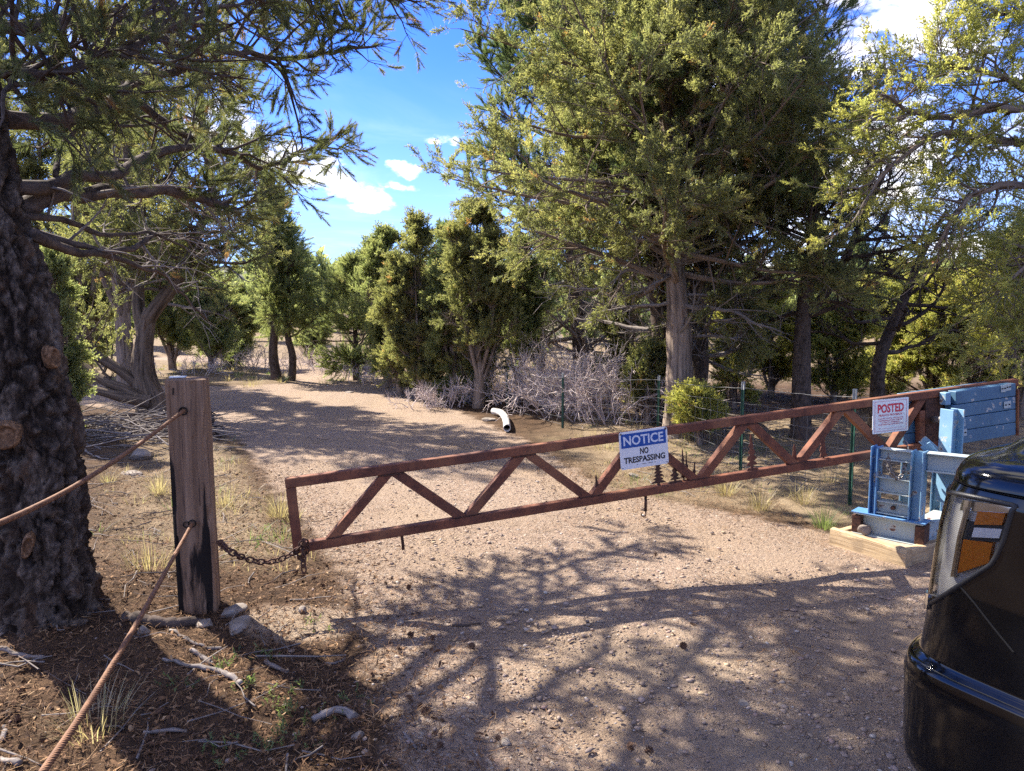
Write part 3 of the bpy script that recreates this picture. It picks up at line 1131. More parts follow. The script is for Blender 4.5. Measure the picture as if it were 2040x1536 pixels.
class Tree:
    def __init__(self, rng):
        self.rng = rng
        self.trunk, self.wood, self.dead = MB(), MB(), MB()
        self.A, self.D, self.T = [], [], []
        self.tw, self.twr, self.twd = [], [], []
        self.cheap = False
        self.ph = rng.uniform(0, 6)

    def flush(self):
        for key, dst in ((0, self.wood), (1, self.dead)):
            sel = [(p, r) for p, r, d in zip(self.tw, self.twr, self.twd) if d == key]
            if not sel:
                continue
            P = np.concatenate([s[0] for s in sel])
            r = np.concatenate([s[1] for s in sel])
            N, n = P.shape[:2]
            t = unit(P[:, -1] - P[:, 0])
            ref = np.where(np.abs(t[:, 2:3]) > 0.8, np.array([[1.0, 0, 0]]), np.array([[0, 0, 1.0]]))
            a = unit(np.cross(t, ref))
            b = np.cross(t, a)
            th = np.array([0, 2.094, 4.189])
            ring = a[:, None, None] * np.cos(th)[None, None, :, None] + b[:, None, None] * np.sin(th)[None, None, :, None]
            taper = np.linspace(1, 0.35, n)
            V = P[:, :, None] + ring * (r[:, None] * taper[None])[:, :, None, None]
            base = (np.arange(N) * n * 3)[:, None, None]
            i = (np.arange(n - 1) * 3)[None, :, None]
            j = np.arange(3)[None, None]
            k = (np.arange(3) + 1)[None, None] % 3
            q = np.stack([base + i + j, base + i + k, base + i + k + 3, base + i + j + 3], -1).reshape(-1, 4)
            dst.add(V.reshape(-1, 3), q, None, 0.5)
        self.tw, self.twr, self.twd = [], [], []

    def twigs(self, pts, nt, Lt, lift, r, t0=0.3, bare=False, per=2, spreadang=0.8):
        rng = self.rng
        t = t0 + (1 - t0) * (np.arange(nt) + rng.random(nt)) / nt
        t[-1] = 1.0
        p, tg = interp(pts, t)
        q = rng.normal(0, 1, (nt, 3))
        d = unit(tg * 0.7 + unit(q) * spreadang + np.array([0, 0, lift]))
        d[-1] = unit(tg[-1] + 0.2 * q[-1])
        L = Lt * (0.6 + 0.8 * rng.random(nt))
        d2 = unit(d + rng.normal(0, 0.22, (nt, 3)) + np.array([0, 0, lift * 0.4]))
        P = np.stack([p, p + d * (L * 0.5)[:, None], p + d * (L * 0.5)[:, None] + d2 * (L * 0.5)[:, None]], 1)
        self.tw.append(P[:, ::2] if self.cheap else P)
        self.twr.append(np.full(nt, r))
        self.twd.append(1 if bare else 0)
        if not bare:
            for k in range(per):
                u = 1.0 - k / per * 0.75
                pos = P[:, 1] + (P[:, 2] - P[:, 1]) * max(0, 2 * u - 1) if u > 0.5 else P[:, 0] + (P[:, 1] - P[:, 0]) * 2 * u
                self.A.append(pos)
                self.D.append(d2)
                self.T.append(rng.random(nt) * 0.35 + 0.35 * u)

    def dress(self, pts, r0, n, L, t0=0.25, t1=1.0, lift=0.25, nt=6, Lt=0.25, shrink=0.55, bare=False, per=2, sides=4, tw_r=0.004, w=0.16, kids=True):
        rng = self.rng
        for i in range(n):
            t = t0 + (t1 - t0) * (i + rng.random()) / n
            p, tg = interp(pts, np.array(t))
            q = unit(rng.normal(0, 1, 3))
            bd = unit(tg * 0.75 + q * 0.85 + np.array([0, 0, lift]))
            s = (t - t0) / max(1e-3, t1 - t0)
            bl = L * (1 - shrink * s) * (0.65 + 0.7 * rng.random())
            bp = wander(rng, p, bd, bl, 3 if self.cheap else 5, w, lift * 0.25)
            if self.cheap:
                sides = 3
            rb = min(0.55 * r0 * (1 - 0.7 * t), 0.008 + 0.011 * bl)
            (self.dead if bare else self.wood).tube(bp, np.linspace(rb, rb * 0.25, len(bp)), sides, cap=False)
            if kids:
                self.twigs(bp, nt, Lt, lift, tw_r, bare=bare, per=per)
        self.twigs(pts, nt, Lt, lift, tw_r, t0=0.6, bare=bare, per=per)

    def limb(self, pts, r0, r1, sides=7, bare=False, gnarl=0.0):
        pts = np.asarray(pts, float)
        if gnarl:
            k = np.linspace(0, 1, len(pts))[:, None]
            pts = pts + (np.stack([fbm(pts * 4 + 3.1 * j, 3, 40 + j) for j in range(3)], -1) - 0.5) * gnarl * np.minimum(1, 4 * k)
        rad = np.linspace(r0, r1, len(pts)) * (1 + 0.55 * (fbm(pts * 11, 3, 77) - 0.5))
        (self.dead if bare else self.wood).tube(pts, rad, sides)
        return pts

    def auto(self, tp, tr, N, t0, t1, R, prof, elev, n=6, Lb=0.45, nt=5, Lt=0.25, lift=0.2, bias=None, bare=False, per=2, sides=6, w=0.13, tw_r=0.004, rk=0.42):
        rng = self.rng
        for i in range(N):
            t = t0 + (t1 - t0) * (i + rng.random()) / N
            p, tg = interp(tp, np.array(t))
            s = (t - t0) / (t1 - t0)
            az = i * 2.39996 + rng.normal(0, 0.4)
            L = R * prof(s) * (0.7 + 0.5 * rng.random())
            if self.cheap:
                L = R * prof(s) * rng.uniform(0.40, 1.35) * (0.8 + 0.4 * math.sin(2 * az + 5 * s + self.ph))
            if bias is not None:
                L *= max(0.25, 1 + bias[1] * math.cos(az - bias[0]))
            e = elev(s) + rng.normal(0, 0.16)
            d = np.array([math.cos(az) * math.cos(e), math.sin(az) * math.cos(e), math.sin(e)])
            lp = wander(rng, p, d, L, 8, w, lift * 0.22)
            rt = float(np.interp(t, np.linspace(0, 1, len(tr)), tr))
            r0 = min(rk * rt, 0.012 + 0.018 * L)
            (self.dead if bare else self.wood).tube(lp, np.linspace(r0, r0 * 0.22, len(lp)), sides, cap=False)
            self.dress(lp, r0, n, Lb * L, 0.22, 1.0, lift, nt, Lt, bare=bare, per=per, tw_r=tw_r)

    def sprays(self, kind, scale, keep=0.66, freq=1.7, seed=3):
        """one point per spray; the crown's geometry nodes put a modelled spray on each"""
        rng = self.rng
        A, D, Tn = np.concatenate(self.A), np.concatenate(self.D), np.concatenate(self.T)
        nz = fbm(A * freq + seed * 7.7, 3, seed)
        th_ = np.quantile(nz, 1 - keep)
        k = nz > th_ - 0.02 * rng.random(len(A))
        A, D, Tn = A[k], D[k], Tn[k]
        N = len(A)
        D = unit(D + rng.normal(0, 0.25, D.shape) + np.array([0, 0, 0.12]))
        eul = np.stack([rng.uniform(0, 6.283, N), -np.arcsin(np.clip(D[:, 2], -1, 1)), np.arctan2(D[:, 1], D[:, 0])], -1)
        sc_ = scale * (rng.uniform(0.55, 1.45, N) if kind == 'juniper' else rng.uniform(0.65, 1.15, N))
        dead = rng.random(N) > 0.988
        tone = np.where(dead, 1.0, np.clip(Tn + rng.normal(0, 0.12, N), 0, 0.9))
        var = rng.integers(1, 4, N)
        return A, eul, sc_, tone, var, kind

    def leaves(self, m, q, spread, sl, l, w, stiff=0.7, tonek=0.35, jitter=0.6):
        rng = self.rng
        A = np.concatenate(self.A)
        D = np.concatenate(self.D)
        T = np.concatenate(self.T)
        N = len(A)
        b = A[:, None] + rng.normal(0, spread, (N, m, 3))
        ax = unit(D[:, None] * stiff + rng.normal(0, 0.6, (N, m, 3)) + np.array([0, 0, 0.18]))
        b = b.reshape(-1, 3)
        ax = ax.reshape(-1, 3)
        K = len(b)
        tt = np.linspace(0, 1, q)[None] * sl * (0.7 + 0.6 * rng.random((K, 1)))
        pos = b[:, None] + ax[:, None] * tt[..., None]
        dr = unit(ax[:, None] * 0.75 + rng.normal(0, jitter, (K, q, 3)))
        sd = unit(np.cross(dr, rng.normal(0, 1, (K, q, 3))))
        ll = l * (0.7 + 0.6 * rng.random((K, q, 1)))
        V = np.stack([pos - sd * w / 2, pos + sd * w / 2, pos + dr * ll], 2)
        tone = (np.repeat(T, m)[:, None] + rng.normal(0, 0.10, (K, 1)) + rng.normal(0, 0.06, (K, q)))
        dead = rng.random((K, 1)) > 0.985
        tone = np.where(dead, 1.0, np.clip(tone, 0, 0.93))
        tone = np.repeat(tone[..., None], 3, -1)
        mb = MB()
        mb.add(V.reshape(-1, 3), np.arange(K * q * 3).reshape(-1, 3), None, tone.reshape(-1))
        return mb

    def finish(self, name, label, cat, base, m_trunk, m_wood, m_leaf, leaf, group=None, m_dead='deadwood'):
        self.flush()
        root = thing(name, label, cat, base, group)
        if self.trunk.n:
            self.trunk.build('trunk', M[m_trunk], root, smooth=True)
        if self.wood.n:
            self.wood.build('branches', M[m_wood], root, smooth=True)
        if self.dead.n:
            self.dead.build('dead_branches', M[m_dead], root, smooth=True)['kind'] = 'stuff'
        if leaf and self.A:
            if 'kind' in leaf:
                crown_object(self.sprays(**leaf), M[m_leaf], root)
            else:
                self.leaves(**leaf).build('crown', M[m_leaf], root)
        return root


def ragged_trunk(mb, pts, rad, seed=0, rows=40, cols=20, amp=0.14, twist=1.2, flare=0.5, fl_h=0.35):
    """fluted, stringy trunk"""
    P = smoothpath(pts, rows)
    rr = np.interp(np.linspace(0, 1, rows), np.linspace(0, 1, len(rad)), rad)
    ln = np.concatenate([[0], np.cumsum(np.linalg.norm(np.diff(P, axis=0), axis=1))])
    t = unit(np.gradient(P, axis=0))
    a = unit(np.cross(t, np.array([0.05, 1, 0.02])))
    b = np.cross(t, a)
    th = np.arange(cols) * 2 * math.pi / cols
    TH = th[None] + 0 * ln[:, None]
    LN = ln[:, None] + 0 * TH
    q = np.stack([np.cos(TH + LN * twist) * 2.2, np.sin(TH + LN * twist) * 2.2, LN * 0.7], -1)
    nz = fbm(q, 3, seed)
    r = rr[:, None] * (1 + amp * 2 * (nz - 0.5) + 0.3 * amp * (vnoise(q * 4, seed + 3) - 0.5) * 2 + flare * np.exp(-LN / fl_h) * (0.4 + 1.2 * nz))
    V = P[:, None] + a[:, None] * (np.cos(TH) * r)[..., None] + b[:, None] * (np.sin(TH) * r)[..., None]
    V = V.transpose(1, 0, 2)
    bk = np.stack([np.cos(TH) * rr[:, None], np.sin(TH) * rr[:, None], LN], -1).transpose(1, 0, 2)
    mb.grid(V, closed_u=True, bk=bk)
    return P


def pxpath(lst, n=None):
    pts = [at(*p) for p in lst]
    return smoothpath(pts, n or (len(lst) - 1) * 5 + 1)


# ---- big pine whose trunk fills the edge of the picture
rng = np.random.default_rng(11)
T = Tree(rng)
base = GP(120, 1225)
dT = 3.52
cent = [(104, 1275, 0.226), (100, 1215, 0.222), (88, 1130, 0.212), (76, 1000, 0.208), (66, 880, 0.212), (45, 780, 0.206), (28, 650, 0.200), (-4, 520, 0.192), (-33, 400, 0.182), (-54, 300, 0.172), (-72, 200, 0.165), (-104, 0, 0.155)]
cp = [at(x, y, dT) for x, y, r in cent] + [np.array([-2.92, 3.75, 4.2]), np.array([-2.98, 3.85, 5.4]), np.array([-2.9, 3.9, 6.6]), np.array([-2.85, 3.9, 7.6])]
cr = [r for x, y, r in cent] + [0.125, 0.09, 0.06, 0.02]
rows, cols = 330, 120
P0 = smoothpath(cp, rows)
rr = np.interp(np.linspace(0, 1, rows), np.linspace(0, 1, len(cr)), cr)
ln = np.concatenate([[0], np.cumsum(np.linalg.norm(np.diff(P0, axis=0), axis=1))])
th = np.arange(cols) * 2 * math.pi / cols
TH, LN = np.meshgrid(th, ln, indexing='ij')
cyl = np.stack([np.cos(TH) * 0.21, np.sin(TH) * 0.21, LN], -1)
wr = cyl + (np.stack([fbm(cyl * 6 + 5 * j, 4, 60 + j) for j in range(3)], -1) - 0.5) * np.array([0.22, 0.22, 0.30])
f1, f2, cid = worley(wr * np.array([14, 14, 3.6]), 3)
e1 = sstep(f2 - f1, 0.0, 0.16)
g1_, g2_, cid2 = worley(wr * np.array([38, 38, 13]) + 4, 7)
e2 = sstep(g2_ - g1_, 0.0, 0.25)
fl = np.exp(-np.maximum(LN - 0.06, 0) / 0.22)
lob = fbm(np.stack([np.cos(TH) * 1.6, np.sin(TH) * 1.6, LN * 0.8], -1), 3, 21)
rough_ = fbm(cyl * np.array([34, 34, 20]), 4, 9) - 0.5
rid = 1 - np.abs(2 * fbm(wr * np.array([13, 13, 2.6]), 3, 51) - 1)
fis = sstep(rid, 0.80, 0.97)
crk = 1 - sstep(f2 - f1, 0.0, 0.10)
fk = fbm(wr * np.array([20, 20, 7.5]), 3, 9)
step_ = np.floor(fk * 9) / 9 + 0.11 * sstep(fk * 9 - np.floor(fk * 9), 0.72, 1.0)
disp = -0.040 * fis - 0.010 * crk * (1 - fis) + 0.075 * (step_ - 0.5) * (1 - 0.6 * fis) + 0.010 * (fbm(cyl * np.array([70, 70, 40]), 3, 29) - 0.5) + 0.02 * (fbm(cyl * np.array([9, 9, 3]), 2, 19) - 0.5)
scale_up = np.clip(rr / 0.2, 0.25, 1)[None]
rad = rr[None] + disp * scale_up + fl * 0.055 * (lob * 2 - 0.45) + 0.03 * (lob - 0.5)
t_ = unit(np.gradient(P0, axis=0))
a_ = unit(np.cross(t_, np.array([0, 1.0, 0.02])))
b_ = np.cross(t_, a_)
V = P0[None] + a_[None] * (np.cos(TH) * rad)[..., None] + b_[None] * (np.sin(TH) * rad)[..., None]
pid = np.floor(fk * 9)
flake = _hash(pid, np.floor(wr[..., 2] * 9), np.floor((TH + 0.25 * rid) * 5), 3)
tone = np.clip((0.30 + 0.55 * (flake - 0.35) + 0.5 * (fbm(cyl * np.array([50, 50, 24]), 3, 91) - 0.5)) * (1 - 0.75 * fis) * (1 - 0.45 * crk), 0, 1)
T.trunk.grid(V, closed_u=True, tone=tone, bk=cyl)
# visible limbs traced in the picture, each at its own distance
d0 = 3.55
L1 = T.limb(pxpath([(-25, 420, d0), (60, 405, 3.7), (200, 385, 4.2), (330, 378, 4.7), (420, 400, 5.1), (478, 425, 5.4)], 26), 0.058, 0.022, 10, gnarl=0.16)
L2 = T.limb(pxpath([(-40, 380, d0), (80, 365, 3.65), (200, 345, 4.1), (330, 303, 4.8), (440, 300, 5.4), (520, 332, 5.9), (600, 310, 6.4), (690, 282, 6.9)], 32), 0.042, 0.008, 9, gnarl=0.16)
L3 = T.limb(pxpath([(-60, 235, d0), (100, 242, 3.8), (170, 225, 4.1), (240, 195, 4.5), (290, 158, 4.8), (370, 143, 5.2), (440, 150, 5.6), (520, 200, 6.2)], 30), 0.050, 0.010, 10, gnarl=0.14)
L3b = T.limb(pxpath([(235, 198, 4.5), (280, 210, 4.9), (340, 250, 5.4), (400, 285, 5.9), (450, 312, 6.3)], 16), 0.038, 0.015, 7, gnarl=0.06)
L4 = T.limb(pxpath([(-95, 60, d0), (60, 50, 3.8), (220, 55, 4.3), (400, 85, 5.0), (540, 118, 5.6), (640, 110, 6.0), (735, 92, 6.4)], 32), 0.036, 0.008, 9, gnarl=0.16)
L5 = T.limb(pxpath([(500, 106, 5.5), (560, 140, 5.7), (588, 220, 5.8), (602, 285, 5.9), (596, 300, 5.9)], 16), 0.016, 0.006, 5, bare=False)
L6 = T.limb(pxpath([(-110, -60, d0), (100, -70, 4.0), (330, -60, 4.8), (560, -30, 5.6), (720, -8, 6.1), (815, 5, 6.4)], 30), 0.034, 0.008, 8, gnarl=0.16)
L7 = T.limb(pxpath([(30, 450, d0), (150, 480, 3.9), (260, 520, 4.3), (340, 560, 4.7), (420, 640, 5.1)], 22), 0.024, 0.006, 6, gnarl=0.12)
L8 = T.limb(pxpath([(20, 425, d0), (110, 432, 3.8), (210, 462, 4.2), (300, 470, 4.6), (380, 500, 5.0)], 22), 0.022, 0.006, 6, gnarl=0.10)
L9 = T.limb(pxpath([(60, 465, d0), (160, 500, 3.9), (260, 492, 4.3), (330, 470, 4.8), (430, 470, 5.3)], 22), 0.03, 0.008, 6, gnarl=0.1)
L10 = T.limb(pxpath([(110, 350, 3.75), (120, 300, 4.0), (160, 255, 4.2), (165, 190, 4.4)], 14), 0.018, 0.006, 5, gnarl=0.05)
L11 = T.limb(pxpath([(-60, 150, d0), (40, 140, 3.4), (160, 120, 3.4), (300, 70, 3.6), (420, 20, 4.0), (560, 0, 4.6)], 26), 0.030, 0.007, 7, gnarl=0.16)
HB = [[(-2.92, 3.75, 4.2), (-2.2, 4.3, 4.35), (-1.4, 5.2, 4.55), (-0.8, 6.1, 4.7)], [(-2.95, 3.8, 4.7), (-2.0, 4.2, 4.9), (-1.0, 4.8, 5.1), (-0.2, 5.3, 5.2)], [(-2.95, 3.8, 3.9), (-2.5, 4.6, 4.0), (-2.2, 5.6, 4.1), (-1.9, 6.6, 4.2)],  # unseen boughs above the frame, added to shade the foreground
      [(-2.95, 3.85, 5.2), (-2.1, 3.9, 5.4), (-1.0, 4.0, 5.6), (-0.1, 4.1, 5.6)], [(-2.95, 3.85, 5.5), (-2.6, 4.8, 5.8), (-2.2, 5.8, 6.0), (-1.7, 6.6, 6.1)],
      [(-2.93, 3.85, 4.9), (-3.2, 4.9, 5.2), (-3.1, 6.0, 5.4), (-2.7, 7.0, 5.5)], [(-2.93, 3.8, 4.3), (-2.7, 4.9, 4.6), (-2.4, 6.1, 4.8), (-2.1, 7.1, 4.85)]]
HL = [T.limb(smoothpath(np.array(q), 22), 0.05, 0.010, 7, gnarl=0.10) for q in HB]
pk = dict(lift=0.12, per=3, tw_r=0.003)
T.dress(L1, 0.05, 14, 0.42, 0.35, 1.0, nt=5, Lt=0.15, bare=True, lift=0.05)
T.dress(L1, 0.05, 9, 0.40, 0.55, 1.0, nt=6, Lt=0.15, **pk)
T.dress(L2, 0.04, 20, 0.5, 0.45, 1.0, nt=7, Lt=0.15, **pk)
T.dress(L2, 0.04, 10, 0.35, 0.15, 0.9, nt=4, Lt=0.12, bare=True, lift=0.0)
T.dress(L3, 0.05, 26, 0.6, 0.25, 1.0, nt=7, Lt=0.15, **pk)
T.dress(L3b, 0.03, 14, 0.5, 0.25, 1.0, nt=7, Lt=0.14, **pk)
T.dress(L4, 0.05, 60, 0.75, 0.08, 1.0, nt=7, Lt=0.15, **pk)
T.dress(L5, 0.012, 8, 0.30, 0.2, 1.0, nt=3, Lt=0.10, bare=True, lift=-0.3)
T.dress(L6, 0.05, 54, 0.70, 0.05, 1.0, nt=7, Lt=0.15, **pk)
T.dress(L7, 0.02, 12, 0.40, 0.2, 1.0, nt=4, Lt=0.14, bare=True, lift=0.0)
T.dress(L8, 0.02, 10, 0.30, 0.2, 1.0, nt=4, Lt=0.14, bare=True, lift=0.0)
T.dress(L9, 0.03, 10, 0.35, 0.5, 1.0, nt=5, Lt=0.14, bare=True, lift=0.0)
T.dress(L10, 0.016, 8, 0.30, 0.3, 1.0, nt=6, Lt=0.13, **pk)
for q in HL:
    T.dress(q, 0.05, 44, 0.66, 0.22, 1.0, nt=6, Lt=0.16, **pk)
T.dress(L11, 0.045, 54, 0.65, 0.05, 1.0, nt=7, Lt=0.15, **pk)
up = smoothpath(cp[12:], 40)
T.auto(up, [0.125, 0.09, 0.06, 0.02], 34, 0.02, 0.98, 2.5, lambda s: 1.0 - 0.72 * s, lambda s: 0.0 + 0.7 * s, n=8, Lb=0.34, nt=6, Lt=0.16, lift=0.1, per=3, tw_r=0.003)
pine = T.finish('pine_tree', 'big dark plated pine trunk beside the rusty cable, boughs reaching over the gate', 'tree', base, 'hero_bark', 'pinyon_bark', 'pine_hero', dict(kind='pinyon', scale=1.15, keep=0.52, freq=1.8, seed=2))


def knot(px, py, d, rx, rz, tilt, nrm, label):
    c = at(px, py, d)
    n = unit(np.asarray(nrm, float))
    e1 = unit(np.cross(np.array([0, 0, 1.0]), n))
    e2 = np.cross(n, e1)
    e1, e2 = e1 * math.cos(tilt) + e2 * math.sin(tilt), e2 * math.cos(tilt) - e1 * math.sin(tilt)
    th = np.linspace(0, 2 * math.pi, 25)[:-1]
    rings = [(1.35, -0.05), (1.28, 0.004), (1.1, 0.020), (0.92, 0.018), (0.8, 0.006), (0.4, 0.004), (0.02, 0.005)]
    Pk = np.stack([np.stack([c + (e1 * math.cos(a) * rx * s * (1 + 0.08 * math.sin(3 * a)) + e2 * math.sin(a) * rz * s) + n * h for s, h in rings]) for a in th])
    o = MB().grid(Pk, closed_u=True).build('pruned_knot', M['cutwood'], pine, smooth=True)
    o['label'] = label


knot(10, 868, 3.285, 0.050, 0.050, 0.2, (0.42, -0.9, 0.0), 'round resin-edged branch scar')
knot(107, 712, 3.43, 0.019, 0.042, 0.1, (0.9, -0.42, 0.0), 'narrow pale branch scar')
knot(55, 1088, 3.285, 0.018, 0.045, -0.25, (0.5, -0.85, 0.05), 'long hollow branch scar')

# ---- leaning juniper behind the timber post
rng = np.random.default_rng(22)
T = Tree(rng)
b2 = GP(305, 822)
dj = float((b2 - CAM) @ FW)
tp = ragged_trunk(T.trunk, [b2 + np.array([0.02, 0, -0.15]), at(300, 800, dj), at(285, 740, dj), at(288, 670, dj), at(300, 615, dj)], [0.20, 0.19, 0.155, 0.13, 0.11], 2, 40, 48, 0.26)
ta = ragged_trunk(T.trunk, [at(285, 655, dj), at(310, 615, dj - .05), at(352, 560, dj - .1), at(385, 500, dj - .1), at(400, 450, dj), at(425, 400, dj), at(410, 300, dj + .2), at(400, 180, dj + .4), at(405, 40, dj + .5)], [0.10, 0.105, 0.095, 0.08, 0.065, 0.055, 0.05, 0.04, 0.02], 5, 50, 16, 0.12, flare=0)
tb = ragged_trunk(T.trunk, [at(287, 665, dj), at(275, 600, dj + .1), at(282, 520, dj + .2), at(262, 400, dj + .3), at(250, 260, dj + .4), at(246, 120, dj + .5), at(240, -40, dj + .6)], [0.11, 0.09, 0.07, 0.06, 0.055, 0.045, 0.02], 6, 50, 14, 0.12, flare=0)
for q in ([(310, 815, dj - .1), (270, 785, dj - .2), (210, 760, dj - .2), (150, 720, dj), (60, 690, dj)], [(300, 790, dj), (250, 745, dj - .1), (180, 700, dj - .1), (150, 660, dj), (120, 600, dj + .2)], [(300, 800, dj - .2), (240, 790, dj - .3), (170, 775, dj - .3), (60, 780, dj - .2)]):
    lp = ragged_trunk(T.trunk, [at(*z) for z in q], [0.10, 0.085, 0.07, 0.05, 0.025], int(q[1][0]), 30, 14, 0.15, flare=0)
    T.dress(lp, 0.08, 9, 1.0, 0.4, 1.0, 0.25, 5, 0.25)
T.auto(ta, [0.12, 0.1, 0.08, 0.06, 0.03], 40, 0.25, 0.99, 1.55, lambda s: 0.8 + 0.3 * math.sin(3 * s) - 0.5 * s, lambda s: 0.05 + 0.6 * s, n=7, Lb=0.42, nt=5, Lt=0.22)
T.auto(tb, [0.1, 0.08, 0.06, 0.05, 0.03], 42, 0.22, 0.99, 1.5, lambda s: 1.0 - 0.5 * s, lambda s: 0.0 + 0.6 * s, n=7, Lb=0.42, nt=5, Lt=0.22)
T.auto(ta, [0.1, 0.06, 0.03], 12, 0.15, 0.8, 1.0, lambda s: 1.0, lambda s: 0.0, n=5, Lb=0.4, nt=4, Lt=0.2, bare=True)
T.finish('juniper_tree', 'leaning old juniper with forked twisted trunk behind the timber post', 'tree', b2, 'shaded_juniper_bark', 'shaded_juniper_bark', 'juniper', dict(kind='juniper', scale=1.12, keep=0.72, freq=1.5, seed=4))

# ---- shaggy pale juniper beyond the notice sign
rng = np.random.default_rng(33)
T = Tree(rng)
b3 = GP(1352, 868)
dj = float((b3 - CAM) @ FW)
tp = ragged_trunk(T.trunk, [b3 + np.array([0, 0, -0.15]), at(1352, 830, dj), at(1352, 700, dj), at(1346, 560, dj), at(1338, 430, dj), at(1332, 300, dj), at(1320, 150, dj), at(1310, 0, dj), at(1300, -190, dj)], [0.165, 0.150, 0.138, 0.125, 0.098, 0.08, 0.065, 0.05, 0.02], 9, 110, 56, 0.26, 2.0, 0.35)
tq = ragged_trunk(T.trunk, [at(1345, 470, dj), at(1372, 380, dj + .1), at(1392, 270, dj + .1), at(1400, 120, dj), at(1410, -60, dj), at(1405, -150, dj)], [0.075, 0.07, 0.06, 0.05, 0.04, 0.02], 10, 50, 14, 0.15, flare=0)
T.auto(tp, [0.17, 0.15, 0.1, 0.08, 0.05, 0.02], 90, 0.35, 0.99, 2.2, lambda s: (0.85 + 0.25 * math.sin(math.pi * s)) * (1 - 0.62 * s ** 2), lambda s: -0.05 + 0.75 * s, n=8, Lb=0.40, nt=7, Lt=0.24, bias=(math.pi * 1.05, 0.16), lift=0.12, per=4)
T.auto(tq, [0.07, 0.05, 0.03], 36, 0.22, 0.99, 1.6, lambda s: 1.0 - 0.55 * s, lambda s: 0.05 + 0.6 * s, n=7, Lb=0.42, nt=7, Lt=0.24, lift=0.12, per=4)
for q, r in (([(1392, 300, dj), (1425, 315, dj - .3), (1470, 342, dj - .5), (1540, 347, dj - .7), (1570, 340, dj - .7)], 0.03), ([(1400, 300, dj), (1440, 255, dj - .2), (1510, 225, dj - .4), (1565, 198, dj - .5)], 0.035), ([(1340, 358, dj), (1290, 375, dj - .3), (1230, 385, dj - .4), (1170, 384, dj - .5)], 0.028),
             ([(1345, 610, dj), (1410, 612, dj - .3), (1470, 625, dj - .4), (1560, 665, dj - .4)], 0.035), ([(1345, 450, dj), (1420, 440, dj - .4), (1480, 500, dj - .5), (1540, 510, dj - .5)], 0.028), ([(1340, 560, dj), (1250, 540, dj - .2), (1190, 575, dj - .3), (1110, 570, dj - .3)], 0.025)):
    lp = T.limb(pxpath(q, 18), r, r * 0.3, 6, bare=True, gnarl=0.12)
    T.dress(lp, r, 9, 0.55, 0.2, 1.0, 0.05, 4, 0.2, bare=True)
T.auto(tp, [0.15, 0.1, 0.05], 12, 0.22, 0.5, 1.0, lambda s: 1.0, lambda s: 0.05, n=6, Lb=0.4, nt=4, Lt=0.2, bare=True)
T.finish('juniper_tree', 'tall shaggy juniper with pale stringy trunk standing behind the notice sign', 'tree', b3, 'juniper_bark', 'juniper_bark', 'juniper', dict(kind='juniper', scale=1.0, keep=0.84, freq=1.5, seed=5))

# ---- dark pinyon with two trunks just behind it
rng = np.random.default_rng(44)
T = Tree(rng)
b4 = GP(1345, 850)
b4 = b4 + np.array([0.05, 0.55, 0])
dj = float((b4 - CAM) @ FW)
tp = ragged_trunk(T.trunk, [b4 + np.array([-0.12, 0, -0.15]), at(1322, 760, dj), at(1314, 640, dj), at(1305, 540, dj), at(1316, 440, dj), at(1352, 320, dj), at(1395, 150, dj), at(1425, -20, dj), at(1440, -250, dj)], [0.16, 0.135, 0.12, 0.11, 0.10, 0.085, 0.07, 0.05, 0.02], 13, 70, 18, 0.06, 0.3, 0.2)
tq = ragged_trunk(T.trunk, [b4 + np.array([0.22, 0.1, -0.15]), at(1392, 740, dj), at(1388, 600, dj), at(1402, 500, dj), at(1428, 380, dj), at(1455, 200, dj), at(1480, 20, dj)], [0.15, 0.13, 0.12, 0.10, 0.08, 0.06, 0.02], 14, 60, 18, 0.06, 0.3, 0.2)
kw = dict(n=8, Lb=0.34, nt=6, Lt=0.2, lift=0.15, per=3, tw_r=0.004)
T.auto(tp, [0.14, 0.11, 0.09, 0.05, 0.02], 40, 0.5, 0.99, 2.2, lambda s: 1.0 - 0.5 * s, lambda s: 0.1 + 0.6 * s, **kw)
T.auto(tq, [0.13, 0.1, 0.08, 0.05, 0.02], 40, 0.45, 0.99, 2.3, lambda s: 0.8 + 0.5 * s - 0.7 * s * s, lambda s: 0.15 + 0.4 * s, bias=(0.3, 0.35), **kw)
T.auto(tp, [0.13, 0.09, 0.05], 16, 0.2, 0.5, 1.5, lambda s: 1.0, lambda s: 0.0, n=7, Lb=0.4, nt=5, Lt=0.22, bare=True)
T.auto(tq, [0.13, 0.09, 0.05], 16, 0.2, 0.5, 1.5, lambda s: 1.0, lambda s: 0.0, n=7, Lb=0.4, nt=5, Lt=0.22, bare=True)
T.finish('pinyon_pine', 'dark two-trunked pinyon pressed close behind the pale shaggy juniper', 'tree', b4, 'pinyon_bark', 'pinyon_bark', 'pinyon', dict(kind='pinyon', scale=1.7, keep=0.70, freq=1.4, seed=6))

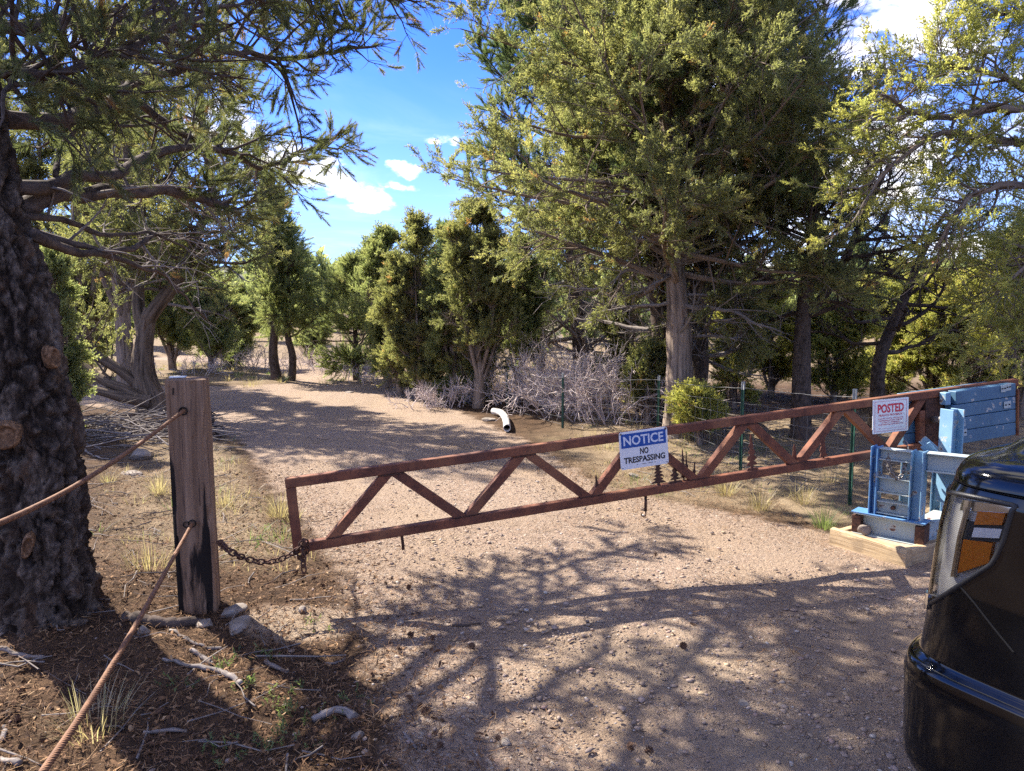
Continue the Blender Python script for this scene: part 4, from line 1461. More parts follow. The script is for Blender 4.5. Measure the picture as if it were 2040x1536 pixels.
# ---- tall pinyon behind the bare thicket, reaching over the road
rng = np.random.default_rng(55)
T = Tree(rng)
b5 = GP(1160, 776)
dj = float((b5 - CAM) @ FW)
tp = ragged_trunk(T.trunk, [b5 + np.array([0, 0, -0.15]), at(1158, 700, dj), at(1150, 620, dj), at(1140, 500, dj), at(1150, 380, dj), at(1120, 240, dj), at(1105, 100, dj), at(1110, -80, dj)], [0.2, 0.17, 0.16, 0.14, 0.11, 0.09, 0.06, 0.02], 17, 60, 16, 0.08, 0.3, 0.3)
T.auto(tp, [0.17, 0.15, 0.12, 0.09, 0.05, 0.02], 52, 0.42, 0.98, 2.25, lambda s: (0.85 + 0.35 * s) * (1 - 0.85 * s ** 2), lambda s: 0.1 + 0.5 * s, n=9, Lb=0.32, nt=6, Lt=0.22, lift=0.15, per=4, bias=(math.pi * 1.02, 0.12))
T.auto(tp, [0.17, 0.14, 0.1, 0.06], 34, 0.10, 0.45, 2.0, lambda s: 1.0, lambda s: 0.0, n=8, Lb=0.4, nt=5, Lt=0.3, bare=True, w=0.2)
T.finish('pinyon_pine', 'tall dark pinyon rising out of the grey bare thicket', 'tree', b5, 'pinyon_bark', 'pinyon_bark', 'pinyon', dict(kind='pinyon', scale=1.8, keep=0.85, freq=1.4, seed=7))

# ---- half-dead dark tree between the fence and the gate pivot
rng = np.random.default_rng(66)
T = Tree(rng)
b6 = GP(1596, 872)
dj = float((b6 - CAM) @ FW)
tp = ragged_trunk(T.trunk, [b6 + np.array([0, 0, -0.15]), at(1597, 760, dj), at(1600, 640, dj), at(1612, 540, dj), at(1622, 460, dj), at(1612, 380, dj), at(1590, 290, dj), at(1575, 180, dj)], [0.12, 0.105, 0.09, 0.08, 0.07, 0.055, 0.04, 0.02], 23, 60, 16, 0.08, 0.3, 0.25)
tq = ragged_trunk(T.trunk, [at(1618, 620, dj), at(1660, 560, dj), at(1700, 480, dj), at(1735, 400, dj), at(1770, 330, dj)], [0.06, 0.055, 0.045, 0.035, 0.02], 24, 30, 12, 0.08, flare=0)
tw = ragged_trunk(T.trunk, [GP(1748, 850), at(1752, 720, dj + .6), at(1795, 610, dj + .6), at(1840, 500, dj + .6), at(1885, 420, dj + .6)], [0.09, 0.08, 0.06, 0.04, 0.02], 25, 40, 12, 0.08, flare=0.3)
for t3, N in ((tp, 34), (tq, 16), (tw, 18)):
    T.auto(t3, [0.1, 0.08, 0.05, 0.02], N, 0.28, 0.99, 1.45, lambda s: 1.0 - 0.3 * s, lambda s: 0.0 + 0.4 * s, n=9, Lb=0.42, nt=5, Lt=0.2, bare=True, w=0.22)
    T.auto(t3, [0.1, 0.08, 0.05, 0.02], N // 5, 0.35, 0.99, 1.3, lambda s: 1.0 - 0.3 * s, lambda s: 0.1 + 0.5 * s, n=6, Lb=0.40, nt=4, Lt=0.2, per=2)
T.finish('juniper_tree', 'half-dead dark juniper, a tangle of bare limbs behind the fence post', 'tree', b6, 'pinyon_bark', 'pinyon_bark', 'juniper_far', dict(kind='juniper', scale=1.2, keep=0.6, freq=1.5, seed=8), m_dead='pinyon_bark')

# ---- juniper standing beyond the truck, its sunny boughs hanging into view
rng = np.random.default_rng(77)
T = Tree(rng)
b7 = np.array([5.6, 6.4, g1(5.6, 6.4)])
d7 = 6.2
tp = ragged_trunk(T.trunk, [b7 + np.array([0, 0, -0.15]), b7 + np.array([0.05, 0, 1.2]), b7 + np.array([-0.05, 0.1, 2.6]), b7 + np.array([0.1, 0.1, 4.0]), b7 + np.array([0.1, 0.0, 5.6])], [0.2, 0.17, 0.13, 0.09, 0.03], 31, 60, 18, 0.18)
limbs = [([(2230, 260, d7), (2100, 215, d7 - .1), (1990, 218, d7 - .2), (1900, 235, d7 - .3), (1810, 222, d7 - .4), (1745, 190, d7 - .4)], 0.05, 1.0),
         ([(2230, 250, d7), (2080, 190, d7 - .2), (1990, 150, d7 - .3), (1910, 140, d7 - .4), (1830, 130, d7 - .4)], 0.035, 0.9),
         ([(2230, 330, d7), (2100, 300, d7 - .2), (1970, 275, d7 - .3), (1860, 275, d7 - .4), (1770, 330, d7 - .4), (1725, 400, d7 - .4)], 0.04, 0.9),
         ([(2240, 420, d7), (2110, 380, d7 - .3), (1990, 370, d7 - .4), (1900, 430, d7 - .5), (1860, 500, d7 - .5)], 0.04, 0.9),
         ([(2250, 520, d7), (2140, 500, d7 - .3), (2050, 520, d7 - .5), (1985, 590, d7 - .6)], 0.035, 0.8),
         ([(2230, 120, d7), (2130, 50, d7 - .2), (2040, 30, d7 - .3), (1985, 15, d7 - .3)], 0.035, 0.6),
         ([(2240, 620, d7), (2150, 600, d7 - .3), (2060, 640, d7 - .4), (2010, 700, d7 - .4)], 0.03, 0.7)]
for q, r, L in limbs:
    lp = T.limb(pxpath(q, 24), r, r * 0.25, 7, gnarl=0.12)
    T.dress(lp, r, 17, 0.55 * L, 0.25, 1.0, 0.10, 7, 0.20, shrink=0.35, per=2)
    T.dress(lp, r, 8, 0.5 * L, 0.2, 0.95, -0.1, 5, 0.2, bare=True)
T.auto(tp, [0.18, 0.15, 0.1, 0.06, 0.03], 20, 0.25, 0.6, 1.3, lambda s: 1.0 - 0.5 * s, lambda s: 0.1 + 0.6 * s, n=6, Lb=0.40, nt=5, Lt=0.24)
T.finish('juniper_tree', 'sunlit yellow-green juniper whose boughs hang in above the black truck', 'tree', b7, 'juniper_bark', 'juniper_bark', 'bright', dict(kind='juniper', scale=0.9, keep=0.74, freq=2.0, seed=9))


# ---- mid-distance trees, each grown on its own spot
def grow(kind, seed, base, H, Rr, crown0=0.12, N=40, sub=(6, 4), leafk=1.0, lean=(0, 0), sharp=1.0, r0=None):
    """a tree at base; returns the Tree ready to finish"""
    rng = np.random.default_rng(seed)
    T = Tree(rng)
    T.cheap = True
    N = int(N * 0.70)
    r0 = r0 or 0.018 + 0.022 * H
    pts = [base + np.array([0, 0, -0.15])]
    for t in (0.15, 0.35, 0.6, 0.8, 1.0):
        pts.append(base + np.array([lean[0] * t + rng.normal(0, 0.03 * H * 0.3), lean[1] * t + rng.normal(0, 0.03 * H * 0.3), H * t]))
    tp = ragged_trunk(T.trunk, pts, [r0, r0 * 0.9, r0 * 0.75, r0 * 0.5, r0 * 0.3, r0 * 0.1], seed, 26, 10, 0.12, flare=0.3)
    if kind == 'juniper':
        prof = lambda s: (0.75 + 0.45 * math.sin(math.pi * min(1, s * 1.3))) * (1 - s) ** (0.55 * sharp) + 0.12
        el = lambda s: 0.25 + 0.9 * s
        rad_ = [r0, r0 * .7, r0 * .4, r0 * .1]
        nl = 4
        kw_ = dict(n=sub[0], Lb=0.42, nt=sub[1], Lt=0.14 * Rr + 0.08, lift=0.35, per=3, sides=4)
        T.auto(tp, rad_, int(N * 0.5), crown0, 0.97, Rr * 0.8, prof, el, **kw_)
        for j in range(nl):
            az = seed + j * 6.283 / nl + rng.normal(0, 0.4)
            t0_ = max(0.04, crown0 * 0.6) + 0.12 * rng.random()
            p0_, _ = interp(tp, np.array(t0_))
            hh_ = H * rng.uniform(0.62, 0.93)
            ro = Rr * rng.uniform(0.35, 0.62)
            e_ = np.array([math.cos(az), math.sin(az), 0])
            lead = smoothpath(np.array([p0_, p0_ + e_ * ro * 0.7 + np.array([0, 0, (hh_ - p0_[2] + base[2]) * 0.35]), base + e_ * ro + np.array([0, 0, hh_ * 0.72]), base + e_ * ro * 0.9 + np.array([0, 0, hh_])]), 16)
            T.wood.tube(lead, np.linspace(r0 * 0.5, r0 * 0.08, 16), 5, cap=False)
            T.auto(lead, [r0 * .5, r0 * .3, r0 * .1], max(8, int(N * 0.22)), 0.12 if crown0 < 0.15 else 0.3, 0.98, Rr * 0.52, prof, el, **kw_)
    else:
        prof = lambda s: (0.85 + 0.3 * math.sin(math.pi * s)) * (1 - s) ** (0.7 * sharp) + 0.10
        el = lambda s: 0.05 + 0.75 * s
        T.auto(tp, [r0, r0 * .7, r0 * .4, r0 * .1], N, crown0, 0.97, Rr, prof, el, n=sub[0], Lb=0.40, nt=sub[1], Lt=0.14 * Rr + 0.10, lift=0.2, per=2, sides=4)
    return T


def leafspec(kind, d, k=1.0):
    s = max(0.9, d / 12.0)
    if kind == 'juniper':
        return dict(m=2, q=6, spread=0.06 * s, sl=0.10 * s, l=0.055 * s, w=0.022 * s * k, jitter=0.6)
    return dict(m=1, q=9, spread=0.03 * s, sl=0.12 * s, l=0.095 * s, w=0.030 * s * k)


def stand(kind, px, py, top, halfw, label, seed, leaf='juniper_far', crown0=0.12, N=40, sub=(6, 4), lean=(0, 0), sharp=1.0, name=None, dz=0.0, k=1.0, group=None, r0=None):
    b = GP(px, py)
    d = float((b - CAM) @ FW)
    H = (py - top) * d / F
    Rr = halfw * d / F
    T = grow(kind, seed, b, H, Rr, crown0, N, sub, lean=lean, sharp=sharp, r0=r0)
    bk_ = 'juniper_bark' if kind == 'juniper' else 'pinyon_bark'
    return T.finish(name or ('juniper_tree' if kind == 'juniper' else 'pinyon_pine'), label, 'tree', b, bk_, bk_, leaf, dict(kind=kind, scale=(0.92 if kind == 'juniper' else 1.15) * max(1.0, d / 11.5) * k, keep=0.66 if leaf != 'bright' else 0.60, freq=2.0, seed=seed % 50), group)


stand('pinyon', 552, 757, 388, 62, 'slender tall pinyon with bare lower trunk at the bend of the road', 101, 'juniper_far', 0.36, 46, (7, 5), sharp=0.8, k=1.2)
stand('pinyon', 578, 758, 470, 66, 'shorter pinyon with cut-away base touching the slender tall pinyon', 102, 'juniper_far', 0.34, 36, (6, 5), k=1.2)
stand('pinyon', 712, 757, 522, 84, 'rounded pinyon filling the end of the road, low skirt of branches', 103, 'juniper_far', 0.06, 60, (7, 5), sharp=0.75, k=1.2)
stand('juniper', 420, 742, 575, 70, 'small dark spreading juniper on the grassy island', 104, 'juniper_far', 0.18, 30, (6, 5), sharp=0.6)
stand('juniper', 770, 772, 470, 58, 'narrow juniper against the rounded pinyon at the road end', 105, 'juniper_far', 0.05, 60, (6, 5))
stand('juniper', 838, 796, 462, 80, 'dense pointed juniper at the road edge before the white pipe', 106, 'juniper', 0.03, 84, (6, 5), sharp=0.8)
stand('juniper', 800, 785, 540, 52, 'low bushy juniper between the narrow one and the dense pointed one', 107, 'juniper', 0.03, 44, (6, 5))
stand('juniper', 905, 800, 480, 60, 'soft green juniper just beside the dense pointed one', 108, 'juniper_far', 0.04, 60, (6, 5))
stand('juniper', 952, 812, 430, 88, 'juniper with bare reddish trunk right behind the white pipe', 109, 'juniper', 0.20, 74, (6, 5), sharp=0.7)
stand('juniper', 940, 800, 690, 46, 'waist-high young juniper at the foot of the bare reddish trunk', 110, 'juniper', 0.02, 34, (6, 4))
stand('juniper', 1035, 782, 500, 66, 'shaded juniper behind the bare thicket by the first fence post', 111, 'juniper_far', 0.10, 50, (6, 5))
stand('pinyon', 1075, 768, 440, 70, 'thin dark pinyon with bare trunk between thicket and tall pinyon', 112, 'pinyon', 0.42, 36, (6, 5))
# beyond the leaning juniper
stand('juniper', 255, 768, 90, 95, 'very tall open juniper directly behind the leaning one', 121, 'juniper', 0.30, 70, (6, 5), sharp=0.5)
stand('juniper', 170, 745, 170, 120, 'broad juniper between the big pine trunk and the leaning juniper', 122, 'juniper', 0.05, 70, (6, 5), sharp=0.6)
stand('juniper', 40, 748, 60, 140, 'wide juniper half hidden by the big pine trunk', 123, 'juniper', 0.06, 64, (6, 5), sharp=0.6)
stand('juniper', 345, 737, 470, 80, 'mid-green juniper seen through the fork of the leaning one', 124, 'juniper_far', 0.10, 60, (6, 5), sharp=0.7)
stand('juniper', 462, 732, 570, 62, 'pale juniper behind the small dark spreading one', 125, 'juniper_far', 0.05, 56, (6, 5), sharp=0.7)
stand('juniper', 420, 727, 560, 60, 'far grey-green juniper above the grassy island', 126, 'juniper_far', 0.05, 50, (6, 5))
stand('juniper', 620, 727, 560, 48, 'small far juniper peeping past the slender pinyon', 127, 'juniper_far', 0.04, 40, (6, 4))
stand('juniper', 122, 870, 520, 46, 'young dark green juniper tight against the big pine trunk', 128, 'juniper_far', 0.03, 44, (6, 5))
# behind the wire fence
stand('juniper', 1240, 800, 560, 62, 'olive juniper behind the thicket next to the two-trunked pinyon', 131, 'juniper', 0.08, 56, (6, 5))
stand('juniper', 1290, 845, 700, 44, 'knee-high pale juniper against the fence before the two-trunked pinyon', 132, 'juniper', 0.02, 30, (6, 4))
stand('juniper', 1392, 885, 770, 40, 'yellow-green seedling juniper at the foot of the shaggy trunk', 133, 'bright', 0.02, 30, (5, 4))
stand('juniper', 1460, 812, 560, 75, 'bright juniper showing just past the shaggy trunk', 134, 'bright', 0.06, 60, (6, 5))
stand('juniper', 1535, 790, 580, 70, 'bright juniper directly before the half-dead tangle', 135, 'bright', 0.05, 56, (6, 5))
stand('juniper', 1665, 808, 575, 70, 'bright round juniper behind the posted sign', 136, 'bright', 0.05, 56, (6, 5))
stand('juniper', 1760, 790, 540, 80, 'tall bright juniper above the gate pivot', 137, 'bright', 0.05, 60, (6, 5))
stand('juniper', 1850, 800, 560, 80, 'yellowish juniper behind the blue counterweight box', 138, 'bright', 0.05, 60, (6, 5))
stand('juniper', 1945, 815, 545, 85, 'yellowish juniper behind the end of the counterweight box', 139, 'bright', 0.05, 60, (6, 5))
stand('juniper', 2030, 830, 470, 95, 'big yellowish juniper above the truck hood at the picture edge', 140, 'bright', 0.05, 66, (6, 5))

# a few copies further back, all alike at that size
proto = {}
for key, (kind, seed, H, Rr, leaf) in {'a': ('juniper', 201, 3.6, 1.15, 'juniper_far'), 'b': ('juniper', 202, 4.4, 1.1, 'juniper_far'), 'c': ('pinyon', 203, 4.6, 1.2, 'pinyon')}.items():
    proto[key] = (kind, seed, H, Rr, leaf)
spots = []
rg = np.random.default_rng(5)
for i in range(400):
    y = rg.uniform(21, 46)
    x = rg.uniform(-0.85, 0.95) * y
    if poly_sd(np.array([x]), np.array([y]), ROAD)[0] > -2.0 or (-0.36 < x / y < -0.14 and y < 33) or (x / y > 0.05 and y < 23):
        continue
    if all((x - a) ** 2 + (y - b) ** 2 > 2.7 ** 2 for a, b in spots):
        spots.append((x, y))
    if len(spots) >= 75:
        break
first = {}
for i, (x, y) in enumerate(spots):
    key = 'abc'[i % 3]
    loc = np.array([x, y, g1(x, y) - 0.05])
    lab = {'a': 'rounded juniper in the wood beyond the road and fence', 'b': 'pointed juniper in the wood beyond the road and fence', 'c': 'dark pinyon in the wood beyond the road and fence'}[key]
    grp = {'a': 'rounded junipers of the background wood', 'b': 'pointed junipers of the background wood', 'c': 'dark pinyons of the background wood'}[key]
    if key not in first:
        kind, seed, H, Rr, leaf = proto[key]
        T = grow(kind, seed, loc, H, Rr, 0.05 if kind == 'juniper' else 0.15, 46, (6, 4))
        bk_ = 'juniper_bark' if kind == 'juniper' else 'pinyon_bark'
        first[key] = T.finish('juniper_tree' if kind == 'juniper' else 'pinyon_pine', lab, 'tree', loc, bk_, bk_, leaf, leafspec(kind, 20, 1.1), grp)
    else:
        src = first[key]
        o = src.copy()
        COL.objects.link(o)
        o.location = tuple(loc)
        o.rotation_euler = (0, 0, rg.uniform(0, 6.28))
        s = rg.uniform(0.6, 0.95)
        o.scale = (s, s, s * rg.uniform(0.9, 1.15))
        for ch in src.children:
            c = ch.copy()
            COL.objects.link(c)
            c.parent = o

# the wood still further off reads as one mass
mb = MB()
n = 0
cs = []
for i in range(420):
    y = rg.uniform(48, 140)
    x = rg.uniform(-1.0, 1.1) * y
    z = g1(x, y)
    H = rg.uniform(3.2, 5.6)
    Rr = rg.uniform(1.2, 2.0)
    nn = 90
    u = rg.random((nn, 3))
    hh = u[:, 0] ** 0.8
    r = Rr * np.sqrt(u[:, 1]) * (1 - hh) ** 0.6
    c = np.stack([x + r * np.cos(6.283 * u[:, 2]), y + r * np.sin(6.283 * u[:, 2]), z + 0.2 + hh * H], -1)
    cs.append(c)
cs = np.concatenate(cs)
dr = unit(rg.normal(0, 1, cs.shape) + np.array([0, 0, 0.6])) * 0.55
sd = unit(np.cross(dr, rg.normal(0, 1, cs.shape))) * 0.28
V = np.stack([cs - sd, cs + sd, cs + dr], 1)
mb.add(V.reshape(-1, 3), np.arange(len(V) * 3).reshape(-1, 3), None, np.repeat(rg.random(len(V)) * 0.7, 3))
tag(mb.build('far_wood', M['juniper_far']), kind='stuff')

# ------------------------------------------------------------------ bare shrubs
def bare_shrub(seed, base, H, W, stems, label, group=None, kids=(5, 5)):
    rng = np.random.default_rng(seed)
    T = Tree(rng)
    for i in range(stems):
        az = rng.uniform(0, 6.283)
        r = rng.random() ** 0.5
        p = base + np.array([math.cos(az) * r * W * 0.55, math.sin(az) * r * W * 0.4, -0.03])
        d = np.array([math.cos(az) * 0.6 * r, math.sin(az) * 0.6 * r, 1.0]) + rng.normal(0, 0.25, 3)
        lp = wander(rng, p, d, H * rng.uniform(0.6, 1.1), 7, 0.26, 0.0)
        T.wood.tube(lp, np.linspace(0.010, 0.004, len(lp)), 3, cap=False)
        T.cheap = True
        T.dress(lp, 0.008, kids[0], 0.42 * H, 0.2, 1.0, 0.15, kids[1], 0.13, bare=False, per=0, sides=3, w=0.3, tw_r=0.0042)
    T.flush()
    root = thing('bare_shrub', label, 'shrub', base, group)
    T.wood.build('stems', M['twigs'], root, smooth=True)['kind'] = 'stuff'
    return root


for seed, px, py, H, Wd, n, lab in (
        (301, 1060, 805, 0.95, 1.1, 42, 'pinkish grey leafless shrub behind the white pipe at the fence corner'),
        (302, 1150, 825, 1.05, 1.2, 52, 'dense leafless shrub in the middle of the grey thicket behind the fence'),
        (303, 1225, 838, 0.95, 1.1, 46, 'leafless grey shrub of the thicket next to the fence post before the shaggy trunk'),
        (304, 1105, 790, 1.2, 1.2, 24, 'tall leafless shrub tangled into the dead boughs of the tall pinyon'),
        (305, 870, 812, 0.42, 0.9, 20, 'low leafless shrub at the road edge under the dense pointed juniper'),
        (306, 660, 742, 0.9, 1.5, 26, 'pale leafless brush where the road disappears'),
        (307, 760, 762, 0.55, 1.3, 20, 'thin leafless brush beneath the rounded pinyon'),
        (308, 500, 738, 0.9, 1.6, 24, 'leafless brush behind the slender tall pinyon'),
        (309, 600, 738, 0.7, 1.2, 18, 'small leafless brush touching the cut-away pinyon base'),
        (310, 985, 800, 0.6, 0.7, 14, 'spindly leafless shrub by the bare reddish trunk'),
        (311, 1285, 825, 0.8, 0.9, 18, 'leafless shrub half behind the knee-high pale juniper'),
        (312, 380, 748, 0.5, 1.3, 16, 'low leafless brush on the grassy island before the far trees')):
    bare_shrub(seed, GP(px, py), H, Wd, n, lab)

# ------------------------------------------------------------------ wire fence
fence_px = [(1010, 815, 742), (1121, 852, 745), (1310, 862, 750), (1475, 938, 763), (1693, 1003, 778)]
fpts = []
for x, yb_, yt in fence_px:
    b = GP(x, yb_)
    d = float((b - CAM) @ FW)
    fpts.append((b, (yb_ - yt) * d / F))
root = thing('wire_fence', 'galvanised wire fence on green steel posts behind the gate', 'fence', fpts[2][0])
for (b, H) in fpts:
    mb = MB()
    lean = np.array([np.random.default_rng(int(b[1] * 100)).normal(0, 0.012), 0, 0])
    a, c = b + np.array([0, 0, -0.25]), b + np.array([0, 0, H * 0.93]) + lean * H
    mb.beam(a, c, (1, 0, 0), 0.034, 0.005, 0.001)
    mb.beam(a + np.array([0, -0.017, 0]), c + np.array([0, -0.017, 0]), (1, 0, 0), 0.005, 0.027, 0.001)
    for z in np.arange(0.1, H * 0.9, 0.054):
        p = b + lean * z + np.array([0, 0.006, z])
        mb.box(p, np.eye(3), (0.008, 0.006, 0.006), 0.001)
    o = mb.build('post', M['tpost'], root)
    mt_ = MB()
    mt_.beam(c, c + np.array([0, 0, H * 0.09]) + lean * H * 0.09, (1, 0, 0), 0.035, 0.006, 0.001)
    mt_.beam(c + np.array([0, -0.017, 0]), c + np.array([0, -0.017, H * 0.09]) + lean * H * 0.09, (1, 0, 0), 0.006, 0.028, 0.001)
    t = mt_.build('post_tip', M['tpost_tip'], None, off=root_loc(root))
    t.location = (0, 0, 0)
    t.parent = o
chain_pts = [p for p, H in fpts] + [np.array([4.4, 3.9, g1(4.4, 3.9)]) + np.array([0, 0.6, 0])]
Hs = [H for p, H in fpts] + [1.0]
rgw = np.random.default_rng(8)
for fz in (0.06, 0.20, 0.34, 0.48, 0.63, 0.78, 0.95):
    mb = MB()
    for i in range(len(chain_pts) - 1):
        a = chain_pts[i] + np.array([0, -0.02, Hs[i] * fz])
        c = chain_pts[i + 1] + np.array([0, -0.02, Hs[i + 1] * fz])
        L = np.linalg.norm(c - a)
        t = np.linspace(0, 1, 12)
        pts = a + (c - a) * t[:, None]
        pts[:, 2] -= 0.02 * L * 0.3 * 4 * t * (1 - t) * (1.5 if fz > 0.9 else 1)
        pts += np.concatenate([np.zeros((1, 3)), rgw.normal(0, 0.003, (10, 3)), np.zeros((1, 3))])
        mb.tube(pts, 0.0016 if fz < 0.9 else 0.0026, 4, cap=False)
    mb.build('wire', M['wire'], root)
mb = MB()
for i in range(len(chain_pts) - 1):
    a, c = chain_pts[i], chain_pts[i + 1]
    n = max(2, int(np.linalg.norm(c - a) / 0.16))
    for k in range(1, n):
        p = a + (c - a) * k / n + np.array([0, -0.02, 0])
        H = Hs[i] + (Hs[i + 1] - Hs[i]) * k / n
        pts = p + np.array([0, 0, 1.0]) * np.linspace(0.05 * H, 0.77 * H, 5)[:, None] + np.concatenate([np.zeros((1, 3)), rgw.normal(0, 0.004, (3, 3)), np.zeros((1, 3))])
        mb.tube(pts, 0.0016, 3, cap=False)
o = mb.build('stay_wires', M['wire'], root)
o['kind'] = 'stuff'

# ------------------------------------------------------------------ barrier gate
GL_top, GL_bot, GR_top = at(567, 953, 3.76), at(581, 1109, 3.76), at(1850, 778, 4.90)
eu = unit(GR_top - GL_top)
en = unit(np.cross(eu, np.array([0, 0, 1.0])))
if en[1] > 0:
    en = -en
ew = np.cross(en, eu) if np.cross(en, eu)[2] > 0 else np.cross(eu, en)
TB = 0.0508


def gp(px, py, off=0.0):
    r = raydir(px, py)
    o = GL_top + en * off
    d = ((o - CAM) @ en) / (r @ en)
    p = CAM + d * r - o
    return np.array([p @ eu, p @ ew])


def gw(u, w, n=0.0):
    return GL_top + eu * u + ew * w + en * n


HH = float(-(gp(581, 1109, TB / 2)[1] + gp(1845, 894, TB / 2)[1]) / 2)
uR = gp(1846, 800, TB / 2)[0]
uP = gp(1881, 800, TB / 2)[0]
uE = gp(2030, 800, TB / 2)[0]
gate_base = gw(uR, -HH) * np.array([1, 1, 0]) + np.array([0, 0, 0.0])
gate = thing('barrier_gate', 'long rusty steel truss gate arm tilted down across the gravel road', 'gate', gate_base)


def gbox(mb, u0, u1, w0, w1, n0, n1, ch=0.004):
    return mb.box(gw((u0 + u1) / 2, (w0 + w1) / 2, (n0 + n1) / 2), np.array([eu, ew, en]), (abs(u1 - u0) / 2, abs(w1 - w0) / 2, abs(n1 - n0) / 2), ch)


h = TB / 2
gbox(MB(), 0, uE, -TB, 0, -h, h).build('top_chord', M['rust'], gate)
gbox(MB(), TB + 0.0005, uP - 0.004, -HH, -HH + TB, -h, h).build('bottom_chord', M['rust'], gate)
gbox(MB(), 0.001, TB, -HH - 0.002, -TB - 0.0005, -h + 0.001, h - 0.001).build('end_post', M['rust'], gate)
joints = [(655, 1082, 0), (780, 940, 1), (928, 1033, 0), (1046, 897, 1), (1178, 985, 0), (1277, 860, 1), (1394, 945, 0), (1491, 832, 1), (1590, 915, 0), (1683, 803, 1), (1772, 890, 0), (1845, 790, 1)]
us = [gp(x, y, h)[0] for x, y, k in joints]
for i in range(len(joints) - 1):
    k0, k1 = joints[i][2], joints[i + 1][2]
    ua, ub = us[i] + 0.025, us[i + 1] - 0.025
    wa = (-TB - 0.001) if k0 else (-HH + TB + 0.001)
    wb = (-TB - 0.001) if k1 else (-HH + TB + 0.001)
    # square-tube strut cut flush with both chords
    d = np.array([ub - ua, wb - wa])
    d /= np.linalg.norm(d)
    s = TB * 0.5 / abs(d[1])
    poly = [(ua - s, wa), (ua + s, wa), (ub + s, wb), (ub - s, wb)]
    MB().prism(poly, GL_top, eu, ew, en, -h + 0.0025, h - 0.0025).build('strut', M['rust'], gate)
    for uu, ww in ((ua, wa), (ub, wb)):
        rw = random.Random(int(uu * 1000))
        bead = [gw(uu - s + 2 * s * q_ / 9, ww + (0.003 if ww > -HH / 2 else -0.003) * -1 + rw.uniform(-0.001, 0.001), h - 0.0015) for q_ in range(10)]
        MB().tube(bead, [0.0035 * rw.uniform(0.7, 1.3) for _ in bead], 5).build('weld_bead', M['rust_dark'], gate, smooth=True)
# inner upright and pivot plate
gbox(MB(), uR - 0.052, uR - 0.004, -HH + TB + 0.002, -0.13, -h + 0.003, h - 0.004).build('upright', M['rust'], gate)
gbox(MB(), uR, uP - 0.002, -HH - 0.004, -TB - 0.002, -h - 0.02, h - 0.006, 0.003).build('pivot_plate', M['rust_dark'], gate)
# hanging hooks
pu, pw = gp(802, 1075, h)
q = gw(pu, -HH - 0.001)
MB().tube([q, q + np.array([0.004, 0, -0.03]), q + np.array([0.008, 0, -0.082])], 0.0085, 8).build('hanging_pin', M['rust_dark'], gate, smooth=True)
pu, pw = gp(1290, 985, h)
q = gw(pu, -HH - 0.001)
pts = [q, q + np.array([0, 0, -0.05]), q + np.array([0.001, 0, -0.10])]
mb = MB().tube(pts, 0.009, 8)
mb.build('hook_rod', M['rust_dark'], gate, smooth=True)
hk = [q + np.array([0.001, -0.002, -0.10 - 0.0])]
for a in np.linspace(0, -4.2, 14):
    hk.append(q + np.array([-0.011 + 0.013 * math.cos(a), -0.002, -0.118 + 0.014 * math.sin(a)]))
MB().tube(hk, 0.0035, 6).build('hook', M['rust_dark'], gate, smooth=True)


def tree_outline(Ht, Wd, tiers, stub=0.12, ragged=0.25, seed=0, neck=0.12):
    """saw-toothed steel conifer outline"""
    r = random.Random(seed)
    right, left = [], []
    for side, lst in ((1, right), (-1, left)):
        lst.append((side * Wd * 0.10, 0))
        lst.append((side * Wd * 0.08, Ht * stub))
        for k in range(tiers):
            t0 = stub + (1 - stub) * k / tiers
            wdt = Wd * (1 - k / tiers) * r.uniform(1 - ragged, 1.0) * 0.5
            lst.append((side * wdt, Ht * (t0 - 0.02 * r.random() - 0.01)))
            lst.append((side * wdt * 0.8, Ht * (t0 + 0.25 * (1 - stub) / tiers)))
            lst.append((side * max(neck * Wd * (1 - 0.7 * k / tiers), wdt * 0.30), Ht * (t0 + 0.62 * (1 - stub) / tiers)))
    return right + [(0, Ht)] + left[::-1]


def steel_tree(px, py, Ht, Wd, tiers, seed, n=0.0, stub=0.1, foot=0.0, lean=0.0, neck=0.12):
    u, w = gp(px, py, n)
    o = gw(u, -HH + TB + 0.0005, n)
    poly = tree_outline(Ht, Wd, tiers, stub, 0.3, seed, neck)
    eu2 = unit(eu * math.cos(lean) + ew * math.sin(lean))
    ew2 = np.cross(en, eu2) if np.cross(en, eu2)[2] > 0 else np.cross(eu2, en)
    mb = MB()
    pts = np.array(poly)
    cen = np.array([[0, y] for x, y in pts])
    m = len(pts) // 2
    # build as strips around the stem so the outline stays crisp
    V, Fq = [], []
    rt, lf = pts[:m], pts[m + 1:][::-1]
    for t in (-0.0025, 0.0025):
        for p in list(rt) + [pts[m]] + list(lf):
            V.append(o + eu2 * p[0] + ew2 * p[1] + en * t)
    nn = 2 * m + 1
    for s, off in ((1, nn), (-1, 0)):
        for i in range(m - 1):
            q = [off + i, off + i + 1, off + m + 1 + i + 1, off + m + 1 + i]
            Fq.append(q if s > 0 else q[::-1])
        t = [off + m - 1, off + m, off + m, off + 2 * m]
    Ft = [[nn + m - 1, nn + m, nn + 2 * m], [2 * m, m, m - 1]]
    edge = list(range(m + 1)) + list(range(2 * m, m, -1))
    for i in range(len(edge) - 1):
        a, b = edge[i], edge[i + 1]
        Fq.append([a, b, b + nn, a + nn])
    mb.add(V, [np.array(Fq), np.array(Ft)])
    if foot:
        mb.prism([(-foot, -0.0002), (foot, -0.0002), (foot * 0.7, 0.012), (-foot * 0.7, 0.012)], o, eu, ew, en, -0.006, 0.006)
    mb.build('steel_tree', M['rust'] if px > 1400 else M['rust_dark'], gate)


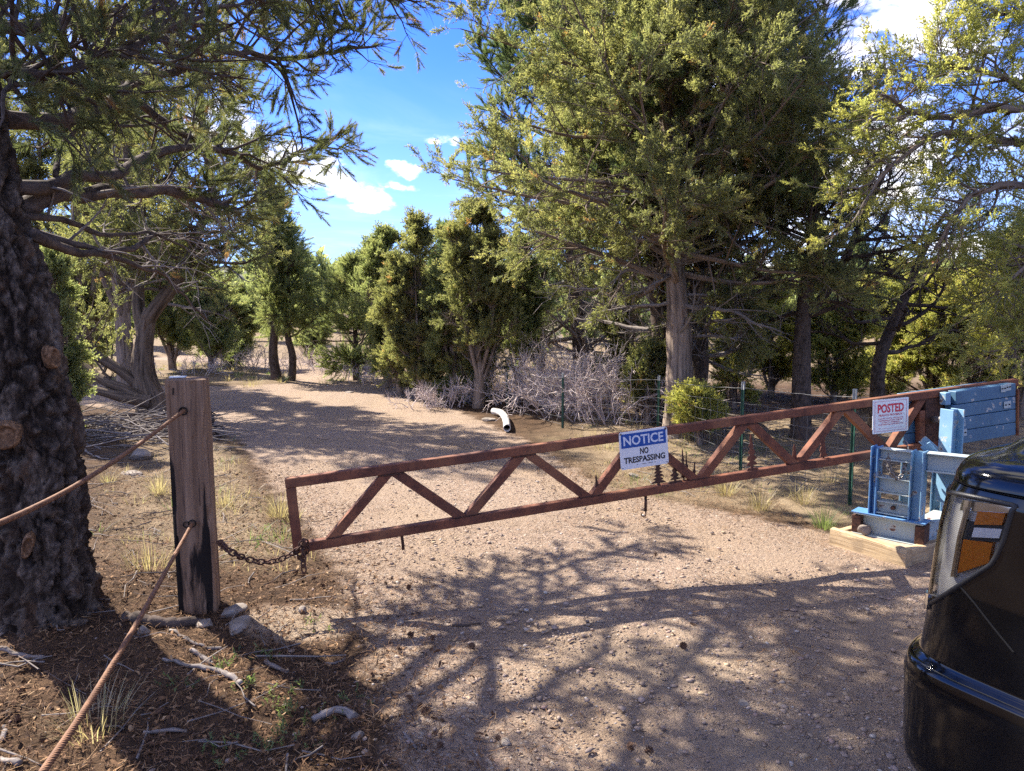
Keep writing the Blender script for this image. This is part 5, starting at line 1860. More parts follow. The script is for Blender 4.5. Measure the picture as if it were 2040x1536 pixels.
steel_tree(1190, 965, 0.125, 0.030, 2, 1, 0.012, 0.3, lean=0.05, neck=0.3)
steel_tree(1312, 962, 0.185, 0.105, 8, 2, 0.010)
steel_tree(1345, 955, 0.130, 0.085, 4, 3, 0.010, 0.16, 0.05)
steel_tree(1362, 950, 0.200, 0.045, 5, 4, -0.012)
steel_tree(1369, 950, 0.180, 0.036, 5, 5, -0.018)
steel_tree(1382, 945, 0.105, 0.040, 3, 6, -0.014, lean=-0.1)
steel_tree(1498, 930, 0.235, 0.105, 5, 7, 0.0, 0.14, 0.045, neck=0.09)
steel_tree(1583, 912, 0.120, 0.050, 2, 8, -0.012, neck=0.3)
steel_tree(1640, 905, 0.215, 0.075, 5, 9, -0.012, 0.06, neck=0.22)

# counterweight: blue steel planks clamped on both sides of the gate's tail
u0, u1 = gp(1899, 800, 0.10)[0], gp(2024, 800, 0.10)[0]
cw = bpy.data.objects.new('counterweight', gbox(MB(), uP, uE - 0.002, -TB - 0.35, -TB - 0.002, -0.012, 0.012).mesh('counterweight', root_loc(gate)))
cw.data.materials.append(M['rust_dark'])
COL.objects.link(cw)
cw.parent = gate
topw = gp(1899, 781, 0.10)[1]
botw = gp(1925, 884, 0.10)[1]
nb = 4
bh = (topw - botw) / nb
rb = random.Random(3)
for side in (1, -1):
    for k in range(nb):
        a = u0 + rb.uniform(-0.006, 0.006) + (0.03 if (k == 0 and side > 0) else 0)
        if side < 0:
            a -= 0.28
        mb = gbox(MB(), a, u1 + rb.uniform(-0.004, 0.004) - (0.05 if side < 0 else 0), topw - bh * (k + 1) + 0.004, topw - bh * k, side * 0.030, side * (0.098 + rb.uniform(0, 0.003)), 0.004)
        o = mb.build('plank', [M['blue_board']], cw if False else None, off=root_loc(gate))
        o.location = (0, 0, 0)
        o.parent = cw
# bright top edges and end channel
o = gbox(MB(), u0 - 0.045, u0 - 0.002, topw - bh * 0.95, topw - 0.004, 0.032, 0.085, 0.003).build('channel_end', M['blue'], None, off=root_loc(gate))
o.location = (0, 0, 0)
o.parent = cw
o = gbox(MB(), u1 + 0.008, u1 + 0.020, topw - bh * nb, -TB - 0.002, -0.09, 0.11, 0.002).build('end_plate', M['rust'], None, off=root_loc(gate))
o.location = (0, 0, 0)
o.parent = cw
for (px, py) in ((1998, 774), (2008, 771), (2006, 806), (1915, 843), (1918, 862)):
    u, w = gp(px, py, 0.10)
    wd = 0.022 if px > 1990 and py < 780 else 0.031
    mb = MB()
    gbox(mb, u - wd, u + wd, w - 0.024, w + 0.024, 0.1025, 0.1055, 0.001)
    o = mb.build('bracket_plate', M['pale'], None, off=root_loc(gate))
    o.location = (0, 0, 0)
    o.parent = cw
    mh = MB()
    for s in (-0.5, 0.5):
        gbox(mh, u + s * wd - 0.008, u + s * wd + 0.008, w - 0.0045, w + 0.0045, 0.106, 0.1068, 0.0003)
    o2 = mh.build('bracket_slot', M['dark'], None, off=root_loc(gate))
    o2.location = (0, 0, 0)
    o2.parent = cw
    o2['kind'] = 'stuff'


# ------------------------------------------------------------------ signs on the gate
def font_mesh(txt, bold=0.0):
    c = bpy.data.curves.new('lettering', 'FONT')
    c.body = txt
    c.align_x = 'CENTER'
    c.size = 1.0
    c.offset = bold
    c.extrude = 0.0
    c.resolution_u = 3
    o = bpy.data.objects.new('lettering', c)
    COL.objects.link(o)
    dg = bpy.context.evaluated_depsgraph_get()
    me = bpy.data.meshes.new_from_object(o.evaluated_get(dg))
    bpy.data.objects.remove(o)
    v = np.empty(len(me.vertices) * 3)
    me.vertices.foreach_get('co', v)
    v = v.reshape(-1, 3)
    fs = [list(p.vertices) for p in me.polygons]
    bpy.data.meshes.remove(me)
    return v, fs


def lettering(root, name, txt, o, e1, e2, cu, cv, wd, ht, m, n, bold=0.0):
    v, fs = font_mesh(txt, bold)
    x0, x1, y0, y1 = v[:, 0].min(), v[:, 0].max(), v[:, 1].min(), v[:, 1].max()
    V = o + np.outer((v[:, 0] - (x0 + x1) / 2) * wd / (x1 - x0) + cu, e1) + np.outer((v[:, 1] - (y0 + y1) / 2) * ht / (y1 - y0) + cv, e2) + en * n
    mb = MB()
    by = {}
    for f in fs:
        by.setdefault(len(f), []).append(f)
    mb.add(V, [np.array(x) for x in by.values()])
    ob = mb.build(name, m, root)
    return ob


def rounded(wd, ht, r, k=5):
    pts = []
    for cx, cy, a0 in ((wd / 2 - r, ht / 2 - r, 0), (-wd / 2 + r, ht / 2 - r, 90), (-wd / 2 + r, -ht / 2 + r, 180), (wd / 2 - r, -ht / 2 + r, 270)):
        for i in range(k):
            a = R(a0 + 90 * i / (k - 1))
            pts.append((cx + r * math.cos(a), cy + r * math.sin(a)))
    return pts


def sign_frame(corners, off):
    g = [gp(x, y, off) for x, y in corners]      # TL, TR, BR, BL
    c = sum(g) / 4
    e = unit((g[1] - g[0]) + (g[2] - g[3]))
    wd = (np.linalg.norm(g[1] - g[0]) + np.linalg.norm(g[2] - g[3])) / 2
    ht = (np.linalg.norm(g[3] - g[0]) + np.linalg.norm(g[2] - g[1])) / 2
    o = gw(c[0], c[1], off)
    e1 = eu * e[0] + ew * e[1]
    e2 = -eu * e[1] + ew * e[0]
    return o, e1, e2, wd, ht


o, e1, e2, wd, ht = sign_frame([(1232, 862), (1328, 850), (1333, 922), (1238, 938)], 0.031)
sign = thing('notice_sign', 'white and blue NOTICE NO TRESPASSING sign screwed to the gate arm', 'sign', o)
MB().prism(rounded(wd, ht, 0.016), o, e1, e2, en, -0.004, 0.0).build('plate', M['sign_white'], sign)
MB().prism(rounded(wd * 0.93, ht * 0.375, 0.004), o + e2 * ht * 0.255, e1, e2, en, 0.0002, 0.0010).build('banner', M['sign_blue'], sign)
lettering(sign, 'heading_lettering', 'NOTICE', o, e1, e2, -wd * 0.005, ht * 0.255, wd * 0.83, ht * 0.255, M['sign_letter'], 0.0016, 0.022)
lettering(sign, 'lettering', 'NO', o, e1, e2, 0.0, -ht * 0.055, wd * 0.175, ht * 0.165, M['sign_black'], 0.0010, 0.03)
lettering(sign, 'lettering', 'TRESPASSING', o, e1, e2, 0.0, -ht * 0.265, wd * 0.86, ht * 0.165, M['sign_black'], 0.0010, 0.03)
mb = MB()
for a, l in ((-0.16, 0.03), (-0.02, 0.09), (0.11, 0.10), (0.21, 0.025)):
    mb.box(o + e1 * wd * a - e2 * ht * 0.405 + en * 0.0008, np.array([e1, e2, en]), (wd * l / 2, 0.0012, 0.0003))
mb.build('small_print', M['sign_black'], sign)['kind'] = 'stuff'
for a, b in ((-0.465, 0.45), (0.465, 0.45), (-0.465, -0.45), (0.465, -0.45)):
    c = o + e1 * wd * a + e2 * ht * b
    mb = MB().tube([c - en * 0.001, c + en * 0.003], 0.0062 if b > 0 else 0.003, 10)
    mb.build('screw', M['rust_dark'] if a > 0 and b > 0 else M['chain_grey'], sign)

o, e1, e2, wd, ht = sign_frame([(1737, 798), (1808, 791), (1811.5, 857), (1740, 865)], 0.032)
sign = thing('posted_sign', 'white POSTED private property sign with red print by the gate pivot', 'sign', o)
MB().prism(rounded(wd, ht, 0.006), o, e1, e2, en, -0.003, 0.0).build('plate', M['sign_white'], sign)
lettering(sign, 'heading_lettering', 'POSTED', o, e1, e2, -wd * 0.0, ht * 0.225, wd * 0.73, ht * 0.265, M['sign_red'], 0.0010, 0.034)
lettering(sign, 'lettering', 'PRIVATE PROPERTY', o, e1, e2, 0.0, ht * 0.025, wd * 0.66, ht * 0.062, M['sign_red'], 0.0010, 0.012)
for k, (tx, ww) in enumerate((('HUNTING, FISHING, TRAPPING OR', 0.70), ('TRESPASSING FOR ANY PURPOSE', 0.66), ('IS STRICTLY FORBIDDEN', 0.50), ('VIOLATORS WILL BE PROSECUTED', 0.70))):
    lettering(sign, 'lettering', tx, o, e1, e2, 0.0, -ht * (0.075 + 0.058 * k), wd * ww, ht * 0.040, M['sign_red'], 0.0010, 0.006)
mb = MB()
for sx, sy, hx_, hy_ in ((0, 0.44, 0.44, 0), (0, -0.44, 0.44, 0), (-0.44, 0, 0, 0.44), (0.44, 0, 0, 0.44)):
    mb.box(o + e1 * wd * sx + e2 * ht * sy + en * 0.0007, np.array([e1, e2, en]), (wd * hx_ + 0.0009, ht * hy_ + 0.0009, 0.0003))
mb.box(o + e1 * wd * 0.04 - e2 * ht * 0.37 + en * 0.0007, np.array([e1, e2, en]), (wd * 0.27, 0.0006, 0.0003))
mb.box(o - e1 * wd * 0.31 - e2 * ht * 0.362 + en * 0.0007, np.array([e1, e2, en]), (wd * 0.03, 0.0012, 0.0003))
mb.build('red_border', M['sign_red'], sign)['kind'] = 'stuff'


# ------------------------------------------------------------------ chains
def link_mesh(name, L, Wd, r, m):
    pts = []
    for a in np.linspace(-90, 90, 7):
        pts.append((L / 2 - Wd / 2 + Wd / 2 * math.cos(R(a)), Wd / 2 * math.sin(R(a)), 0))
    for a in np.linspace(90, 270, 7):
        pts.append((-L / 2 + Wd / 2 + Wd / 2 * math.cos(R(a)), Wd / 2 * math.sin(R(a)), 0))
    P = np.array(pts)
    n = len(P)
    t = unit(np.roll(P, -1, 0) - np.roll(P, 1, 0))
    z = np.array([0, 0, 1.0])
    s = np.cross(t, z)
    th = np.arange(6) * math.pi / 3
    V = P[:, None] + r * (s[:, None] * np.cos(th)[None, :, None] + z * np.sin(th)[None, :, None])
    V = np.concatenate([V, V[:, :1]], 1)
    mb = MB().grid(V, closed_u=True)
    me = mb.mesh(name, smooth=True)
    me.materials.append(m)
    return me


def chain(paths, label, m, L=0.040, Wd=0.026, r=0.0048):
    paths = [np.asarray(p, float) for p in paths]
    root = thing('chain', label, 'chain', paths[0][0])
    me = link_mesh('link', L, Wd, r, m)
    k = 0
    for P in paths:
        P = smoothpath(P, 200)
        s = np.concatenate([[0], np.cumsum(np.linalg.norm(np.diff(P, axis=0), axis=1))])
        step = L - 2 * r - 0.002
        for q in np.arange(step / 2, s[-1], step):
            i = min(np.searchsorted(s, q), len(P) - 2)
            c = P[i]
            x = unit(P[min(i + 1, len(P) - 1)] - P[max(i - 1, 0)])
            up_ = np.array([0, 0.3, 1.0]) if abs(x[2]) < 0.8 else np.array([1.0, 0.2, 0])
            y = unit(np.cross(up_, x))
            z = np.cross(x, y)
            if k % 2:
                y, z = z, -y
            a = R(28 + 12 * math.sin(k * 1.7))
            y, z = y * math.cos(a) + z * math.sin(a), z * math.cos(a) - y * math.sin(a)
            o = bpy.data.objects.new('link', me)
            COL.objects.link(o)
            o.parent = root
            Mx = Matrix([(*[x[j], y[j], z[j]], (c - paths[0][0])[j]) for j in range(3)] + [(0, 0, 0, 1)])
            o.matrix_local = Mx
            k += 1
    return root


# ------------------------------------------------------------------ timber post, cables
PB = GP(398, 1222)
dP = float((PB - CAM) @ FW)
PW, PH = 0.190, 1.17
yaw = R(15)
px_, py_ = np.array([math.cos(yaw), math.sin(yaw), 0]), np.array([-math.sin(yaw), math.cos(yaw), 0])
pz_ = unit(np.array([-0.012, 0.0, 1.0]))
post_c = at(393, 1222, dP) + py_ * PW / 2
post_c[2] = PB[2]
post = thing('timber_post', 'weathered square timber post with charred edges at the tip of the gate', 'post', post_c)
nz_, ns_ = 90, 14
prof = []
for s in range(4):
    for k in range(ns_):
        t = -1 + 2 * k / ns_
        prof.append({0: (t, -1), 1: (1, t), 2: (-t, 1), 3: (-1, -t)}[s])
prof = np.array(prof) * PW / 2
cor = np.maximum(np.abs(prof[:, 0]), np.abs(prof[:, 1])) / (PW / 2)
rr_ = np.minimum(np.abs(np.abs(prof[:, 0]) - PW / 2) + np.abs(np.abs(prof[:, 1]) - PW / 2), 1)
zl = np.linspace(-0.25, PH, nz_)
V, TN = [], []
for (x, y) in prof:
    corner = math.exp(-((abs(abs(x) - PW / 2) + abs(abs(y) - PW / 2)) / 0.018) ** 2)
    q = np.stack([np.full(nz_, x * 26), np.full(nz_, y * 26), zl * 2.2], -1)
    q2 = np.stack([np.full(nz_, x * 90), np.full(nz_, y * 90), zl * 1.2], -1)
    q3 = np.stack([np.full(nz_, x * 14), np.full(nz_, y * 14), zl * 7], -1)
    d = -0.004 * fbm(q, 3, 4) - 0.007 * (fbm(q2, 2, 6) > 0.62) - corner * (0.010 + 0.020 * np.maximum(0, fbm(q3, 3, 8) - 0.42) * 3)
    s = 1 + d / (PW / 2)
    V.append(post_c + np.outer(x * s, px_) + np.outer(y * s, py_) + np.outer(zl, pz_))
    foot = sstep(np.full(nz_, 0.40) - zl, 0, 0.28) * (0.50 if (y < -PW / 2 + 1e-6 and abs(x) < PW * 0.42) else 0.2)
    lef = 0.85 * math.exp(-((x + PW / 2) / 0.028) ** 2) * sstep(np.full(nz_, 0.98) - zl, 0, 0.25)
    rgt = 0.85 * math.exp(-((x - PW * 0.36) / 0.020) ** 2) * (y < -PW / 2 + 1e-6) * sstep(np.full(nz_, 1.12) - zl, 0, 0.3) * (0.7 + 0.5 * np.sin(zl * 5))
    wet = 0.62 * math.exp(-((x - PW * 0.2) / 0.07) ** 2) * np.exp(-((zl - 0.30) / 0.12) ** 2) * (y < 0)
    TN.append(np.clip(foot + lef + rgt + wet, 0, 1) * (0.25 if x > PW / 2 - 1e-6 else 1))
V = np.array(V)
TN = np.array(TN)
mb = MB()
mb.grid(V, closed_u=True, tone=TN)
topring = V[:, -1]
cen = topring.mean(0) + pz_ * 0.002
mid = cen + (topring - cen) * 0.94 + pz_ * 0.003
mb.grid(np.stack([topring, mid, cen + (mid - cen) * 0.5, cen + (mid - cen) * 0.01], 1), closed_u=True, tone=0.1)
pobj = mb.build('timber', M['post'], post)


def on_front(px, py):
    r = raydir(px, py)
    o = post_c - py_ * PW / 2
    d = ((o - CAM) @ py_) / (r @ py_)
    return CAM + d * r


holes = [on_front(365, 819), on_front(371, 1045), on_front(383, 1043)]
for k, (hh, rr2) in enumerate(zip(holes, (0.017, 0.013, 0.016))):
    mb = MB()
    th = np.linspace(0, 2 * math.pi, 17)[:-1]
    rings = []
    for (s, dd) in ((1.25, 0.003), (1.12, -0.0045), (0.95, -0.002), (0.85, 0.020), (0.02, 0.021)):
        rings.append([hh + (px_ * math.cos(a) + pz_ * math.sin(a)) * rr2 * s + py_ * (dd - 0.003) for a in th])
    mb.grid(np.array(rings).transpose(1, 0, 2), closed_u=True)
    mb.build('drilled_hole', M['dark'], post)
mb = MB()
c = on_front(345, 778)
mb.beam(c + pz_ * 0.012 + py_ * 0.006, c - pz_ * 0.022 - px_ * 0.002 + py_ * 0.006, px_, 0.005, 0.016, 0.001)
mb.build('crack', M['dark'], post)
c = V[:, -1].mean(0) + pz_ * 0.008 - px_ * 0.05 + py_ * 0.04
tag(MB().box(c, np.array([px_, py_, pz_]), (0.038, 0.02, 0.004), 0.002).build('wood_chip', M['sign_white'], None, off=c), 'pale flat chip lying on top of the timber post', 'chip')


def cable(pts, label, r=0.0088, pitch=0.065):
    P = smoothpath(pts, 420)
    s = np.concatenate([[0], np.cumsum(np.linalg.norm(np.diff(P, axis=0), axis=1))])
    t = unit(np.gradient(P, axis=0))
    a = unit(np.cross(t, np.array([0.1, 0.2, 1.0])))
    b = np.cross(t, a)
    root = thing('steel_cable', label, 'cable', pts[0])
    for k in range(6):
        ph = 2 * math.pi * (s / pitch + k / 6)
        Q = P + a * (np.cos(ph) * r * 0.62)[:, None] + b * (np.sin(ph) * r * 0.62)[:, None]
        MB().tube(Q, r * 0.42, 5).build('strand', M['cable'], root, smooth=True)
    return root


cable([holes[0] + py_ * 0.06, holes[0] - py_ * 0.01, at(270, 890, 2.95), at(160, 962, 2.45), at(60, 1015, 2.1), at(-60, 1066, 1.8), at(-260, 1140, 1.5)], 'upper rusty twisted cable from the post across the big pine trunk')
cable([holes[2] + py_ * 0.06, holes[2] - py_ * 0.01, at(335, 1130, 2.85), at(262, 1260, 2.2), at(165, 1420, 1.7), at(70, 1560, 1.4), at(-10, 1680, 1.2)], 'lower rusty twisted cable slanting from the post towards the litter')

rt_face = post_c + px_ * PW / 2
c0 = at(436, 1078, dP + 0.02)
g0 = gw(0.03, -HH + 0.05, h + 0.012)
pA = at(598, 1092, 3.72)
chain([[c0, at(455, 1096, 3.46), at(490, 1113, 3.53), at(530, 1120, 3.6), at(565, 1112, 3.66), pA],
       [pA, at(606, 1078, 3.70), at(612, 1092, 3.74), at(600, 1112, 3.74), at(590, 1098, 3.70), at(602, 1083, 3.69)],
       [at(604, 1095, 3.69), at(604, 1118, 3.69), at(606, 1142, 3.69)]], 'rusty brown chain sagging from the timber post to the gate tip', M['rust_dark'])

# ------------------------------------------------------------------ stand under the gate pivot
A0 = GP(1652, 1084)
A1 = GP(1803, 1131)
sa = unit((A1 - A0) * np.array([1, 1, 0]))
sb = np.array([-sa[1], sa[0], 0])
if sb[1] < 0:
    sb = -sb
zv = np.array([0, 0, 1.0])
SAX = np.array([sa, sb, zv])
LA = float(np.linalg.norm((A1 - A0)[:2]))
LB = 1.25
g0z = A1[2] - 0.02
timb = thing('timber_box', 'bleached timber box filled with sand under the blue gate stand', 'timber box', A0 * np.array([1, 1, 0]) + np.array([0, 0, g0z]))
TW, THT = 0.07, 0.135


def sp(a, b, z=0.0):
    return A0 * np.array([1, 1, 0]) + sa * a + sb * b + np.array([0, 0, g0z + z])


def rough_beam(p0, p1, up, w, ht, seed, mname, root, name, n=26):
    """a sawn timber with worn, splintered edges"""
    a = unit(p1 - p0)
    b = unit(np.cross(up, a))
    c = np.cross(a, b)
    L = np.linalg.norm(p1 - p0)
    pr = []
    for s in range(4):
        for k in range(6):
            t = -1 + k / 3
            pr.append({0: (t, -1), 1: (1, t), 2: (-t, 1), 3: (-1, -t)}[s])
    pr = np.array(pr) * np.array([w / 2, ht / 2])
    l = np.linspace(0, L, n)
    V, B = [], []
    for (x, y) in pr:
        cn = math.exp(-((abs(abs(x) - w / 2) + abs(abs(y) - ht / 2)) / 0.012) ** 2)
        q = np.stack([l * 5, np.full(n, x * 50), np.full(n, y * 50)], -1)
        d = 0.004 * (fbm(q, 3, seed) - 0.5) + cn * (0.003 + 0.02 * np.maximum(0, fbm(q * 1.7, 3, seed + 5) - 0.5))
        s = 1 - d / (min(w, ht) / 2)
        V.append(p0 + np.outer(l, a) + np.outer(x * s, b) + np.outer(y * s, c))
        B.append(np.stack([l, np.full(n, x), np.full(n, y)], -1))
    V, B = np.array(V), np.array(B)
    mb = MB()
    mb.grid(V, closed_u=True, bk=B)
    for e in (0, -1):
        ring = V[:, e]
        ce = ring.mean(0)
        G = np.stack([ring, ce + (ring - ce) * 0.5, ce + (ring - ce) * 0.01], 1)
        mb.grid(G if e == 0 else G[::-1], closed_u=True, bk=np.stack([B[:, e], B[:, e] * 0.5, B[:, e] * 0.01], 1))
    return mb.build(name, M[mname], root)


rough_beam(sp(0, TW / 2, THT / 2 - 0.02), sp(LA, TW / 2, THT / 2 - 0.02), zv, TW, THT + 0.03, 1, 'basewood', timb, 'beam')
rough_beam(sp(LA - TW / 2 - 0.005, TW + 0.004, THT / 2 - 0.025), sp(LA - TW / 2 + 0.01, LB, THT / 2 - 0.025), zv, TW, THT + 0.02, 2, 'basewood', timb, 'beam')
rough_beam(sp(TW / 2, TW + 0.004, THT / 2 - 0.025), sp(TW / 2, LB, THT / 2 - 0.025), zv, TW, THT + 0.02, 3, 'basewood', timb, 'beam')
rough_beam(sp(0, LB + TW / 2 + 0.003, THT / 2 - 0.025), sp(LA, LB + TW / 2 + 0.003, THT / 2 - 0.025), zv, TW, THT + 0.02, 4, 'basewood', timb, 'beam')
ga, gb_ = np.meshgrid(np.linspace(TW + 0.001, LA - TW - 0.001, 14), np.linspace(TW + 0.001, LB, 28), indexing='ij')
zf = THT - 0.035 + 0.012 * fbm(np.stack([ga * 8, gb_ * 8, 0 * ga], -1), 3, 2)
P = A0 * np.array([1, 1, 0]) + ga[..., None] * sa + gb_[..., None] * sb + (g0z + zf)[..., None] * zv
MB().grid(P).build('sand_fill', mat('dry_sand', lambda t: principled(t, t.ramp(t.noise(t.coords(), 90, 4), [(0.3, (0.30, 0.23, 0.17)), (0.7, (0.45, 0.36, 0.27))]), 0.95, spec=0.1)), timb, smooth=True)
rock_seed = [0]


def rock(label, c, size, m='rock', name='rock', seed=None, cat='rock', flat=0.6, group=None, sub=3, yawr=None):
    rock_seed[0] += 1
    seed = seed or rock_seed[0]
    rg_ = np.random.default_rng(seed)
    bm = bmesh.new()
    bmesh.ops.create_icosphere(bm, subdivisions=sub, radius=1.0)
    v = np.array([x.co[:] for x in bm.verts])
    f = np.array([[x.index for x in q.verts] for q in bm.faces])
    bm.free()
    for _ in range(11):
        n = unit(rg_.normal(0, 1, 3))
        k = rg_.uniform(0.55, 0.9)
        dd = v @ n - k
        v = v - np.outer(np.maximum(dd, 0), n)
    v = v * (1 + 0.16 * (fbm(v * 2.2 + seed, 3, seed) - 0.5)[:, None])
    a = yawr if yawr is not None else rg_.uniform(0, 6.28)
    s = np.asarray(size, float)
    v = v * s
    v = np.stack([v[:, 0] * math.cos(a) - v[:, 1] * math.sin(a), v[:, 0] * math.sin(a) + v[:, 1] * math.cos(a), v[:, 2]], -1)
    mb = MB().add(v + np.asarray(c), f, None, 0.55)
    return tag(mb.build(name, M[m], None, off=c), label, cat, group)


rock('fist-sized stone wedged against the blue stand on the sand fill', sp(0.17, TW + 0.05, THT + 0.01), (0.045, 0.03, 0.04))

stand_ = thing('gate_stand', 'chipped blue steel stand carrying the gate pivot beside the black truck', 'stand', sp(0.2, 0.25, THT - 0.02))


def hbeam(p0, p1, web, size, fl, m, root, name, tk=0.009):
    """I-section from p0 to p1; flanges are perpendicular to web direction"""
    a = unit(p1 - p0)
    b = unit(np.asarray(web) - a * a.dot(web))
    mb = MB()
    for s in (-1, 1):
        mb.beam(p0 + b * s * (size / 2 - tk / 2), p1 + b * s * (size / 2 - tk / 2), b, tk, fl, 0.002)
    mb.beam(p0 + a * 0.001, p1 - a * 0.001, b, size - 2 * tk - 0.001, tk * 0.8, 0.001)
    return mb.build(name, m, root)


z0 = THT - 0.03


def on_level(px, py, z):
    r = raydir(px, py)
    return CAM + (z - CAMH) / r[2] * r


fL, fR = on_level(1698, 1062, g0z + z0), on_level(1837, 1090, g0z + z0)
sa = unit((fR - fL) * np.array([1, 1, 0]))
sb = np.array([-sa[1], sa[0], 0])
if sb[1] < 0:
    sb = -sb
SAX = np.array([sa, sb, zv])
FO = fL * np.array([1, 1, 0])
WB = float(np.linalg.norm((fR - fL)[:2]))


def sp(a, b, z=0.0):
    return FO + sa * a + sb * b + np.array([0, 0, g0z + z])


stand_.location = tuple(sp(WB / 2, 0.2, z0))
ca, cb_ = 0.0, 0.062
BH = 0.145
aL, aR = 0.0, WB
hbeam(sp(aL, cb_, z0 + BH / 2), sp(aR, cb_, z0 + BH / 2), zv, BH, 0.13, M['pale'], stand_, 'base_beam')
o = MB().box(sp((aL + aR) / 2, cb_, z0 + BH + 0.004), SAX, ((aR - aL) / 2 + 0.012, 0.068, 0.0035), 0.001).build('base_plate', M['blue_bright'], stand_)
for aa in (aL + 0.02, aR - 0.02):
    MB().box(sp(aa, cb_ - 0.0, z0 + BH / 2 - 0.004), SAX, (0.028, 0.061, BH / 2 - 0.014), 0.002).build('end_block', M['rust_dark'], stand_)
hbeam(sp(aR - 0.02, cb_ + 0.07, z0 + BH / 2 - 0.002), sp(aR + 0.05, cb_ + 0.95, z0 + BH / 2 - 0.002), zv, BH, 0.11, M['pale'], stand_, 'side_beam')
zc0 = z0 + BH + 0.008
zc1 = 0.685 - g0z
cl, cr_ = aL + 0.26 * WB, aL + 0.86 * WB
cwid = 0.075
hbeam(sp(cl, cb_, zc0), sp(cl, cb_, zc1), sa, cwid * 0.62, 0.105, M['blue_bright'], stand_, 'column')
hbeam(sp(cr_, cb_, zc0), sp(cr_, cb_, zc1), sa, cwid, 0.105, M['blue'], stand_, 'column')
cin, cout = cl + cwid * 0.31 + 0.001, cr_ - cwid / 2 - 0.001
for za, hh_ in ((zc0 + 0.052, 0.085), (zc0 + 0.200, 0.105), (zc1 - 0.045, 0.075)):
    hbeam(sp(cin, cb_, za), sp(cout, cb_, za), zv, hh_, 0.085, M['pale'], stand_, 'rail', 0.007)
MB().tube([sp((cin + cout) / 2, cb_ - 0.006, zc0 + 0.055), sp((cin + cout) / 2, cb_ - 0.03, zc0 + 0.055)], 0.014, 6).build('bolt', M['rust_dark'], stand_)
# rear columns, cross rails and braces
bb = cb_ + 0.42
hbeam(sp(cl + 0.08, bb, z0), sp(cl + 0.08, bb, zc1 - 0.05), sa, 0.07, 0.09, M['blue'], stand_, 'rear_column')
hbeam(sp(cr_ + 0.02, bb, z0), sp(cr_ + 0.02, bb, zc1 - 0.05), sa, 0.07, 0.09, M['blue'], stand_, 'rear_column')
hbeam(sp(cr_ + cwid / 2 + 0.004, cb_ + 0.02, zc1 - 0.065), sp(cr_ + 0.36, cb_ + 0.06, zc1 - 0.065), zv, 0.12, 0.09, M['pale'], stand_, 'cross_rail')
MB().beam(sp(cr_ + 0.005, cb_ + 0.09, zc1 + 0.03), sp(cr_ + 0.27, cb_ + 0.16, zc0 + 0.14), sa, 0.07, 0.012, 0.002).build('brace', M['blue'], stand_)
MB().beam(sp(cl + 0.17, bb - 0.06, zc1 + 0.02), sp(cl + 0.30, bb - 0.06, zc1 - 0.09), sa, 0.06, 0.012, 0.002).build('brace', M['blue'], stand_)
# upright that holds the pivot shaft, in front of the gate's tail
up0 = at(1901, 905, 4.60)
up1 = at(1898, 815, 4.60)
up0 = np.array([up1[0], up1[1], up0[2] - 0.32])
hbeam(up0, up1, eu, 0.095, 0.10, M['blue'], stand_, 'pivot_upright')
s0 = gw(gp(1866, 838, h)[0], gp(1866, 838, h)[1], -0.02)
MB().tube([s0, at(1886, 836, 4.66)], 0.024, 14).build('pivot_shaft', M['chain_grey'], stand_, smooth=True)
hbeam(np.array([up0[0], up0[1], up0[2] + 0.03]), sp(cr_ + 0.30, cb_ + 0.06, zc1 - 0.065), zv, 0.12, 0.09, M['blue'], stand_, 'outrigger')

cgu = gp(1806, 897, h)
q = gw(cgu[0], -HH, h)
dq = float((q - CAM) @ FW)
chain([[at(1802, 879, dq - 0.03), at(1808, 890, dq - 0.06), at(1809, 905, dq - 0.08)],
       [at(1770, 905, dq - 0.30), at(1770, 925, dq - 0.30), at(1776, 945, dq - 0.31), at(1787, 953, dq - 0.31), at(1797, 946, dq - 0.31), at(1802, 930, dq - 0.30), at(1806, 908, dq - 0.12)]], 'grey chain looped between the gate arm and the top of the blue stand', M['chain_grey'], 0.034, 0.022, 0.004)

# ------------------------------------------------------------------ black pickup
TH_ = R(29)
TF = np.array([-math.sin(TH_), math.cos(TH_), 0])      # forward
TL = np.array([-math.cos(TH_), -math.sin(TH_), 0])     # to its own left, the side we see
TO = np.array([1.923, 2.567, 0.0])


def tw(f, l, z):
    f, l, z = np.broadcast_arrays(np.asarray(f, float), np.asarray(l, float), np.asarray(z, float))
    return TO + f[..., None] * TF + l[..., None] * TL + z[..., None] * np.array([0, 0, 1.0])


truck = thing('pickup_truck', 'black pickup with amber side reflector in its headlight, front corner beside the gate stand', 'pickup', tw(-2.8, 0, 0))
ZK = np.array([0.18, 0.25, 0.41, 0.525, 0.550, 0.575, 0.68, 0.80, 0.95, 1.055, 1.085])
FK = np.array([-0.050, -0.018, -0.014, -0.014, -0.022, -0.045, -0.060, -0.072, -0.085, -0.100, -0.112])
WK = np.array([0.935, 0.972, 0.975, 0.985, 0.975, 0.955, 0.962, 0.968, 0.965, 0.957, 0.950])
NSUP, DSUP = 5.0, 0.36
ph = np.sort(np.concatenate([np.linspace(0, math.pi / 2, 60), np.linspace(0, 0.15, 30) ** 1.0, math.pi / 2 - np.linspace(0, 0.15, 30)]))
ph = np.unique(np.round(ph, 6))
NPH = len(ph)
LE = 2 / NSUP
BACK = 5.75


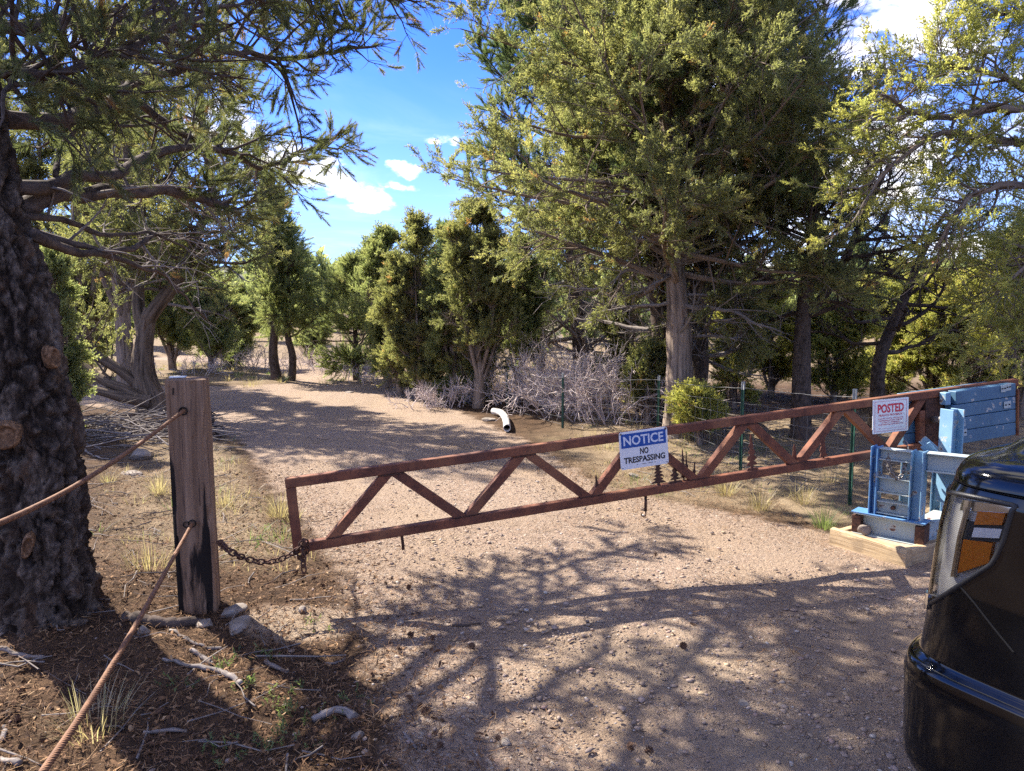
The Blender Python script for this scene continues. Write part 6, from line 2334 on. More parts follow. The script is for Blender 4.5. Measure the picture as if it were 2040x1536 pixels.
def plan(z):
    """outline (f,l) of the left half at height z: centre of the nose, round the corner, down the side"""
    fx, w = np.interp(z, ZK, FK), np.interp(z, ZK, WK)
    l = w * np.sin(ph) ** LE
    f = fx - DSUP + DSUP * np.cos(ph) ** LE
    l[0], f[0] = 0, fx
    fb = np.linspace(fx - DSUP, -2.0, 40)[1:]
    return np.concatenate([f, fb]), np.concatenate([l, np.full(len(fb), w)])


def corner_s(z):
    f, l = plan(z)
    ds = np.concatenate([[0], np.cumsum(np.hypot(np.diff(f), np.diff(l)))])
    fx, w = np.interp(z, ZK, FK), np.interp(z, ZK, WK)
    g = ((f - fx + DSUP) / DSUP - l / w)[:NPH]
    return float(np.interp(0, -g, ds[:NPH]))


def surf(s, z, off=0.0):
    """point on the front clip: s metres along the outline measured from the middle of the corner"""
    f, l = plan(z)
    ds = np.concatenate([[0], np.cumsum(np.hypot(np.diff(f), np.diff(l)))])
    fx, w = np.interp(z, ZK, FK), np.interp(z, ZK, WK)
    sc_ = corner_s(z)
    q = np.clip(s + sc_, 0, ds[-1] - 1e-4)
    F_, L_ = np.interp(q, ds, f), np.interp(q, ds, l)
    F2, L2_ = np.interp(q + 0.004, ds, f), np.interp(q + 0.004, ds, l)
    F1, L1_ = np.interp(q - 0.004, ds, f), np.interp(q - 0.004, ds, l)
    n = np.array([-(L2_ - L1_), (F2 - F1)]) * -1
    n = n / (np.linalg.norm(n) + 1e-9)
    return np.array([F_ + n[0] * off, L_ + n[1] * off, z])


VD = unit(np.array([0.508, 0.861, 0]))
UD = np.array([VD[1], -VD[0], 0])
_ss = np.linspace(-0.75, 0.7, 600)
_P = np.array([tw(*surf(x, 0.9)) for x in _ss])
_U = ((_P - CAM) @ RT) / ((_P - CAM) @ FW) * F
_D = (_P - CAM) @ FW
_i = int(np.argmin(_U))
SQ0 = float(_ss[_i])


def sq(q):
    """outline position of a point q of the way across the visible part of the lamp"""
    return float(np.interp(_U[_i] + q * 120.0, _U[_i:], _ss[_i:]))


def qs(s):
    return float((np.interp(s, _ss, _U) - _U[_i]) / 120.0) if s > SQ0 else 0.0


def zy(s, y):
    return CAMH - (y - 625) / F * float(np.interp(max(s, SQ0), _ss, _D))


def yz(y0, y1):
    return lambda s: zy(s, y0 + (y1 - y0) * min(1, max(0, qs(s))))


def lamp_bot(s):
    q = qs(s)
    return zy(s, 1212 - 102 * min(1, q)) + (0.05 * max(0, (q - 0.88) / 0.12) ** 2)


def lamp_top(s):
    return zy(s, 974 + 26 * min(1, qs(s)))


S0, S1 = SQ0 - 0.24, sq(1.0)
WCF, WCZ, WR = -1.00, 0.40, 0.525


def side_mesh(z0, z1, nz, skip_lamp, name, m, mirror=True, sfirst=None):
    zs = np.linspace(z0, z1, nz)
    mb = MB()
    for sgn in ((1, -1) if mirror else (1,)):
        G = []
        for z in zs:
            f, l = plan(z)
            ds = np.concatenate([[0], np.cumsum(np.hypot(np.diff(f), np.diff(l)))])
            q = np.concatenate([np.linspace(0, 0.55, 10)[:-1], np.linspace(0.55, 1.65, 240)[:-1], np.linspace(1.65, 2.35, 36)[:-1], np.linspace(2.35, ds[-1] - 1e-4, 8)])
            G.append(np.stack([np.interp(q, ds, f), np.interp(q, ds, l), np.full(len(q), z)], -1))
        G = np.array(G).transpose(1, 0, 2)
        ce = (G[:-1, :-1] + G[1:, 1:]) / 2
        keep = np.hypot(ce[..., 0] - WCF, ce[..., 2] - WCZ) > WR
        if skip_lamp:
            zc = ce[..., 2]
            c_s = corner_s(0.9)
            q = np.concatenate([np.linspace(0, 0.55, 10)[:-1], np.linspace(0.55, 1.65, 240)[:-1], np.linspace(1.65, 2.35, 36)[:-1], np.linspace(2.35, ds[-1] - 1e-4, 8)])
            sm = (q[:-1] + q[1:]) / 2 - c_s
            lb = np.array([lamp_bot(x) for x in sm])[:, None]
            lt = np.array([lamp_top(x) for x in sm])[:, None]
            inl = (sm[:, None] > S0) & (sm[:, None] < S1) & (zc > lb) & (zc < lt)
            keep &= ~inl
        P = tw(G[..., 0], G[..., 1] * sgn, G[..., 2])
        if sgn < 0:
            P = P[::-1]
            keep = keep[::-1]
        mb.grid(P, mask=keep.reshape(-1))
    return mb.build(name, m, truck, smooth=True)


side_mesh(0.18, 0.542, 14, False, 'bumper', M['paint'])
side_mesh(0.553, 1.085, 90, True, 'body', M['paint'])
# bumper top ledge with a soft lip
LIPEND = float(np.interp(-(WCF + math.sqrt(WR ** 2 - 0.14 ** 2)) - 0.012, [-surf(x, 0.54)[0] for x in np.linspace(0, 0.8, 200)], np.linspace(0, 0.8, 200)))
mb = MB()
for sgn in (1, -1):
    G = []
    for (z, dz, off) in ((0.542, 0.0, 0.0), (0.550, 0.004, -0.004), (0.554, 0.006, -0.016), (0.554, 0.005, -0.05)):
        row = []
        for s in np.linspace(-0.85, LIPEND, 60):
            p = surf(s, 0.54, off)
            row.append(tw(p[0], p[1] * sgn, z + dz))
        G.append(row)
    P = np.array(G).transpose(1, 0, 2)
    mb.grid(P if sgn > 0 else P[::-1])
mb.build('bumper_lip', M['paint'], truck, smooth=True)
# hood
f0, l0 = plan(1.085)
keep_ = f0 > -1.5
f0, l0 = np.append(f0[keep_], -1.5), np.append(l0[keep_], l0[keep_][-1])
prof_h = [(1.0, 1.087), (0.997, 1.105), (0.985, 1.125), (0.965, 1.140), (0.94, 1.149), (0.90, 1.156), (0.86, 1.163), (0.83, 1.172), (0.80, 1.188), (0.77, 1.198), (0.72, 1.206), (0.6, 1.214), (0.45, 1.222), (0.25, 1.228), (0.0, 1.23)]
mb = MB()
for sgn in (1, -1):
    G = []
    for r, z in prof_h:
        cf = np.minimum(f0, -0.62)
        G.append(tw(cf + (f0 - cf) * (r ** 0.85), l0 * r * sgn, z + 0.03 * np.clip(-f0 / 1.5, 0, 1)))
    P = np.array(G).transpose(1, 0, 2)
    mb.grid(P if sgn > 0 else P[::-1])
mb.build('hood', M['paint'], truck, smooth=True)
# dark gap under the hood edge
mb = MB()
for sgn in (1, -1):
    G = [tw(np.array([surf(s, 1.08, o)[0] for s in np.linspace(-0.85, 1.3, 70)]), sgn * np.array([surf(s, 1.08, o)[1] for s in np.linspace(-0.85, 1.3, 70)]), z) for z, o in ((1.083, 0.001), (1.083, -0.02), (1.0895, -0.02), (1.0895, 0.0))]
    P = np.array(G).transpose(1, 0, 2)
    mb.grid(P if sgn > 0 else P[::-1])
mb.build('hood_seam', M['dark'], truck)


def patch(name, m, sa_, sb_, zb, zt, off, sgn, parent, nu=18, nv=10, rim=None):
    s = np.linspace(sa_, sb_, nu)
    G = np.zeros((nu, nv, 3))
    for i in range(nu):
        b_, t_ = zb(s[i]), zt(s[i])
        for j, z in enumerate(np.linspace(b_, t_, nv)):
            p = surf(s[i], z, off)
            G[i, j] = (p[0], p[1] * sgn, z)
    P = tw(G[..., 0], G[..., 1], G[..., 2])
    mb = MB()
    mb.grid(P if sgn > 0 else P[::-1])
    if rim is not None:
        # walls back into the body
        edge = [(i, 0) for i in range(nu)] + [(nu - 1, j) for j in range(1, nv)] + [(i, nv - 1) for i in range(nu - 2, -1, -1)] + [(0, j) for j in range(nv - 2, 0, -1)]
        ring = []
        for (i, j) in edge:
            z = G[i, j][2]
            p = surf(s[i], z, rim)
            ring.append([P[i, j], tw(p[0], p[1] * sgn, z)])
        mb.grid(np.array(ring), closed_u=True)
    o = mb.build(name, m, None, off=root_loc(truck), smooth=True)
    o.location = (0, 0, 0)
    o.parent = parent
    return o


for sgn in (1, -1):
    hl = patch('headlight', M['ribbed'], S0 - 0.012, S1 + 0.012, lambda s: lamp_bot(s) - 0.012, lambda s: lamp_top(s) + 0.012, -0.020, sgn, truck, 60, 14)
    patch('lens', M['lens'], S0, S1, lamp_bot, lamp_top, 0.002, sgn, hl, 80, 18, -0.004)
    patch('chrome_trim', M['chrome'], sq(0.24), sq(0.33), yz(1150, 1150), yz(1005, 1005), -0.010, sgn, hl, 8, 12, -0.022)
    patch('chrome_trim', M['chrome'], sq(0.16), sq(0.95), yz(1010, 1016), yz(986, 1004), -0.012, sgn, hl, 24, 3, -0.022)
    patch('side_marker', M['amber'], sq(0.47), sq(0.90), yz(1040, 1040), yz(1008, 1016), -0.006, sgn, hl, 14, 4, -0.022)
    patch('lamp_surround', M['plastic'], sq(0.34), sq(0.97), yz(1073, 1076), yz(1030, 1040), -0.011, sgn, hl, 20, 5, -0.022)
    patch('side_lamp', M['lamp_white'], sq(0.49), sq(0.92), yz(1064, 1068), yz(1043, 1049), -0.005, sgn, hl, 14, 4, -0.022)
    patch('reflector', M['amber'], sq(0.37), sq(0.84), yz(1160, 1112), yz(1066, 1080), -0.005, sgn, hl, 20, 8, -0.022)
    ring = []
    outl = [(s_, lamp_bot(s_)) for s_ in np.linspace(S0, S1, 60)] + [(S1, z_) for z_ in np.linspace(lamp_bot(S1), lamp_top(S1), 12)[1:-1]] + [(s_, lamp_top(s_)) for s_ in np.linspace(S1, S0, 60)] + [(S0, z_) for z_ in np.linspace(lamp_top(S0), lamp_bot(S0), 12)[1:-1]]
    oc = np.array(outl)
    tg_ = unit(np.roll(oc, -1, 0) - np.roll(oc, 1, 0))
    nr_ = np.stack([tg_[:, 1], -tg_[:, 0]], -1)
    for (s_, z_), (ns_, nz_2) in zip(outl, nr_):
        row = []
        for k_, of_ in ((-0.005, 0.0005), (-0.004, 0.004), (0.003, 0.0048), (0.0075, 0.003), (0.0085, -0.001)):
            p = surf(s_ + ns_ * k_, z_ + nz_2 * k_, of_)
            row.append(tw(p[0], p[1] * sgn, p[2]))
        ring.append(row)
    o = MB().grid(np.array(ring), closed_u=True).build('gasket', M['plastic'], None, off=root_loc(truck), smooth=True)
    o.location = (0, 0, 0)
    o.parent = hl
    patch('corner_trim', M['chrome'], SQ0 - 0.03, sq(0.04), yz(1222, 1222), yz(1188, 1188), 0.008, sgn, truck, 5, 4, -0.02)
# panel seam between bumper cover and wing
mb = MB()
for sgn in (1, -1):
    pts = [surf(s, z, 0.0008) for s, z in ((sq(0.45), zy(sq(0.45), 1166)), (sq(0.75), zy(sq(0.75), 1205)), (sq(1.1), zy(sq(1.1), 1255)), (sq(1.5), zy(sq(1.5), 1310)))]
    pts = smoothpath(np.array([tw(p[0], p[1] * sgn, p[2]) for p in pts]), 16)
    mb.tube(pts, 0.0028, 5)
mb.build('panel_seam', M['dark'], truck)['kind'] = 'stuff'
# wheel arches: lip, dark liner
for sgn in (1, -1):
    a = np.linspace(R(-16), R(196), 44)
    mb = MB()
    rings = []
    for rr3, dl in ((WR + 0.012, -0.002), (WR + 0.006, 0.006), (WR - 0.004, 0.007), (WR - 0.016, 0.000), (WR - 0.016, -0.05)):
        w = np.interp(WCZ + rr3 * np.sin(a), ZK, WK)
        rings.append(tw(WCF + rr3 * np.cos(a), (w + dl) * sgn, WCZ + rr3 * np.sin(a)))
    P = np.array(rings).transpose(1, 0, 2)
    mb.grid(P if sgn < 0 else P[::-1])
    mb.build('arch_lip', M['paint'], truck, smooth=True)
    mb = MB()
    G = [tw(WCF + (WR - 0.018 if k < 3 else 0.03) * np.cos(a), ll * sgn, WCZ + (WR - 0.018 if k < 3 else 0.03) * np.sin(a)) for k, ll in enumerate((0.93, 0.75, 0.52, 0.50))]
    P = np.array(G).transpose(1, 0, 2)
    mb.grid(P if sgn < 0 else P[::-1])
    mb.build('arch_liner', M['tyre'], truck, smooth=True)
    for wf in (WCF, -4.75):
        c = tw(wf, 0.80 * sgn, 0.40)
        prof_w = [(0.24, -0.13), (0.385, -0.135), (0.40, -0.11), (0.405, 0.0), (0.40, 0.11), (0.385, 0.135), (0.27, 0.128), (0.255, 0.11)]
        th = np.linspace(0, 2 * math.pi, 49)[:-1]
        V = np.array([[c + TL * sgn * dl + (TF * math.cos(q) + np.array([0, 0, 1.0]) * math.sin(q)) * (rr3 * (1 + (0.008 if (k % 2 and rr3 > 0.39) else 0))) for rr3, dl in prof_w] for k, q in enumerate(th)])
        wh = MB().grid(V, closed_u=True).build('wheel', M['tyre'], truck, smooth=True)
        mb = MB()
        pr = [(0.256, 0.112), (0.235, 0.10), (0.22, 0.05), (0.10, 0.03), (0.07, 0.07), (0.01, 0.075)]
        V = np.array([[c + TL * sgn * dl + (TF * math.cos(q) + np.array([0, 0, 1.0]) * math.sin(q)) * rr3 for rr3, dl in pr] for q in th])
        mb.grid(V, closed_u=True)
        for q in np.arange(6) * math.pi / 3:
            d = TF * math.cos(q) + np.array([0, 0, 1.0]) * math.sin(q)
            mb.beam(c + TL * sgn * 0.075 + d * 0.05, c + TL * sgn * 0.095 + d * 0.235, np.cross(d, TL), 0.06, 0.03, 0.004)
        o = mb.build('rim', M['steel_rim'], None, off=root_loc(truck))
        o.location = (0, 0, 0)
        o.parent = wh
# grille, cab, bed
mb = MB()
for z in np.linspace(0.72, 1.02, 6):
    mb.box(tw(-0.085, 0, z), np.array([TL, TF, [0, 0, 1.0]]), (0.60, 0.012, 0.016), 0.004)
mb.build('grille', M['plastic'], truck)['kind'] = 'stuff'


def loft(secs, name, m, parent=None):
    """closed sections of (f,l,z) joined along the truck"""
    P = np.array([[tw(*p) for p in s] for s in secs])
    mb = MB()
    mb.grid(P.transpose(1, 0, 2), closed_u=True)
    n = P.shape[1]
    for e, flip in ((0, False), (-1, True)):
        mb.add(P[e], np.arange(n)[None][:, ::-1] if flip else np.arange(n)[None])
    return mb.build(name, m, truck)


def sec(f, w, zb, zt, r=0.06):
    return [(f, w, zb), (f, w, zt - r), (f, w - r, zt), (f, -w + r, zt), (f, -w, zt - r), (f, -w, zb)]


loft([sec(-1.98, 0.958, 0.42, 1.30), sec(-3.75, 0.958, 0.42, 1.30)], 'cab', M['paint'])
loft([sec(-1.48, 0.93, 1.05, 1.285, 0.02), sec(-1.98, 0.955, 1.05, 1.30, 0.02)], 'cowl', M['paint'])
loft([[(-1.60, 0.80, 1.29), (-2.25, 0.66, 1.84), (-2.30, 0.60, 1.87), (-2.30, -0.60, 1.87), (-2.25, -0.66, 1.84), (-1.60, -0.80, 1.29)], [(-3.70, 0.84, 1.29), (-3.55, 0.68, 1.85), (-3.45, 0.62, 1.89), (-3.45, -0.62, 1.89), (-3.55, -0.68, 1.85), (-3.70, -0.84, 1.29)]], 'roof', M['paint'])
mb = MB()
for sgn in (1, -1):
    mb.prism([(-1.95, 0.0), (-2.72, 0.0), (-2.72, 0.46), (-2.36, 0.46)], tw(0, 0.822 * sgn, 1.34), TF, unit(np.array([0, 0, 0.55]) - TL * sgn * 0.155), TL * sgn, 0.0, 0.012)
    mb.prism([(-2.82, 0.0), (-3.52, 0.0), (-3.46, 0.46), (-2.82, 0.46)], tw(0, 0.822 * sgn, 1.34), TF, unit(np.array([0, 0, 0.55]) - TL * sgn * 0.155), TL * sgn, 0.0, 0.012)
mb.build('side_windows', M['glass'], truck)['kind'] = 'stuff'
w0 = [tw(-1.62, 0.70, 1.315), tw(-1.62, -0.70, 1.315), tw(-2.20, -0.58, 1.815), tw(-2.20, 0.58, 1.815)]
nn_ = unit(np.cross(w0[1] - w0[0], w0[3] - w0[0]))
nn_ = nn_ if nn_ @ TF > 0 else -nn_
mb = MB().add([p + nn_ * 0.012 for p in w0] + [p - nn_ * 0.01 for p in w0], np.array([[0, 1, 2, 3], [7, 6, 5, 4], [0, 4, 5, 1], [1, 5, 6, 2], [2, 6, 7, 3], [3, 7, 4, 0]]))
mb.build('windscreen', M['glass'], truck)
for sgn in (1, -1):
    mb = MB()
    mb.box(tw(-3.78 - 1.0, 0.93 * sgn, 1.02), np.array([TF, TL, [0, 0, 1.0]]), (1.0, 0.03, 0.28), 0.02)
    mb.box(tw(-3.78 - 0.28, 0.93 * sgn, 0.60), np.array([TF, TL, [0, 0, 1.0]]), (0.26, 0.03, 0.14), 0.02)
    mb.box(tw(-3.78 - 1.76, 0.93 * sgn, 0.60), np.array([TF, TL, [0, 0, 1.0]]), (0.24, 0.03, 0.14), 0.02)
    mb.build('bed_side', M['paint'], truck)
    mb = MB()
    mb.box(tw(-2.02, 1.08 * sgn, 1.38), np.array([TF, TL, [0, 0, 1.0]]), (0.07, 0.10, 0.12), 0.03)
    mb.box(tw(-2.02, 0.93 * sgn, 1.32), np.array([TF, TL, [0, 0, 1.0]]), (0.03, 0.08, 0.02), 0.006)
    mb.build('wing_mirror', M['plastic'], truck)
MB().box(tw(-5.79, 0, 1.0), np.array([TF, TL, [0, 0, 1.0]]), (0.025, 0.89, 0.30), 0.02).build('tailgate', M['paint'], truck)
MB().box(tw(-4.8, 0, 0.72), np.array([TF, TL, [0, 0, 1.0]]), (0.96, 0.88, 0.03), 0.01).build('bed_floor', M['plastic'], truck)
MB().box(tw(-2.9, 0, 0.45), np.array([TF, TL, [0, 0, 1.0]]), (2.7, 0.42, 0.10), 0.02).build('chassis', M['plastic'], truck)

# ------------------------------------------------------------------ ground cover
ico_v = None
bm = bmesh.new()
bmesh.ops.create_icosphere(bm, subdivisions=1, radius=1.0)
ico_v = np.array([x.co[:] for x in bm.verts])
ico_f = np.array([[x.index for x in q.verts] for q in bm.faces])
bm.free()


def scatter(rg, N, y0, y1, x0, x1, power=1.6):
    """world positions, denser towards y0"""
    y = y0 + (y1 - y0) * rg.random(N) ** power
    x = x0 + (x1 - x0) * rg.random(N)
    return x, y


rg = np.random.default_rng(9)
oct_v = np.array([[1, 0, 0], [-1, 0, 0], [0, 1, 0], [0, -1, 0], [0, 0, 1], [0, 0, -1.0]])
oct_f = np.array([[0, 2, 4], [2, 1, 4], [1, 3, 4], [3, 0, 4], [2, 0, 5], [1, 2, 5], [3, 1, 5], [0, 3, 5]])
mb = MB()
for bv, bf, cnt, r_lo, r_sig, r_max in ((oct_v, oct_f, 52000, 0.0042, 0.33, 0.009), (ico_v, ico_f, 6500, 0.0082, 0.34, 0.017)):
    x, y = scatter(rg, cnt, 1.75, 9.0, -2.6, 3.3, 2.1)
    sd = poly_sd(x, y, ROAD)
    cl = fbm(np.stack([x * 1.3, y * 1.3, 0 * x], -1), 3, 3)
    keep = (rg.random(len(x)) < np.clip(0.10 + 0.9 * sstep(sd, -0.45, 0.3), 0, 1) * (0.22 + 1.0 * sstep(cl, 0.38, 0.62))) & (np.abs(x) < 0.85 * y + 0.3)
    x, y = x[keep], y[keep]
    N = len(x)
    r = np.minimum(r_lo * np.exp(rg.normal(0, r_sig, N)) * (1 + 0.45 * sstep(x, 0.6, 1.6) * sstep(-y, -4.2, -2.5)) * (1 + 0.04 * y), r_max)
    z = gh(x, y, True)
    nv = len(bv)
    V = bv[None] * (1 + 0.55 * (rg.random((N, nv, 1)) - 0.5))
    sx, sy, sz = rg.uniform(0.8, 1.45, N), rg.uniform(0.7, 1.1, N), rg.uniform(0.28, 0.55, N)
    a = rg.uniform(0, 6.28, N)
    V = V * np.stack([sx, sy, sz], -1)[:, None] * r[:, None, None]
    V = np.stack([V[..., 0] * np.cos(a)[:, None] - V[..., 1] * np.sin(a)[:, None], V[..., 0] * np.sin(a)[:, None] + V[..., 1] * np.cos(a)[:, None], V[..., 2]], -1)
    V += np.stack([x, y, z + r * sz * 0.2], -1)[:, None]
    Fi = (bf[None] + (np.arange(N) * nv)[:, None, None]).reshape(-1, 3)
    mb.add(V.reshape(-1, 3), Fi, None, np.repeat(rg.beta(1.5, 1.5, N), nv))
tag(mb.build('gravel', M['stones'], smooth=True), kind='stuff')


def slivers(rg, x, y, L, Wd, tone, lift=0.02, name='needle_litter', m='litter', tilt=0.35):
    N = len(x)
    z = gh(x, y, True) + 0.002 + lift * rg.random(N) ** 2
    a = rg.uniform(0, 6.28, N)
    e = rg.normal(0, tilt, N)
    d = np.stack([np.cos(a) * np.cos(e), np.sin(a) * np.cos(e), np.sin(e)], -1)
    s = unit(np.cross(d, np.array([0, 0, 1.0]) + rg.normal(0, 0.4, (N, 3))))
    c = np.stack([x, y, z + np.abs(np.sin(e)) * L / 2], -1)
    bend = np.cross(d, s) * (L * rg.normal(0, 0.12, N))[:, None]
    A = c - d * (L / 2)[:, None]
    B = c + bend
    C_ = c + d * (L / 2)[:, None]
    w = (Wd / 2)[:, None]
    V = np.stack([A - s * w * 0.6, A + s * w * 0.6, B - s * w, B + s * w, C_ - s * w * 0.5, C_ + s * w * 0.5], 1)
    q = np.array([[0, 1, 3, 2], [2, 3, 5, 4]])
    Fi = (q[None] + (np.arange(N) * 6)[:, None, None]).reshape(-1, 4)
    mb = MB().add(V.reshape(-1, 3), Fi, None, np.repeat(tone, 6))
    return tag(mb.build(name, M[m]), kind='stuff')


x, y = scatter(rg, 105000, 1.7, 7.5, -4.2, 2.2, 1.7)
sd = poly_sd(x, y, ROAD)
keep = (rg.random(len(x)) < np.clip(0.03 + 0.30 * sstep(fbm(np.stack([x * 1.6, y * 1.6, 0 * x], -1), 3, 71), 0.54, 0.66) + sstep(-sd, -0.75, 0.25), 0, 1)) & (np.abs(x) < 0.85 * y + 0.4)
x, y = x[keep], y[keep]
N = len(x)
slivers(rg, x, y, rg.uniform(0.02, 0.055, N), rg.uniform(0.0016, 0.0034, N), rg.beta(1.7, 1.9, N) * 0.92)
# broken bark, scales and chips
x, y = scatter(rg, 15000, 1.7, 7.0, -4.0, 1.0, 1.7)
sd = poly_sd(x, y, ROAD)
keep = (rg.random(len(x)) < np.clip(0.02 + sstep(-sd, -0.5, 0.3), 0, 1)) & (np.abs(x) < 0.85 * y + 0.4)
x, y = x[keep], y[keep]
N = len(x)
slivers(rg, x, y, rg.uniform(0.012, 0.035, N), rg.uniform(0.006, 0.016, N), rg.beta(1.1, 1.6, N) * 0.9, 0.015, 'bark_chips', tilt=0.25)
# twigs on the forest floor
x1_, y1_ = scatter(rg, 900, 1.8, 9, -5.5, 0.0, 1.2)
x2_, y2_ = scatter(rg, 1500, 6.0, 14, 1.2, 9.0, 1.0)
x, y = np.concatenate([x1_, x2_]), np.concatenate([y1_, y2_])
sd = poly_sd(x, y, ROAD)
keep = sd < -0.25
x, y = x[keep], y[keep]
mb = MB()
for i in range(len(x)):
    L = rg.uniform(0.06, 0.35) * (1 + 0.06 * y[i])
    a = rg.uniform(0, 6.28)
    n = 4
    t = np.linspace(-0.5, 0.5, n)
    px2, py2 = x[i] + math.cos(a) * L * t + rg.normal(0, 0.008, n), y[i] + math.sin(a) * L * t + rg.normal(0, 0.008, n)
    pz2 = g1(x[i], y[i]) + 0.008 + np.abs(rg.normal(0, 0.012, n)) + 0.0 * t
    mb.tube(np.stack([px2, py2, pz2], -1), np.linspace(1, 0.5, n) * rg.uniform(0.002, 0.006), 3, cap=False)
tag(mb.build('twig_litter', M['deadwood'], smooth=True), kind='stuff')


# grass
def blades(rg, cx, cy, n, H, spread, m, lean=0.5, w=0.0035, bend=0.6):
    az = rg.uniform(0, 6.28, n)
    rr_ = spread * np.sqrt(rg.random(n)) * 0.45
    h = H * rg.uniform(0.45, 1.1, n)
    d = np.stack([np.cos(az), np.sin(az)], -1)
    b = np.stack([cx + d[:, 0] * rr_, cy + d[:, 1] * rr_], -1)
    ln = lean * rg.random(n)
    z = g1(cx, cy)
    P = []
    for t in (0, 0.4, 0.75, 1.0):
        out = (ln * t + bend * ln * t * t) * h
        P.append(np.stack([b[:, 0] + d[:, 0] * out, b[:, 1] + d[:, 1] * out, z - 0.01 + h * t * (1 - 0.25 * ln * t)], -1))
    P = np.stack(P, 1)
    s = np.stack([-d[:, 1], d[:, 0], 0 * az], -1)
    ws = np.array([1, 0.9, 0.6, 0.12]) * w / 2
    V = np.stack([P - s[:, None] * ws[None, :, None], P + s[:, None] * ws[None, :, None]], 2).reshape(n, 8, 3)
    q = np.array([[0, 1, 3, 2], [2, 3, 5, 4], [4, 5, 7, 6]])
    Fi = (q[None] + (np.arange(n) * 8)[:, None, None]).reshape(-1, 4)
    return MB().add(V.reshape(-1, 3), Fi, None, np.repeat(np.clip(rg.normal(0.5, 0.25, n), 0, 0.92), 8))


tufts = [(318, 985, 0.22, 0.16, 110, 'golden dry grass tuft just behind the timber post'), (447, 1008, 0.20, 0.2, 90, 'pale grass tuft leaning out past the timber post'), (556, 1030, 0.24, 0.16, 120, 'tall straw-coloured grass tuft behind the gate tip'), (585, 1040, 0.18, 0.12, 60, 'thin grass tuft seen through the end of the gate arm'),
         (215, 960, 0.14, 0.14, 60, 'small dry tuft below the upper cable'), (190, 1450, 0.16, 0.26, 110, 'pale fine dry grass tuft beside the lower cable'), (300, 1130, 0.22, 0.3, 80, 'sparse dry grass tuft against the timber post foot'), (1445, 985, 0.22, 0.18, 120, 'dry bunch grass under the gate arm beyond the hook'),
         (1512, 1015, 0.24, 0.18, 120, 'dry bunch grass in front of the half-dead tree'), (1640, 1050, 0.20, 0.18, 110, 'greenish bunch grass at the corner of the timber box'), (1600, 1000, 0.22, 0.2, 90, 'bunch grass before the fence post nearest the stand'), (1655, 960, 0.2, 0.2, 80, 'dry grass tuft behind the fence post nearest the stand'),
         (500, 770, 0.25, 0.5, 120, 'dry grass tuft on the island before the slender pinyon'), (560, 1075, 0.10, 0.2, 50, 'low green-yellow tuft under the hanging chain'), (650, 765, 0.2, 0.5, 70, 'green grass tuft where the island meets the road')]
for px, py, H, spd, n, lab in tufts:
    b = GP(px, py)
    mb = blades(rg, b[0], b[1], n, H, spd, None, 0.75)
    tag(mb.build('grass_tuft', M['greengrass' if 'green' in lab else 'drygrass'], None, off=b), lab, 'grass tuft')
parts_ = []
mbg, mbd = MB(), MB()
for i in range(420):
    if i % 3 == 0:
        yy, xx = rg.uniform(4.2, 10), None
        xx = -0.45 * yy + rg.normal(0.35, 0.5) + 0.9
        xx = -0.28 * yy - 0.6 + rg.normal(0, 0.5)
    elif i % 3 == 1:
        yy = rg.uniform(5.4, 9.5)
        xx = rg.uniform(0.8, 3.2)
    else:
        yy = rg.uniform(15.5, 22)
        xx = rg.uniform(-10, -4)
    if poly_sd(np.array([xx]), np.array([yy]), ROAD)[0] > -0.15:
        continue
    b_ = blades(rg, xx, yy, 14 if yy < 12 else 24, rg.uniform(0.05, 0.14) * (1 if yy < 12 else 1.3), 0.22, None, 1.0, 0.004 if yy < 12 else 0.012)
    tgt = mbg if rg.random() < 0.25 else mbd
    tgt.add(b_.v[0], b_.f[0], None, b_.tone[0])
tag(mbd.build('dry_grass', M['drygrass']), kind='stuff')
tag(mbg.build('green_grass', M['greengrass']), kind='stuff')
# small green sprouts in the litter
A, D = [], []
for (px, py, n) in ((470, 1320, 10), (500, 1370, 8), (560, 1395, 6), (590, 1440, 8), (550, 1480, 10), (460, 1500, 8), (520, 1300, 6), (380, 1360, 5), (640, 1250, 6), (520, 1085, 14), (540, 1060, 10), (700, 1400, 5), (560, 1420, 8)):
    b = GP(px, py)
    for k in range(n):
        A.append(b + np.array([rg.normal(0, 0.05), rg.normal(0, 0.05), 0.004]))
A = np.array(A)
A[:, 2] = gh(A[:, 0], A[:, 1], True) + 0.004
T = Tree(np.random.default_rng(4))
T.A, T.D, T.T = [A], [np.tile([0, 0, 1.0], (len(A), 1))], [rg.random(len(A))]
tag(T.leaves(2, 9, 0.01, 0.035, 0.014, 0.006, 0.6).build('green_sprouts', M['greengrass']), kind='stuff')

# pine cones
mb = MB()
mb.tube([(0, 0, 0), (0, 0, 0.03)], [0.009, 0.006], 6, tone=0.2)
for k in range(34):
    a, t = k * 2.4, k / 34
    d = np.array([math.cos(a), math.sin(a), 0.25 + 0.8 * t])
    r0_, r1_ = 0.006, (0.026 - 0.016 * abs(t - 0.35)) * (1 - 0.5 * t)
    z_ = 0.002 + 0.030 * t
    s = np.array([-math.sin(a), math.cos(a), 0])
    p0, p1 = np.array([0, 0, z_]) + d * r0_, np.array([0, 0, z_]) + d * r1_
    V = [p0 - s * 0.002, p0 + s * 0.002, p1 + s * 0.0055, p1 - s * 0.0055, p1 + d * 0.002 - np.array([0, 0, 0.003])]
    mb.add(V, [np.array([[0, 1, 2, 3]]), np.array([[3, 2, 4]])], None, 0.5)
cone_me = mb.mesh('pine_cone')
cone_me.materials.append(M['cone'])
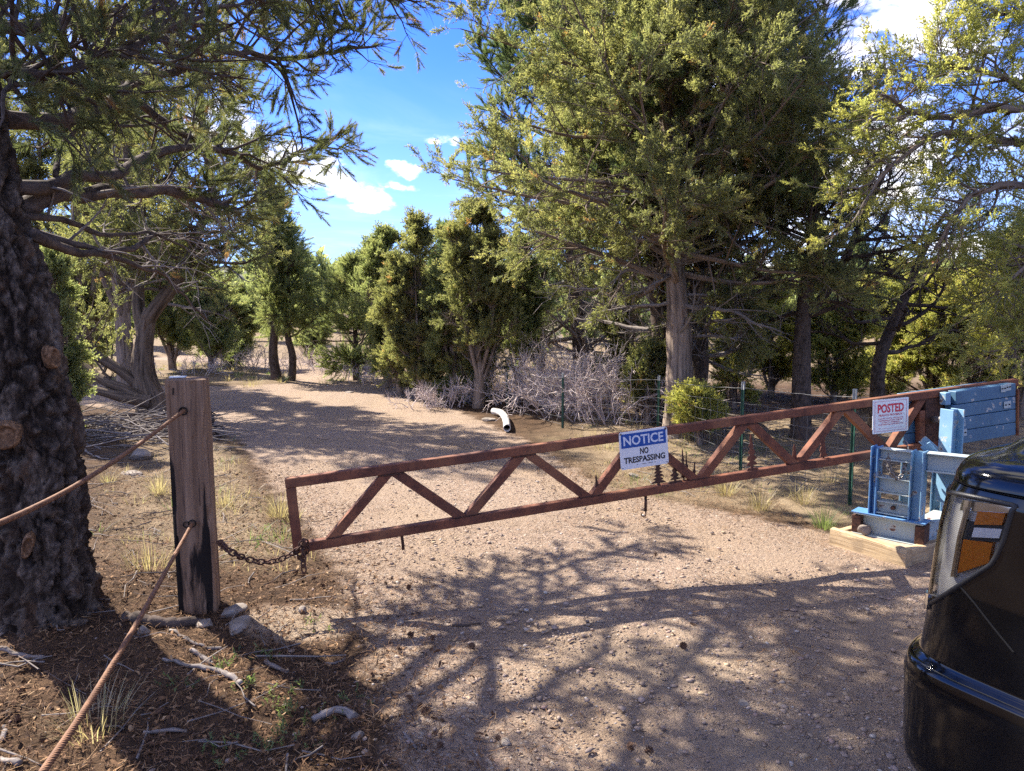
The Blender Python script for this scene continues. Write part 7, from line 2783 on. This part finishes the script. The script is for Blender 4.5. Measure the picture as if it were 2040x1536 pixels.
cones = [(778, 1160), (770, 1170), (815, 1172), (893, 1300), (832, 1412), (850, 1420), (745, 1352), (800, 1300), (815, 1268), (860, 1280), (690, 1420), (675, 1405), (880, 1490), (320, 1425), (300, 1480), (600, 1150), (620, 1160), (585, 1145), (560, 1160), (640, 1172), (1305, 1112), (1260, 1500), (1285, 1503), (990, 1480), (720, 1530), (480, 1290), (60, 1500), (90, 1470), (30, 1440), (560, 1500), (830, 1032), (940, 1296), (1360, 1290), (40, 1390), (230, 1500), (650, 1512)]
rc = np.random.default_rng(12)
for (px, py) in cones:
    b = GP(px, py)
    o = bpy.data.objects.new('pine_cone', cone_me)
    COL.objects.link(o)
    o.location = (b[0], b[1], float(gh(b[:1], b[1:2], True)[0]) + 0.012)
    o.rotation_euler = (rc.uniform(0.3, 1.7), rc.uniform(-0.4, 0.4), rc.uniform(0, 6.28))
    s = rc.uniform(0.5, 0.8)
    o.scale = (s, s, s)
    tag(o, 'small brown open pine cone lying on the ground', 'pine cone', 'pine cones scattered on the ground')


def stick(pts, r0, r1, label, m='deadwood', name='stick', cat='stick', lift=0.6, gn=0.02):
    P = []
    for (px, py) in pts:
        b = GP(px, py)
        b[2] = float(gh(b[:1], b[1:2], True)[0])
        P.append(b)
    P = smoothpath(np.array(P), max(16, 9 * len(P)))
    P[:, 2] = gh(P[:, 0], P[:, 1], True) + max(r0, r1) * lift
    P = P + (np.stack([fbm(P * 14 + 3 * j, 2, 90 + j) for j in range(3)], -1) - 0.5) * gn
    rad = np.linspace(r0, r1, len(P)) * (0.45 + 1.1 * fbm(P * 30, 3, 15))
    mb = MB().tube(P, rad, 9)
    return tag(mb.build(name, M[m], None, off=P[0], smooth=True), label, cat)


stick([(625, 1438), (650, 1425), (685, 1424), (704, 1438)], 0.014, 0.018, 'stout grey driftwood-like stick with a knot, lying alone in the litter', lift=0.8)
stick([(325, 1318), (370, 1332), (420, 1340), (455, 1352), (482, 1368)], 0.007, 0.014, 'longest bleached splintery stick below the timber post', lift=0.8)
stick([(340, 1258), (375, 1280), (410, 1292), (442, 1290)], 0.009, 0.006, 'thin grey forked stick closest to the timber post foot')
stick([(378, 1303), (400, 1310), (422, 1322)], 0.012, 0.010, 'short bark-covered stick between two grey sticks')
stick([(528, 1315), (548, 1330), (574, 1340)], 0.011, 0.008, 'short pale curved stick with a dark broken end')
stick([(285, 1467), (330, 1460), (372, 1454)], 0.008, 0.007, 'straight grey stick next to the pale grass tuft')
stick([(805, 1460), (818, 1478), (830, 1492)], 0.007, 0.006, 'short straw-coloured stick on the gravel margin')
stick([(900, 1248), (930, 1246), (957, 1242)], 0.0065, 0.006, 'short dark stick lying alone on the gravel', m='pinyon_bark', gn=0.005)
stick([(0, 1303), (40, 1308), (85, 1311)], 0.011, 0.009, 'grey stick below the big pine trunk')
stick([(0, 1520), (38, 1535)], 0.013, 0.012, 'thick pale stick end poking in beside the lower cable')
stick([(5, 1480), (14, 1462), (10, 1448)], 0.010, 0.008, 'curled pale stick beside the grey litter')
stick([(0, 1268), (18, 1252)], 0.009, 0.008, 'pale stub of stick against the big pine trunk')
stick([(648, 1325), (668, 1322), (690, 1314)], 0.005, 0.004, 'little forked pale twig near the gravel margin')
stick([(250, 1232), (300, 1240), (345, 1245), (400, 1240)], 0.030, 0.024, 'exposed bark-covered pine root running to the timber post', m='pinyon_bark', name='root', cat='root', lift=0.25)
stick([(150, 880), (180, 905), (215, 915), (260, 905)], 0.012, 0.008, 'long pale crooked stick at the edge of the brush pile')

for lab, px, py, sz, kw in (
        ('pale flat slab of rock packed against the timber post foot', 462, 1222, (0.09, 0.06, 0.03), {}), ('pale rock slab just in front of the timber post foot', 478, 1252, (0.10, 0.055, 0.028), {}), ('thin pale rock at the inner corner of the timber post foot', 408, 1246, (0.06, 0.04, 0.022), {}),
        ('small grey stone on the bare patch by the timber post', 603, 1218, (0.032, 0.026, 0.026), {}), ('tan egg-sized stone alone where litter meets gravel', 798, 1243, (0.026, 0.022, 0.026), {}), ('pale wedge stone beside the exposed root', 288, 1262, (0.032, 0.02, 0.04), {}),
        ('lichen-grey boulder below the brush pile', 278, 912, (0.17, 0.12, 0.09), {}), ('flat grey stone in the grass by the boulder', 262, 945, (0.12, 0.10, 0.03), {}), ('white stone under the pointed juniper near the road edge', 862, 802, (0.10, 0.07, 0.08), {}),
        ('pale stone on the far road', 696, 782, (0.12, 0.08, 0.03), {}), ('low stones beside the white pipe', 975, 838, (0.13, 0.10, 0.04), {}), ('whitish stone on the leaf-strewn verge behind the signs', 1262, 948, (0.06, 0.05, 0.03), {}),
        ('dark grey stone half buried in the gravel', 712, 1408 + 60, (0.03, 0.02, 0.015), {}), ('bluish flat stone near the picture bottom', 1008, 1478, (0.025, 0.022, 0.012), {}), ('dark broken stones in the gravel before the truck bumper', 1482, 1402, (0.03, 0.02, 0.018), {})):
    b = GP(px, py)
    b[2] = float(gh(b[:1], b[1:2], True)[0]) + sz[2] * 0.25
    rock(lab, b, sz, **kw)
rock('pale flat stump end lying in the brush pile', GP(222, 878) + np.array([0, 0, 0.04]), (0.07, 0.05, 0.05), 'cutwood', 'log_end', cat='log end')

# brush pile under the leaning juniper
mb = MB()
rb2 = np.random.default_rng(6)
cb = GP(230, 872)
for i in range(260):
    p = cb + np.array([rb2.normal(0, 0.75), rb2.normal(0.1, 0.5), 0])
    if p[0] < -7.6 or poly_sd(np.array([p[0]]), np.array([p[1]]), ROAD)[0] > -0.2:
        continue
    p[2] = g1(p[0], p[1]) + abs(rb2.normal(0, 0.10)) + 0.01
    a = rb2.normal(0.2, 0.7) + (math.pi if rb2.random() < 0.5 else 0)
    d = np.array([math.cos(a), math.sin(a), rb2.normal(0.02, 0.12)])
    q = wander(rb2, p - d * 0.3, d, rb2.uniform(0.4, 1.3), 5, 0.10, 0.0)
    q[:, 2] = np.maximum(q[:, 2], gh(q[:, 0], q[:, 1]) + 0.006)
    mb.tube(q, np.linspace(1, 0.4, len(q)) * rb2.uniform(0.004, 0.014), 4, cap=False)
o = tag(mb.build('brush_pile', M['deadwood'], None, off=cb, smooth=True), 'heap of grey cut branches under the leaning juniper', 'brush pile')
o['kind'] = 'stuff'
mb = MB()
for q in ([(405, 858), (425, 838), (418, 820), (430, 826)], [(412, 850), (432, 862), (440, 880)], [(408, 845), (426, 848), (446, 850)]):
    P = np.array([at(px, py, 9.2) for px, py in q])
    mb.tube(smoothpath(P, 10), np.linspace(0.03, 0.006, 10), 6)
tag(mb.build('stump', M['pinyon_bark'], None, off=at(412, 856, 9.2), smooth=True), 'dark gnarled stump peeping out behind the timber post', 'stump')

# bent white pipe lying at the road edge
pp = []
for (px, py, dz) in ((983, 822, 0.06), (992, 824, 0.065), (1000, 828, 0.07), (1006, 836, 0.07), (1009, 846, 0.068), (1010, 857, 0.062)):
    b = GP(px, py + 5)
    pp.append(b + np.array([0, 0, dz]))
P = smoothpath(np.array(pp), 26)
pipe = thing('pipe', 'bent white plastic pipe lying open-ended at the road edge', 'pipe', P[-1])
t = unit(np.gradient(P, axis=0))
a_ = unit(np.cross(t, np.array([0, 0, 1.0])))
b_ = np.cross(t, a_)
th = np.linspace(0, 2 * math.pi, 19)[:-1]
ring = lambda r: P[:, None] + r * (a_[:, None] * np.cos(th)[None, :, None] + b_[:, None] * np.sin(th)[None, :, None])
Vo, Vi = ring(0.049), ring(0.043)
V = np.concatenate([Vo, Vi[::-1][:14]], 0).transpose(1, 0, 2)
MB().grid(V, closed_u=True).build('tube', M['pvc'], pipe, smooth=True)
mb = MB()
V = Vi[::-1][2:14] * 1.0
c_ = P[::-1][2:14, None]
V = c_ + (V - c_) * 0.985
mb.grid(V.transpose(1, 0, 2), closed_u=True)
mb.build('hollow', M['dark'], pipe, smooth=True)  # dark sleeve paints the shade inside the pipe
